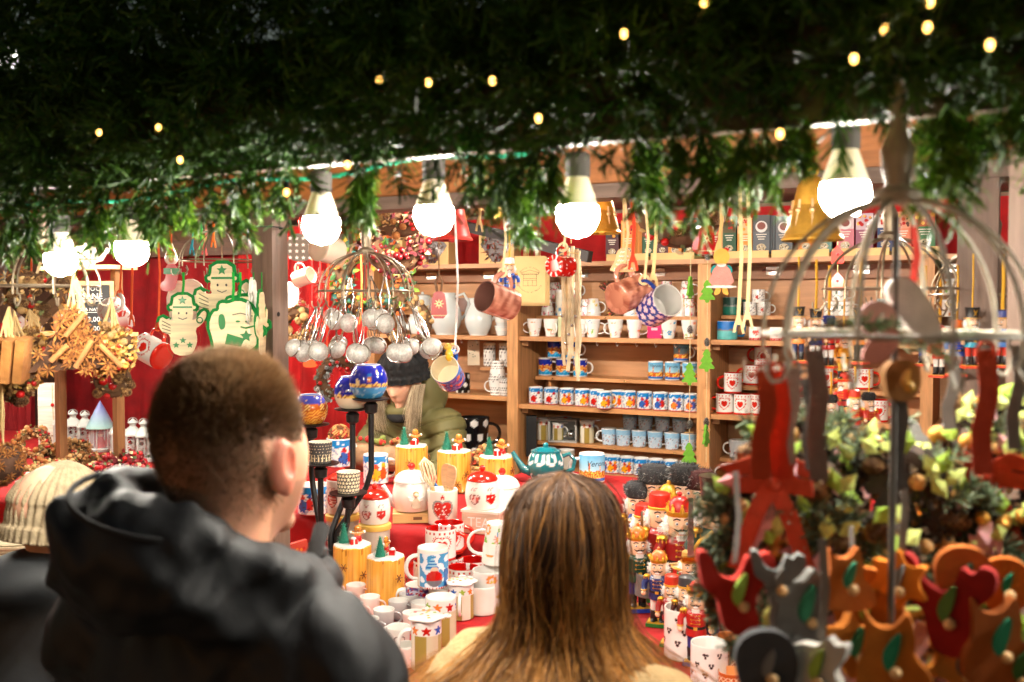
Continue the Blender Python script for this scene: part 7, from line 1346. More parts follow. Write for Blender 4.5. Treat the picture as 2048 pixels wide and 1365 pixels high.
# white lanterns in a row and the pointed tower lantern
LW = S(196, 202, 198)
def lantern(p, s, label, rz):
    t = thing('metal_lantern', label, 'lantern', p, rz, 'small white metal lanterns'); mb = MB(); mb.box((0, 0, .006 * s), (.062 * s, .062 * s, .012 * s), LW); mb.build('base', 'paint', t)
    for sx in (-1, 1):
        for sy in (-1, 1): mb = MB(); mb.box((sx * .026 * s, sy * .026 * s, .05 * s), (.006 * s, .006 * s, .076 * s), LW); mb.build('corner_post', 'paint', t)
    for k in range(4):
        mb = MB(rotm(0, 0, k * PI / 2)); 
        for j in range(4): mb.torus(((-.012 + .024 * (j % 2)) * s, -.026 * s, (.034 + .03 * (j // 2)) * s), .0105 * s, .002 * s, LW, rotm(PI / 2), 12, 4)
        mb.box((0, -.026 * s, .05 * s), (.05 * s, .002 * s, .004 * s), LW); mb.box((0, -.0265 * s, .05 * s), (.004 * s, .002 * s, .07 * s), LW); mb.build('fretwork_panel', 'paint', t)
    mb = MB(); mb.box((0, 0, .091 * s), (.066 * s, .066 * s, .006 * s), LW); mb.lathe([(.044 * s, .094 * s), (.036 * s, .108 * s), (.018 * s, .122 * s), (.012 * s, .126 * s)], 4, LW, None, (0, 0, 0), rotm(0, 0, PI / 4)); mb.build('roof', 'paint', t); mb = MB(); mb.lathe([(.012 * s, .124 * s), (.012 * s, .136 * s), (.02 * s, .138 * s), (.006 * s, .15 * s), (.002 * s, .154 * s)], 12, LW); mb.build('chimney', 'paint', t); mb = MB(); mb.torus((0, 0, .142 * s), .017 * s, .0014 * s, LW, rotm(1.0), 16, 4); mb.build('ring_handle', 'wire', t); return t
for k, (px, py) in enumerate(((118, 868), (142, 872), (166, 876), (233, 882), (262, 888), (284, 893), (306, 897))): p = on(px, 3.62 if k < 3 else 3.5, ZL); lantern(p, 1.3, f'small white fretwork lantern in the row, {ORD[k]} from the left', facing(p) + .1)
p = on(197, 3.6, ZL); t = thing('tower_lantern', 'round snow globe lantern with pointed glittery blue roof', 'lantern', p); mb = MB(); mb.lathe([(.062, 0), (.064, .012), (.056, .016)], 32, LW); mb.build('base', 'paint', t); mb = MB(); mb.lathe([(.054, .016), (.054, .12)], 32, None, lambda u, z, j: (.8, .8, .85), cap0=False, cap1=False); mb.build('glass', 'glass', t); mb = MB(); mb.lathe([(.07, .118), (.072, .122), (.045, .18), (.02, .23), (.001, .265)], 36, None, lambda u, z, j: mixc(S(150, 196, 190), S(120, 130, 190), min(1, (z - .12) / .1))); mb.build('roof', 'paint', t); mb = MB(); mb.lathe([(.026, .016), (.022, .05), (.012, .075)], 16, RED); mb.sphere((0, 0, .086), .014, S(226, 180, 150)); mb.lathe([(.014, .09), (.001, .115)], 12, RED); mb.build('figure', 'paint', t)
for k in range(6): a = PI / 3 * k; mb = MB(); mb.tube([(.055 * math.cos(a), .055 * math.sin(a), .014), (.055 * math.cos(a), .055 * math.sin(a), .12)], .003, LW, 6); mb.build('column', 'paint', t)
# wreath cookies
IT2 = [(NUTL, 'nut', .012), (BERRY, 'berry', .007), (CONE, 'pine_cone', .016), (NUTM, 'nut', .012)]
for k, (px, Y, R_, tl, dz) in enumerate(((60, 3.3, .07, .5, .06), (100, 3.1, .07, 1.0, .045), (135, 3.2, .075, 1.1, .05), (165, 3.05, .075, 1.2, .04), (85, 2.85, .065, 1.3, .035), (120, 2.8, .06, 1.35, .03))): wreath(on(px, Y, ZL + dz), R_, .032, f'nut and berry wreath lying on the left table, {ORD[k]} of the pile', IT2, 46, .6, tl, heart=(k % 2 == 1), group='nut wreaths on the left table', seed=70 + k, fcols=[S(206, 160, 100), S(170, 120, 70), S(226, 190, 140), S(140, 140, 80)], filler=240)
for k, (px, Y, R_) in enumerate(((235, 3.0, .085), (205, 2.75, .07), (262, 2.8, .07))): wreath(on(px, Y, ZL + .045), R_, .04, f'crimson berry wreath lying on the left table, {ORD[k]} of three', [(BERRY, 'berry', .01), (BERRYD, 'berry', .011), (LEAF, 'leaf', .018)], 50, .6, 1.1, group='crimson wreaths on the left table', seed=90 + k, ringc=S(110, 10, 24), fcols=[S(150, 10, 30), S(180, 20, 40), S(120, 8, 26), S(210, 190, 150), S(90, 110, 70)], filler=260)
p = on(92, 3.62, ZL); t = thing('white_board_sign', 'tall white wooden board with heart and bow at left', 'sign', p, facing(p) * .6); mb = MB(); mb.box((0, 0, .17), (.10, .018, .34), S(236, 228, 212)); mb.build('board', 'wood', t); mb = MB(); mb.prism(heart_out(.02), .004, S(120, 110, 100), T(-.02, -.011, .08)); mb.build('wire_heart', 'wire', t); mb = MB(); mb.tube([(.03, -.012, .33), (.03, -.014, .22), (.036, -.014, .12)], .002, RAF, 4); mb.sphere((.03, -.014, .22), .01, RED, 8, 6); mb.build('string', 'felt', t)
p = on(287, 2.72, ZL); t = thing('gift_card_box', 'white house shaped card box with pine sprig and cone', 'box', p, facing(p)); mb = MB(); mb.box((0, 0, .045), (.085, .05, .09), S(238, 226, 212)); mb.build('box', 'card', t); mb = MB(); mb.prism([(-.0425, .09), (.0425, .09), (.03, .125), (-.03, .125)], .02, S(240, 230, 220)); mb.build('lid_flap', 'card', t); mb = MB()
for k, (txt, z) in enumerate((('Buon', .075), ('Natale', .058), ('a tutti', .042))): put_text(mb, txt, .014, S(196, 90, 90), T(0, -.0256, z), .3)
mb.build('lettering', 'card', t); V, F, C = sprig_arrays([((.02, -.03, .03), (.5, -.4, -.5), .05, 1), ((.01, -.03, .04), (-.4, -.5, -.4), .05, 1), ((.03, -.03, .04), (.6, -.4, .4), .05, 1)], 9, 60, .024, .0012, S(20, 90, 50), S(170, 210, 190)); np_obj('pine_sprig', V, F, C, 'needle', t, False); inst(CONEG, 'pine_cone', t, (.03, -.04, .06), .014)
for k, px in enumerate((50, 92, 128)): p = on(px, 2.62, ZL); t = thing('lidded_pot', f'white lidded pot with knob at the left table edge, {ORD[k]} from the left', 'pot', p, 0, 'white lidded pots'); r = .045 if k == 0 else .03; mb = MB(); mb.lathe([(r * .7, 0), (r, .01), (r * 1.05, .05), (r, .055)], 28, W2); mb.build('body', 'ceramic', t); mb = MB(T(0, 0, .055)); mb.lathe([(r * 1.12, 0), (r * 1.1, .006), (r * .4, .014), (r * .2, .02), (r * .3, .03), (r * .2, .038), (.001, .04)], 24, W2); mb.build('lid', 'ceramic', t)
for k, (px, Y, sx) in enumerate(((35, 2.2, .16), (70, 2.0, .12))):
    p = on(px, Y, ZA); t = thing('woven_basket', ('cream woven basket at the left counter edge', 'second cream woven basket nearer the front')[k], 'basket', p, .4); mb = MB()
    for j in range(8): mb.torus((0, 0, .006 + .012 * j), sx * .8 + .002 * j, .007, S(214, 196, 160), n=30)
    mb.lathe([(sx * .76, 0), (sx * .78, .09)], 24, S(180, 160, 124)); mb.build('weave', 'felt', t); mb = MB(); mb.lathe([(sx * .84, .095), (sx * .86, .1), (sx * .78, .106), (.001, .108)], 26, S(206, 190, 156)); mb.build('lid', 'felt', t)
# ================= people =================
def strands(name, P, rad, C, mat, parent, taper=True):
    """P [N,K,3] paths, C [N,K,3] colours -> thin three sided tubes"""
    P = np.asarray(P, float); N, K, _ = P.shape; tn = np.gradient(P, axis=1); tn /= np.linalg.norm(tn, axis=2, keepdims=True) + 1e-9
    a = np.cross(tn, [.31, .52, .79]); a /= np.linalg.norm(a, axis=2, keepdims=True) + 1e-9; b = np.cross(tn, a); t = np.linspace(0, 1, K); rr = np.asarray(rad, float).reshape(-1, 1) * np.ones((N, 1)) * ((1 - t ** 3 * .85) if taper else 1)
    V = np.stack([P + (a * math.cos(q) + b * math.sin(q)) * rr[..., None] for q in (0, 2 * PI / 3, 4 * PI / 3)], 2)
    i = np.arange(N)[:, None, None] * K * 3 + np.arange(K - 1)[None, :, None] * 3; k = np.arange(3)[None, None, :]; l = (k + 1) % 3
    F = np.stack([i + k, i + l, i + 3 + l, i + 3 + k], -1).reshape(-1, 4); return np_obj(name, V.reshape(-1, 3), F, np.repeat(np.asarray(C)[:, :, None, :], 3, 2).reshape(-1, 3), mat, parent)
def wav(X, Y, Z, s, ph=0): return (np.sin(X * 1.3 * s + Y * .9 * s + ph + 1.5 * np.sin(Z * .7 * s)) + np.sin(Y * 1.1 * s - Z * 1.4 * s + ph * 2 + 1.2 * np.sin(X * .8 * s)) + np.sin(Z * 1.2 * s + X * .6 * s + 1.3 * np.sin(Y * .9 * s + ph))) / 3
def lowbody(X, Y, Z, hip, w_=.095):
    return su(.05, ell(X, Y, Z, (0, -.01, hip), (.16, .11, .13)), cap(X, Y, Z, (-w_, 0, hip - .05), (-w_ - .01, 0, .08), .085, .05), cap(X, Y, Z, (w_, 0, hip - .05), (w_ + .01, 0, .08), .085, .05), cap(X, Y, Z, (-w_ - .01, -.02, .05), (-w_ - .01, .13, .04), .045, .04), cap(X, Y, Z, (w_ + .01, -.02, .05), (w_ + .01, .13, .04), .045, .04))
def headf(X, Y, Z, c, sc=1.0):
    x, y, z = (X - c[0]) / sc, (Y - c[1]) / sc, (Z - c[2]) / sc
    h = su(.03, ell(x, y, z, (0, -.018, .02), (.078, .098, .098)), ell(x, y, z, (0, .032, -.055), (.056, .062, .068)), ell(x, y, z, (0, .05, -.01), (.06, .045, .06)))
    h = su(.012, h, cap(x, y, z, (0, .092, -.005), (0, .108, -.032), .009, .013)); h = su(.01, h, ell(x, y, z, (0, .088, -.068), (.024, .012, .010)), ell(x, y, z, (0, .08, -.105), (.022, .02, .018)))
    for s_ in (-1, 1):
        e = ell(x, y, z, (s_ * .082, -.008, -.012), (.010, .021, .034), s_ * -.35); e = np.maximum(e, -ell(x, y, z, (s_ * .092, .0, -.008), (.007, .011, .02), s_ * -.35)); h = su(.006, h, e, ell(x, y, z, (s_ * .080, .002, -.04), (.008, .009, .012)))
        h = np.maximum(h, -ell(x, y, z, (s_ * .031, .095, .008), (.016, .014, .01)))
    return h * sc
# ---- man in the black jacket, back to the camera ----
mp = atd(474, 850, 1.3); man = thing('person', 'man with short brown hair and black hooded jacket seen from behind', 'person', (mp.x, mp.y, 0)); HZ = 1.585; man.scale = (.982,) * 3
def man_body(X, Y, Z):
    return su(.03, headf(X, Y, Z, (0, 0, HZ), 1.02), cap(X, Y, Z, (0, -.022, HZ - .06), (0, -.04, HZ - .2), .058, .064), cap(X, Y, Z, (-.13, -.03, 1.33), (.13, -.03, 1.33), .055, .055), ell(X, Y, Z, (0, -.02, 1.12), (.17, .11, .25)), cap(X, Y, Z, (.165, -.03, 1.31), (.265, .0, 1.08), .045, .04), cap(X, Y, Z, (.265, .0, 1.08), (.2, .22, 1.0), .038, .032), cap(X, Y, Z, (-.165, -.03, 1.31), (-.27, .02, 1.1), .045, .04), cap(X, Y, Z, (-.27, .02, 1.1), (-.2, .22, 1.0), .04, .032), ell(X, Y, Z, (.19, .26, .99), (.04, .05, .025)), ell(X, Y, Z, (-.19, .26, .99), (.04, .05, .025)), lowbody(X, Y, Z, .9))
v, f = surf(lambda X, Y, Z: su(.03, headf(X, Y, Z, (0, 0, HZ), 1.02), cap(X, Y, Z, (0, -.022, HZ - .06), (0, -.04, HZ - .2), .058, .064)), (-.13, -.15, 1.34), (.13, .15, 1.72), 110)
v2, f2 = surf(man_body, (-.34, -.2, 0), (.34, .34, 1.42), 90)
hairm = lambda p: (p[:, 1] < .052 - .25 * np.maximum(0, 1.62 - p[:, 2])) & (p[:, 2] > 1.50) & ~((np.abs(p[:, 0]) > .078) & (np.abs(p[:, 1]) < .045) & (p[:, 2] < 1.61)) & ((p[:, 2] > 1.60) | (p[:, 1] < .012))
c = np.tile(np.array(SKIN) * np.array([1.0, .9, .86]), (len(v), 1)); hm = hairm(v); fade = np.clip((v[:, 2] - 1.50) / .09, 0, 1)[:, None] * .62
c = np.where(hm[:, None], c * (1 - fade) + np.array(S(92, 68, 48)) * fade, c); beard = (v[:, 1] > .0) & (v[:, 2] < 1.545) & (v[:, 2] > 1.455); c = np.where(beard[:, None], c * .62 + np.array(S(90, 64, 46)) * .3, c)
ear = (np.abs(v[:, 0]) > .083) & (np.abs(v[:, 1] + .008) < .04); c = np.where(ear[:, None], np.array(S(222, 138, 112)), c)
body = np_obj('body', np.r_[v2, v], np.r_[f2, f + len(v2)], np.r_[np.tile(np.array(SKIN), (len(v2), 1)), c], 'skin', man)
rg = np.random.default_rng(4); idx = np.flatnonzero(hm); pk = rg.choice(idx, 80000); pk = pk[rg.random(80000) < np.clip((v[pk, 2] - 1.50) / .12, 0, 1) ** 1.3][:34000]; NH = len(pk); base = v[pk] + rg.normal(size=(NH, 3)) * .0022; ctr_ = np.array([0, -.02, HZ + .01]); nr = base - ctr_; nr /= np.linalg.norm(nr, axis=1)[:, None]
topk = np.clip((base[:, 2] - 1.60) / .09, 0, 1); ln = (.004 + .016 * topk) * (.6 + .8 * rg.random(NH)); dr = nr + np.array([0, .35, .1]) * topk[:, None] + np.array([0, 0, -.5]) * (1 - topk)[:, None] + rg.normal(size=(NH, 3)) * .28; dr /= np.linalg.norm(dr, axis=1)[:, None]
P = base[:, None, :] + dr[:, None, :] * (ln[:, None] * np.array([-.15, .5, 1.0])[None])[..., None]; hc = np.array(S(122, 92, 62)) * (.55 + .9 * rg.random((NH, 1))) + np.array(S(176, 134, 88)) * (.6 * topk * rg.random(NH))[:, None]  # top strands lighter: lit tone put into the hair colour
strands('hair', P, .00042, np.repeat(hc[:, None], 3, 1), 'hair', man)
def man_jacket(X, Y, Z):
    b = su(.05, cap(X, Y, Z, (-.15, -.03, 1.335), (.15, -.03, 1.335), .083, .083), ell(X, Y, Z, (0, -.03, 1.13), (.235, .165, .30)), ell(X, Y, Z, (0, -.02, .88), (.22, .16, .16)), cap(X, Y, Z, (.18, -.03, 1.315), (.275, .0, 1.08), .08, .072), cap(X, Y, Z, (.275, .0, 1.08), (.205, .2, 1.0), .07, .052), cap(X, Y, Z, (-.2, -.03, 1.34), (-.295, .0, 1.09), .083, .072), cap(X, Y, Z, (-.295, .0, 1.09), (-.215, .2, 1.0), .07, .052))
    hood = su(.03, ell(X, Y, Z, (-.02, -.155, 1.475), (.125, .085, .085), 0, .35), ell(X, Y, Z, (-.10, -.10, 1.49), (.066, .1, .09), .3), ell(X, Y, Z, (.095, -.075, 1.42), (.062, .1, .07), -.3), cap(X, Y, Z, (.10, -.02, 1.415), (.07, .09, 1.40), .038, .033), cap(X, Y, Z, (-.10, -.02, 1.425), (-.07, .09, 1.41), .042, .035))
    fold = .007 * np.sin(52 * (Z + .5 * X + .6 * Y) + 3 * np.sin(14 * X)) * (.6 + .4 * np.sin(17 * X + 9 * Y)) * np.clip((Z - 1.36) * 12, 0, 1); hood = hood + fold * 1.2 + .008 * wav(X, Y, Z, 22, 1) + .006 * np.abs(wav(X, Y, Z, 40, 3)) + .003 * wav(X, Y, Z, 90, 3)
    b = b + .008 * wav(X, Y, Z, 17, .4) + .005 * wav(X, Y, Z, 44, 2) + .003 * wav(X, Y, Z, 85, 1) + .0045 * np.sin(46 * Z + 12 * np.abs(X) + 4 * np.sin(11 * Y + X * 6)) * np.clip((np.abs(X) - .16) * 14, 0, 1)
    r_ = su(.02, b, hood); r_ = np.maximum(r_, -cap(X, Y, Z, (0, -.012, 1.46), (0, .02, 1.75), .068, .12)); return r_
v, f = surf(man_jacket, (-.42, -.3, .70), (.42, .3, 1.58), 150); c = np.tile(np.array(S(30, 31, 33)), (len(v), 1)); np_obj('jacket', v, f, c, 'jacket', man)
v, f = surf(lambda X, Y, Z: np.maximum(lowbody(X, Y, Z, .9) - .02, Z - .93), (-.25, -.2, -.02), (.25, .2, .95), 60); np_obj('trousers', v, f, S(36, 40, 54), 'jacket', man)
mb = MB(); mb.tube([(.10 * math.cos(a_) - .01, -.115 + .115 * math.sin(a_), 1.535 - .03 * math.cos(a_)) for a_ in [PI + PI * k / 16 for k in range(17)]], .004, S(22, 22, 24), 6); mb.build('hood_seam', 'matte', man)
mb = MB(); mb.tube([(.065, .095, 1.47), (.08, .06, 1.445), (.05, .11, 1.43)], .012, BLACK, 8); mb.build('collar_toggle', 'matte', man)
# ---- woman with long hair ----
wp = atd(1140, 1100, 1.5); wom = thing('person', 'woman with long brown hair and cream fleece coat seen from behind', 'person', (wp.x, wp.y, 0)); WZ = wp.z
def wb(X, Y, Z): return su(.03, headf(X, Y, Z, (0, .0, WZ), .96), cap(X, Y, Z, (0, -.02, WZ - .06), (0, -.04, WZ - .2), .05, .054), cap(X, Y, Z, (-.13, -.03, WZ - .22), (.13, -.03, WZ - .22), .05, .05), ell(X, Y, Z, (0, -.02, WZ - .42), (.15, .1, .26)), cap(X, Y, Z, (.16, -.03, WZ - .24), (.22, .02, WZ - .48), .042, .036), cap(X, Y, Z, (.22, .02, WZ - .48), (.12, .2, WZ - .5), .034, .028), cap(X, Y, Z, (-.16, -.03, WZ - .24), (-.22, .02, WZ - .48), .042, .036), cap(X, Y, Z, (-.22, .02, WZ - .48), (-.12, .2, WZ - .5), .034, .028), ell(X, Y, Z, (.11, .23, WZ - .5), (.035, .045, .02)), ell(X, Y, Z, (-.11, .23, WZ - .5), (.035, .045, .02)), lowbody(X, Y, Z, .8, .08))
v, f = surf(wb, (-.3, -.2, -.02), (.3, .3, WZ + .14), 150); np_obj('body', v, f, SKIN, 'skin', wom)
def wcoat(X, Y, Z):
    z0 = WZ; b = su(.05, cap(X, Y, Z, (-.13, -.03, z0 - .225), (.13, -.03, z0 - .225), .082, .082), ell(X, Y, Z, (0, -.03, z0 - .46), (.20, .15, .28)), ell(X, Y, Z, (0, -.02, z0 - .75), (.21, .16, .22)), cap(X, Y, Z, (.15, -.03, z0 - .24), (.245, .01, z0 - .48), .08, .07), cap(X, Y, Z, (.245, .01, z0 - .48), (.13, .18, z0 - .5), .066, .05), cap(X, Y, Z, (-.15, -.03, z0 - .24), (-.245, .01, z0 - .48), .08, .07), cap(X, Y, Z, (-.245, .01, z0 - .48), (-.13, .18, z0 - .5), .066, .05))
    b = su(.03, b, ell(X, Y, Z, (0, -.12, z0 - .2), (.13, .07, .05), 0, .3)); b = b + .008 * wav(X, Y, Z, 24, 2) + .003 * wav(X, Y, Z, 90, 1); return np.maximum(b, -cap(X, Y, Z, (0, -.01, z0 - .17), (0, .02, z0 + .1), .06, .12))
v, f = surf(wcoat, (-.36, -.28, WZ - .95), (.36, .28, WZ - .08), 120); np_obj('coat', v, f, S(184, 154, 108), 'fleece', wom)
v, f = surf(lambda X, Y, Z: np.maximum(lowbody(X, Y, Z, .8, .08) - .015, Z - .8), (-.25, -.2, -.02), (.25, .2, .82), 50); np_obj('trousers', v, f, S(50, 56, 80), 'jacket', wom)
rg = np.random.default_rng(8)
PR = np.array([(.112, .0), (.107, .034), (.093, .058), (.06, .077), (.0, .086), (-.07, .086), (-.12, .098), (-.16, .138), (-.20, .182), (-.26, .215), (-.36, .232), (-.45, .24)])
def hair_paths(nc, per, lenr, phs, lift=0, wave=.012, thin=.12):
    out = []; cl = []; t = np.linspace(0, 1, 22)
    for k in range(nc):
        ph = rg.uniform(*phs); L = rg.uniform(*lenr); dph = rg.normal() * .22; wv = rg.uniform(0, 6.3); wf = rg.uniform(4, 9); el0 = rg.random(); gold = rg.random() ** .8; rj = rg.normal() * .010; mid = rg.normal() * .10; pull = rg.uniform(.1, .8); kink = rg.normal(size=3) * .5
        for j in range(per):
            o = rg.normal() * thin; l = L * rg.uniform(.75, 1.06); s = el0 * .05 + t * l; z = .118 - s * (.35 + .65 * np.clip(s / .12, 0, 1)); r = np.interp(-z, -PR[:, 0], PR[:, 1]) + lift
            below = np.clip((-.10 - z) / .16, 0, 1); r = r + rj * (.3 + below) + rg.normal() * .003 + wave * .45 * np.sin(wf * t * 1.4 + wv + kink[0]) * below; a = ph + o * (1 - .72 * below - .1 * t) + dph * below * t + mid * np.sin(4 * t + kink[1]) + wave * 3.2 * np.sin(wf * t + wv) * t
            a = a + (-PI / 2 - a) * pull * .6 * below; x = np.cos(a) * r * (.92 + .25 * below); y = np.sin(a) * r * 1.05 - .02
            out.append(np.stack([x + rg.normal() * .0015, y, z + rg.normal() * .003 + WZ], 1)); m = np.clip(t * 1.5 - .2 + .7 * (gold - .5), 0, 1)[:, None] * (.35 + .65 * gold); cl.append(np.array(S(70, 46, 28)) * (1 - m) * rg.uniform(.6, 1.35) + np.array(S(206, 142, 66)) * m)
    return np.array(out), np.array(cl)
sets = [hair_paths(180, 22, (.14, .31), (-PI - .75, .75), 0, .055), hair_paths(46, 16, (.34, .56), (-PI - .75, .75), .004, .08, .07), hair_paths(150, 3, (.25, .6), (-PI - .8, .8), .010, .075, .05)]
strands('hair', np.concatenate([q[0] for q in sets]), .00078, np.concatenate([q[1] for q in sets]), 'hair', wom)
def wcap(X, Y, Z): 
    h = np.maximum(ell(X, Y, Z, (0, -.022, WZ + .018), (.074, .098, .098)), (Y - .055) - .35 * (Z - WZ)); return su(.03, h, np.maximum(ell(X, Y, Z, (0, -.055, WZ - .06), (.070, .055, .12)), Y - .04))
v, f = surf(wcap, (-.13, -.17, WZ - .25), (.13, .14, WZ + .15), 60); np_obj('hair_base', v, f, S(48, 32, 20), 'hair', wom)
# ---- person in cream knit hat, left edge ----
hp_ = atd(122, 1010, 2.2); hat = thing('person', 'person in cream ribbed knit hat and dark coat at the left edge', 'person', (hp_.x, hp_.y, 0)); KZ = hp_.z - .02
v, f = surf(lambda X, Y, Z: su(.03, headf(X, Y, Z, (0, 0, KZ), .96), cap(X, Y, Z, (0, -.02, KZ - .06), (0, -.03, KZ - .22), .05, .055), ell(X, Y, Z, (0, -.02, KZ - .45), (.15, .1, .26)), lowbody(X, Y, Z, .75, .08)), (-.25, -.2, -.02), (.25, .25, KZ + .14), 90); np_obj('body', v, f, SKIN, 'skin', hat)
def kcoat(X, Y, Z): z0 = KZ; b = su(.05, cap(X, Y, Z, (-.13, -.03, z0 - .23), (.13, -.03, z0 - .23), .09, .09), ell(X, Y, Z, (0, -.03, z0 - .5), (.21, .16, .3)), cap(X, Y, Z, (.16, -.03, z0 - .25), (.25, .02, z0 - .5), .08, .07), cap(X, Y, Z, (-.16, -.03, z0 - .25), (-.25, .02, z0 - .5), .08, .07), cap(X, Y, Z, (.25, .02, z0 - .5), (.16, .2, z0 - .5), .065, .05), cap(X, Y, Z, (-.25, .02, z0 - .5), (-.16, .2, z0 - .5), .065, .05), ell(X, Y, Z, (0, -.06, z0 - .13), (.12, .12, .06))); return b + .009 * wav(X, Y, Z, 16, 1)
v, f = surf(kcoat, (-.38, -.26, KZ - .9), (.38, .3, KZ - .05), 70); np_obj('coat', v, f, S(40, 42, 44), 'jacket', hat)
v, f = surf(lambda X, Y, Z: np.maximum(lowbody(X, Y, Z, .75, .08) - .015, Z - .75), (-.25, -.2, -.02), (.25, .2, .78), 40); np_obj('trousers', v, f, S(40, 44, 60), 'jacket', hat)
def knit_hat(parent, c, R, H, nrib, colr, tilt=0, brim=.35, cab=.0, seg=None, amp_=.05):
    seg = seg or nrib * 8; M = T(c) @ rotm(tilt); P = []; n = 46
    for j in range(n + 1):
        t = j / n; z = H * t; r = R * (1.0 if t < .45 else math.cos((t - .45) / .55 * PI / 2) ** .62 + .02); r *= 1 + (.05 if t < brim * .5 else 0); P.append((max(.004, r), z))
    def wob(a, z): 
        t = z / H; amp = amp_ * (1 - max(0, t - .6) * 1.6); k = math.cos(a * nrib); st = cab * math.sin(z * 190 + (PI if k > 0 else 0)); return 1 + amp * (abs(k) ** .6 * (1 if k > 0 else -1)) * (1 + st) + .02 * st
    mb = MB(M); mb.lathe(P, seg, colr, wob=wob); mb.build('knit_hat', 'knit', parent, 180)
knit_hat(hat, (0, -.015, KZ - .06), .108, .18, 40, S(160, 142, 112), -.2, cab=.12, amp_=.026)
# ---- seller behind the counter ----
sp0 = at(806, 757, 3.82); sel = thing('person', 'seller in black knit hat and olive padded jacket bending over the counter', 'person', (sp0.x, 3.82, 0)); Z0 = sp0.z
tl = RAD(24); Rm = Matrix.Rotation(-tl, 4, 'X')       # the figure faces -y with the head bowed
def selhead(X, Y, Z):   # head frame: face to -y, bowed
    x, y, z = X, -(Y), Z - Z0; ca, sa = math.cos(tl), math.sin(tl); y2 = y * ca + (-z) * sa * 1.0; z2 = y * sa + z * ca; return headf(x, y2, z2, (0, 0, 0), .98)
def selbody(X, Y, Z): return su(.03, selhead(X, Y, Z), cap(X, Y, Z, (0, .04, Z0 - .06), (0, .10, Z0 - .2), .05, .056), cap(X, Y, Z, (-.14, .11, Z0 - .22), (.14, .11, Z0 - .22), .05, .05), ell(X, Y, Z, (0, .14, Z0 - .42), (.15, .1, .25), 0, -.15), cap(X, Y, Z, (.17, .11, Z0 - .23), (.25, -.02, Z0 - .42), .042, .036), cap(X, Y, Z, (.25, -.02, Z0 - .42), (.08, -.22, Z0 - .42), .034, .026), cap(X, Y, Z, (-.17, .11, Z0 - .23), (-.25, -.02, Z0 - .42), .042, .036), cap(X, Y, Z, (-.25, -.02, Z0 - .42), (-.08, -.22, Z0 - .42), .034, .026), ell(X, Y, Z, (.06, -.25, Z0 - .42), (.035, .045, .02)), ell(X, Y, Z, (-.06, -.25, Z0 - .42), (.035, .045, .02)), cap(X, Y, Z, (-.09, .15, .8), (-.1, .16, .06), .08, .05), cap(X, Y, Z, (.09, .15, .8), (.1, .16, .06), .08, .05), cap(X, Y, Z, (-.1, .18, .05), (-.1, .04, .04), .045, .04), cap(X, Y, Z, (.1, .18, .05), (.1, .04, .04), .045, .04))
v, f = surf(selbody, (-.32, -.32, -.02), (.32, .3, Z0 + .14), 130); np_obj('body', v, f, S(226, 172, 142), 'skin', sel)
def seljac(X, Y, Z):
    b = su(.05, cap(X, Y, Z, (-.145, .11, Z0 - .225), (.145, .11, Z0 - .225), .085, .085), ell(X, Y, Z, (0, .14, Z0 - .44), (.215, .165, .27), 0, -.15), ell(X, Y, Z, (0, .15, Z0 - .66), (.21, .17, .18)), cap(X, Y, Z, (.18, .11, Z0 - .24), (.265, -.02, Z0 - .42), .08, .07), cap(X, Y, Z, (.265, -.02, Z0 - .42), (.11, -.2, Z0 - .42), .066, .048), cap(X, Y, Z, (-.18, .11, Z0 - .24), (-.265, -.02, Z0 - .42), .08, .07), cap(X, Y, Z, (-.265, -.02, Z0 - .42), (-.11, -.2, Z0 - .42), .066, .048))
    col_ = su(.03, ell(X, Y, Z, (0, .02, Z0 - .15), (.105, .08, .05), 0, .2), ell(X, Y, Z, (.09, .13, Z0 - .06), (.05, .09, .12)), ell(X, Y, Z, (-.09, .13, Z0 - .06), (.05, .09, .12)), ell(X, Y, Z, (0, .17, Z0 - .07), (.1, .05, .12)))
    q = (Z - .35 * np.abs(X) + .1 * Y) * 2 * PI / .068; b = b + .013 * np.exp(-(np.sin(q / 2) / .24) ** 2) - .003 + .004 * wav(X, Y, Z, 40, 1); return np.maximum(su(.02, b, col_ + .005 * wav(X, Y, Z, 30, 2)), -cap(X, Y, Z, (0, -.03, Z0 - .06), (0, -.1, Z0 + .1), .075, .1))
v, f = surf(seljac, (-.38, -.3, Z0 - .78), (.38, .36, Z0 + .09), 130); np_obj('jacket', v, f, S(108, 102, 62), 'jacket', sel)
v, f = surf(lambda X, Y, Z: su(.04, cap(X, Y, Z, (-.09, .15, .72), (-.1, .16, .1), .095, .065), cap(X, Y, Z, (.09, .15, .72), (.1, .16, .1), .095, .065)), (-.25, -.02, -.02), (.25, .32, .86), 40); np_obj('trousers', v, f, S(40, 40, 46), 'jacket', sel)
mb = MB(); mb.torus((0, .02, Z0 - .155), .07, .022, S(26, 26, 28), rotm(.4), 24, 10); mb.build('scarf', 'knit', sel)
knit_hat(sel, (0, .015, Z0 - .005), .112, .165, 17, S(30, 30, 31), .2, cab=.5, amp_=.04)
paths = []; cols = []; rg = np.random.default_rng(12)
for s_ in (-1, 1):
    for k in range(300):
        x0 = s_ * rg.uniform(.078, .104); y0 = rg.uniform(-.05, .04); t = np.linspace(0, 1, 12); L = rg.uniform(.12, .24); cv = rg.normal() * .008
        paths.append(np.stack([x0 + s_ * .02 * np.sin(t * 2.4) * rg.uniform(.3, 1) + cv * t - s_ * .03 * t ** 2 * rg.random(), y0 - .05 * np.sin(t * 2.2) - .01 * t, Z0 - .025 - t * L], 1)); m = rg.random() ** .6; cols.append(np.tile(np.array(S(110, 84, 60)) * (1 - m) + np.array(S(226, 206, 172)) * m, (12, 1)))
strands('hair', np.array(paths), .0009, np.array(cols), 'hair', sel)
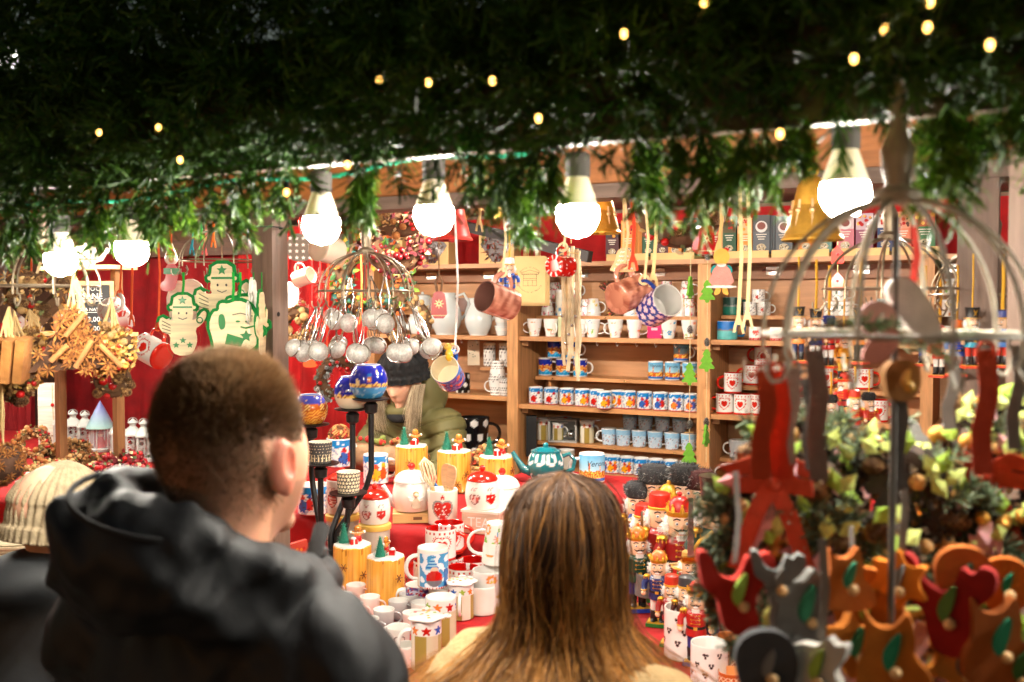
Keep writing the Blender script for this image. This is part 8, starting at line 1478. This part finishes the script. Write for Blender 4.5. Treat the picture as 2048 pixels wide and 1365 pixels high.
# ================= right foreground =================
CG = S(176, 166, 146); KF = 1.22
p4 = atd(1790, 668, 1.02); cg4, hk4 = cage(p4, .131, .137, 'large grey wire bell cage hanging in the right foreground', 1.95, 10, CG, .0026, 10, .052, mat='iron2')
mb = MB(); mb.tube([(0, 0, .12), (0, 0, -.30)], .0035, S(90, 86, 80), 8); mb.build('centre_rod', 'iron2', cg4)
for a in (0.3, 1.87): mb = MB(); mb.tube([(.131 * math.cos(a), .131 * math.sin(a), .0), (-.131 * math.cos(a), -.131 * math.sin(a), .0)], .0024, CG, 6); mb.build('cross_bar', 'iron2', cg4)
def felt(px, py, d, out, s, th, colr, label, rz=0, mat='felt', nm='shape', tx=0, extra=None, name='felt_figure', cat='ornament', rib=None, rlen=.1):
    p = atd(px, py, d * KF); s *= KF; th *= KF; t = thing(name, label, cat, p, facing(p) + rz); mb = MB(rotm(0, tx, 0)); mb.prism(smooth_out([(x * s, z * s) for x, z in out], 2), th, colr); mb.build(nm, mat, t)
    if extra: extra(t, s)
    if rib: ribbon(t, (0, .002, s * .6), (0, .002, s * .6 + rlen), .008, rib, sway=.004)
    return t
MOOSE = [(-.9, .95), (-.6, .9), (-.45, .45), (-.2, .3), (.0, .28), (.15, .5), (.25, .85), (.45, .65), (.6, .9), (.9, .75), (.8, .3), (.45, .05), (.4, -.3), (.55, -.7), (.25, -.95), (-.2, -.9), (-.35, -.5), (-.4, -.1), (-.75, .1), (-.8, .5)]
STARB = [(0, .95), (.2, .35), (.8, .5), (.45, .0), (.85, -.5), (.25, -.4), (.0, -.95), (-.25, -.4), (-.9, -.35), (-.45, .05), (-.8, .5), (-.2, .4)]
SQ = [(-.5, -.9), (.5, -.9), (.55, -.3), (.35, .0), (.6, .3), (.7, .7), (.4, .55), (.25, .8), (.0, .45), (-.35, .5), (-.75, .3), (-.5, .15), (-.6, -.2)]
ROUND = [(-.7, -.3), (-.5, -.9), (.4, -.9), (.8, -.3), (.75, .5), (.3, .9), (-.4, .85), (-.8, .4)]
CAT = [(-.5, .9), (-.3, .5), (.1, .5), (.3, .9), (.45, .4), (.4, .0), (.75, -.3), (.8, -.9), (-.6, -.9), (-.6, -.3), (-.4, .1)]
def face_bits(colr, leaf=LIME):
    def f(t, s):
        mb = MB(T(.0, -.012, .1 * s)); mb.prism(smooth_out([(-.05 * s, -.4 * s), (.12 * s, -.15 * s), (.22 * s, .45 * s), (-.02 * s, .2 * s), (-.16 * s, -.1 * s)]), .006, leaf); mb.build('felt_leaf', 'felt', t); mb = MB(T(.1 * s, -.016, -.25 * s)); mb.sphere((0, 0, 0), .006, colr, 10, 8); mb.build('wooden_bead', 'paint', t)
    return f
FR = S(186, 34, 14); FG_ = S(128, 126, 122); FO = S(230, 140, 28); FB = S(196, 110, 26); FD = S(70, 70, 72)
F_ = [(1470, 1195, .98, MOOSE, .045, FR, .3, 'red felt moose head nearest the nutcrackers', LIME), (1895, 1225, .95, MOOSE, .05, S(150, 22, 14), -.2, 'dark red felt moose head at lower right', S(90, 130, 60)), (1600, 1225, .97, SQ, .05, FG_, .5, 'grey felt squirrel below the left wreath', S(60, 150, 110)), (1735, 1225, 1.0, ROUND, .045, FB, -.2, 'brown felt rounded bird body in the centre', LIME), (1880, 1120, 1.03, STARB, .052, FO, .1, 'orange felt star flower behind the wreaths', WHITE), (1960, 1090, 1.0, ROUND, .035, FO, .3, 'orange felt disc at right', WHITE), (1530, 1340, .9, ROUND, .036, FD, .2, 'dark grey felt ball shape at the lower edge', FG_), (1780, 1320, .93, CAT, .05, FB, .0, 'ochre felt cat at the lower edge', S(40, 140, 100)), (1640, 1345, .9, SQ, .04, S(206, 200, 190), -.4, 'pale grey felt squirrel at the lower edge', LIME), (1990, 1290, .93, CAT, .05, S(170, 90, 26), .4, 'rust orange felt cat at the right edge', S(30, 130, 90)), (1870, 905, 1.08, MOOSE, .035, FG_, .2, 'grey felt moose head above the wreaths', FG_), (2010, 1180, .98, ROUND, .03, S(206, 110, 30), .1, 'amber felt disc at the right edge', S(30, 140, 100)), (1700, 1300, .97, STARB, .04, S(206, 120, 30), .5, 'orange felt star low in the centre', S(60, 140, 90)), (2035, 1345, .93, MOOSE, .04, S(90, 30, 14), .1, 'maroon felt moose in the lower right corner', S(60, 110, 50)), (1920, 1335, .96, STARB, .04, S(226, 140, 40), .2, 'yellow orange felt star at the lower right', FG_), (1845, 1075, .98, CAT, .04, S(236, 150, 30), .2, 'bright orange felt cat under the centre nest', WHITE), (1800, 1170, .97, STARB, .036, S(226, 130, 24), -.3, 'orange felt star beside the dark red moose', FG_), (1690, 1165, .96, CAT, .036, S(190, 100, 26), .3, 'rust felt cat below the centre nest', S(60, 150, 110)), (1555, 1170, .97, MOOSE, .03, S(120, 120, 118), .1, 'small grey felt moose left of the squirrel', FG_), (1925, 1165, .96, ROUND, .034, S(190, 104, 30), .2, 'rust felt disc above the amber disc', S(40, 140, 110)), (1620, 1120, .98, SQ, .03, S(60, 130, 100), -.2, 'small green felt squirrel under the left nest', S(240, 190, 90)), (1990, 1050, .98, STARB, .036, S(240, 160, 40), .1, 'golden felt star at the right edge', RED)]
for k, (px, py, d, out, s, colr, rz, lab, lf) in enumerate(F_): felt(px, py - 12, d * (.9 if py > 1150 else 1.02), out, s * .9, .012, colr, lab, rz, extra=face_bits(S(226, 180, 120), lf), rib=(S(150, 146, 140), S(206, 70, 36))[k % 2] if k % 4 == 0 else None, rlen=.1)
# nest wreaths with fir tufts, felt leaves, pink ribbon curls, beads and bells
LF2 = leaf_mesh(S(170, 206, 80), 'felt_leaf'); LF3 = leaf_mesh(S(214, 226, 130), 'felt_leaf'); PK = leaf_mesh(S(232, 170, 176), 'felt_petal'); BEAD = ball_mesh(S(226, 178, 110), 'wooden_bead', 'paint'); BELLM = ball_mesh(S(196, 140, 60), 'jingle_bell', 'gold')
def nest(px, py, d, R, label, seed, pink=True, lime=10):
    p = atd(px, py, d * KF); R *= KF; rz = facing(p); t = wreath(p, R, R * .45, label, [(BEAD, 'wooden_bead', .0085), (CONE, 'pine_cone', .018), (BELLM, 'jingle_bell', .011)], 16, rz, ringc=S(60, 44, 34), group='nest wreaths in the foreground', seed=seed, fcols=[S(80, 62, 46), S(110, 86, 60), S(56, 46, 36)], filler=200); r2 = random.Random(seed); M = rotm(0, 0, rz)
    sp_ = [(tuple(M @ Vector((R * 1.0 * math.cos(a), -.01, R * 1.0 * math.sin(a)))), tuple(M @ Vector((math.cos(a) * 1.2 + r2.gauss(0, .3), -.6, math.sin(a) + r2.gauss(0, .3)))), R * r2.uniform(.7, 1.1), 1) for a in [r2.uniform(0, 6.3) for _ in range(9)]]
    V, F, C = sprig_arrays(sp_, seed, 60, .024, .0014, S(70, 84, 66), S(130, 146, 110)); np_obj('fir_tuft', V, F, C, 'needle', t, False)['kind'] = 'stuff'
    for k in range(lime): a = r2.uniform(.2, 2.9) if k < lime * .7 else r2.uniform(0, 6.3); q = M @ Vector((R * 1.1 * math.cos(a), -.02 - .01 * r2.random(), R * 1.1 * math.sin(a))); inst(r2.choice([LF2, LF3]), 'felt_leaf', t, q, (.03, .03, .03), (r2.gauss(0, .6), r2.gauss(0, .9), rz + r2.gauss(0, .6)))
    if pink:
        for k in range(6): a = r2.uniform(0, 6.3); q = M @ Vector((R * 1.0 * math.cos(a), -.03, R * 1.0 * math.sin(a))); inst(PK, 'felt_petal', t, q, .032)
        for k in range(3): a = r2.uniform(0, 6.3); b0_ = M @ Vector((R * .6 * math.cos(a), -.03, R * .6 * math.sin(a))); mb = MB(); mb.strip([b0_ + Vector((.016 * math.sin(j * 1.1 + k), .011 * math.cos(j * 1.1), -.023 * j)) for j in range(7)], .015, S(228, 176, 176)); mb.build('pink_ribbon', 'felt', t)
    return t
nest(1570, 1015, .98, .048, 'nest wreath with orange bow and pink ribbons at left of the cluster', 11, True, 9); nest(1785, 1000, .98, .045, 'dark nest wreath with lime felt leaves in the centre', 12, False, 16); nest(1960, 985, 1.0, .05, 'nest wreath with orange bow at right of the cluster', 13, True, 14); nest(1690, 930, 1.1, .035, 'small fir nest behind the grey ribbons', 14, True, 6); nest(1995, 880, 1.08, .04, 'pink and lime nest at the right edge', 15, True, 12); nest(1480, 1175, 1.0, .022, 'small beaded nest above the red moose', 16, False, 3); nest(1660, 1140, .96, .03, 'small nest with bells between felt figures', 17, False, 4); nest(1860, 1160, 1.0, .025, 'small nest with wooden beads above the dark red moose', 18, False, 5); nest(1560, 1290, .95, .025, 'small nest with pale leaves at lower left of the cluster', 19, True, 4); nest(1960, 1270, .97, .03, 'green leaf nest at the lower right', 20, False, 10)
for k, (px, py, d, R_) in enumerate(((1620, 1100, .97, .03), (1740, 1110, .95, .032), (1925, 1065, .97, .03), (1520, 1095, .99, .025), (1830, 1260, .93, .025), (2020, 1090, .97, .03), (1690, 1210, .93, .024), (1590, 905, 1.02, .03))): nest(px, py, d, R_, f'small mixed nest of leaves and beads filling the foreground cluster, {ORD[k]} one', 60 + k, k % 2 == 0, 7)
# bows and hanging ribbons
def bow(px, py, d, s, colr, label):
    p = atd(px, py, d * KF); s *= KF; t = thing('ribbon_bow', label, 'bow', p, facing(p))
    for sg in (-1, 1): mb = MB(); mb.strip([(0, 0, 0), (sg * .5 * s, -.1 * s, .35 * s), (sg * 1.0 * s, -.05 * s, .2 * s), (sg * .8 * s, 0, -.1 * s), (0, 0, -.02 * s)], .022, colr, (0, -.3, 1)); mb.build('bow_loop', 'felt', t); mb = MB(); mb.strip([(0, 0, 0), (sg * .35 * s, -.05 * s, -.7 * s), (sg * .75 * s, -.0, -1.9 * s)], .02, colr, (1, 0, .2)); mb.build('bow_tail', 'felt', t)
    mb = MB(); mb.sphere((0, -.004, 0), (.009, .008, .009), colr, 10, 8); mb.build('bow_knot', 'felt', t)
bow(1545, 965, .95, .045, S(196, 76, 46), 'coral ribbon bow on the left nest wreath'); bow(1970, 950, .97, .045, S(200, 66, 36), 'coral ribbon bow on the right nest wreath'); bow(1790, 970, .99, .03, FG_, 'grey ribbon bow on the centre nest')
for k, (px, y0, y1, d, colr, lab) in enumerate(((1530, 742, 960, .97, S(206, 76, 40), 'wide coral ribbon hanging from the large cage, left'), (1552, 742, 960, .99, S(206, 70, 36), 'second coral ribbon just behind the left one'), (1972, 700, 950, .98, S(200, 70, 36), 'wide coral ribbon hanging from the large cage, right'), (1628, 700, 960, 1.0, S(120, 116, 110), 'wide grey ribbon hanging from the cage, left'), (1585, 735, 930, 1.04, S(130, 126, 118), 'grey ribbon slanting beside the coral one'), (1612, 760, 940, 1.05, S(90, 88, 86), 'dark grey ribbon behind the pale grey one'), (2035, 690, 900, .98, S(120, 116, 110), 'grey ribbon at the right edge of the cage'), (1793, 800, 980, 1.0, S(110, 108, 106), 'narrow grey ribbon below the centre rod'), (1905, 720, 860, 1.1, S(136, 132, 126), 'pale grey ribbon on the right of the cage'))):
    a, b = atd(px, y0, d * 1.03), atd(px + (12 if k % 2 else -6), y1, d * 1.03); a.z = max(a.z, p4.z - .05); t = thing('ribbon', lab, 'ribbon', b); mb = MB(); mb.strip([a - b, (a - b) * .66 + Vector((.004, 0, 0)), (a - b) * .33 - Vector((.003, 0, 0)), Vector((0, 0, 0))], .019 if k in (0, 1, 2, 3) else .013, colr, cvec(1, 0, .2)); mb.build('band', 'felt', t); mb = MB(); mb.torus(a - b, .008, .002, colr, rotm(PI / 2), 12, 5); mb.build('loop', 'felt', t)
# felt pieces lying in the cage
felt(1825, 620, .84, [(-.3, -.9), (.3, -.9), (.45, .6), (.0, .95), (-.4, .6)], .035, .02, S(236, 230, 224), 'white felt mitten tied with red ribbon inside the large cage', .2, tx=-.6, rib=S(216, 50, 30), rlen=.06, extra=lambda t, s: None, name='felt_mitten'); felt(1755, 640, .83, ROUND, .018, .014, S(240, 186, 186), 'pink felt piece inside the large cage', .1); felt(1760, 690, .82, [(-.5, -.9), (.4, -.7), (.6, .6), (-.3, .9)], .022, .014, S(232, 160, 150), 'rose felt strip below the cage centre', .1, tx=.5); felt(1800, 760, .84, ROUND, .02, .012, S(150, 104, 50), 'ochre felt blossom under the cage centre', .4, extra=face_bits(GOLD, S(226, 176, 90)))
for k, (px, py, d) in enumerate(((1700, 655, 1.03), (1855, 690, 1.05))): p = atd(px, py, d * .98); t = thing('fir_pick', ('grey green fir pick lying on the cage ring, left', 'grey green fir pick lying on the cage ring, right')[k], 'fir sprig', p); V, F, C = sprig_arrays([((-.03, 0, 0), (1, 0, .1), .06, 1.6), ((0, 0, 0), (1, -.3, .2), .05, 1)], 30 + k, 60, .014, .0011, S(90, 110, 80), S(160, 180, 130)); np_obj('needles', V, F, C, 'needle', t, False)['kind'] = 'stuff'; mb = MB(); mb.tube([(-.035, 0, 0), (.03, 0, .004)], .0016, S(80, 60, 40), 5); mb.build('twig', 'bark', t)
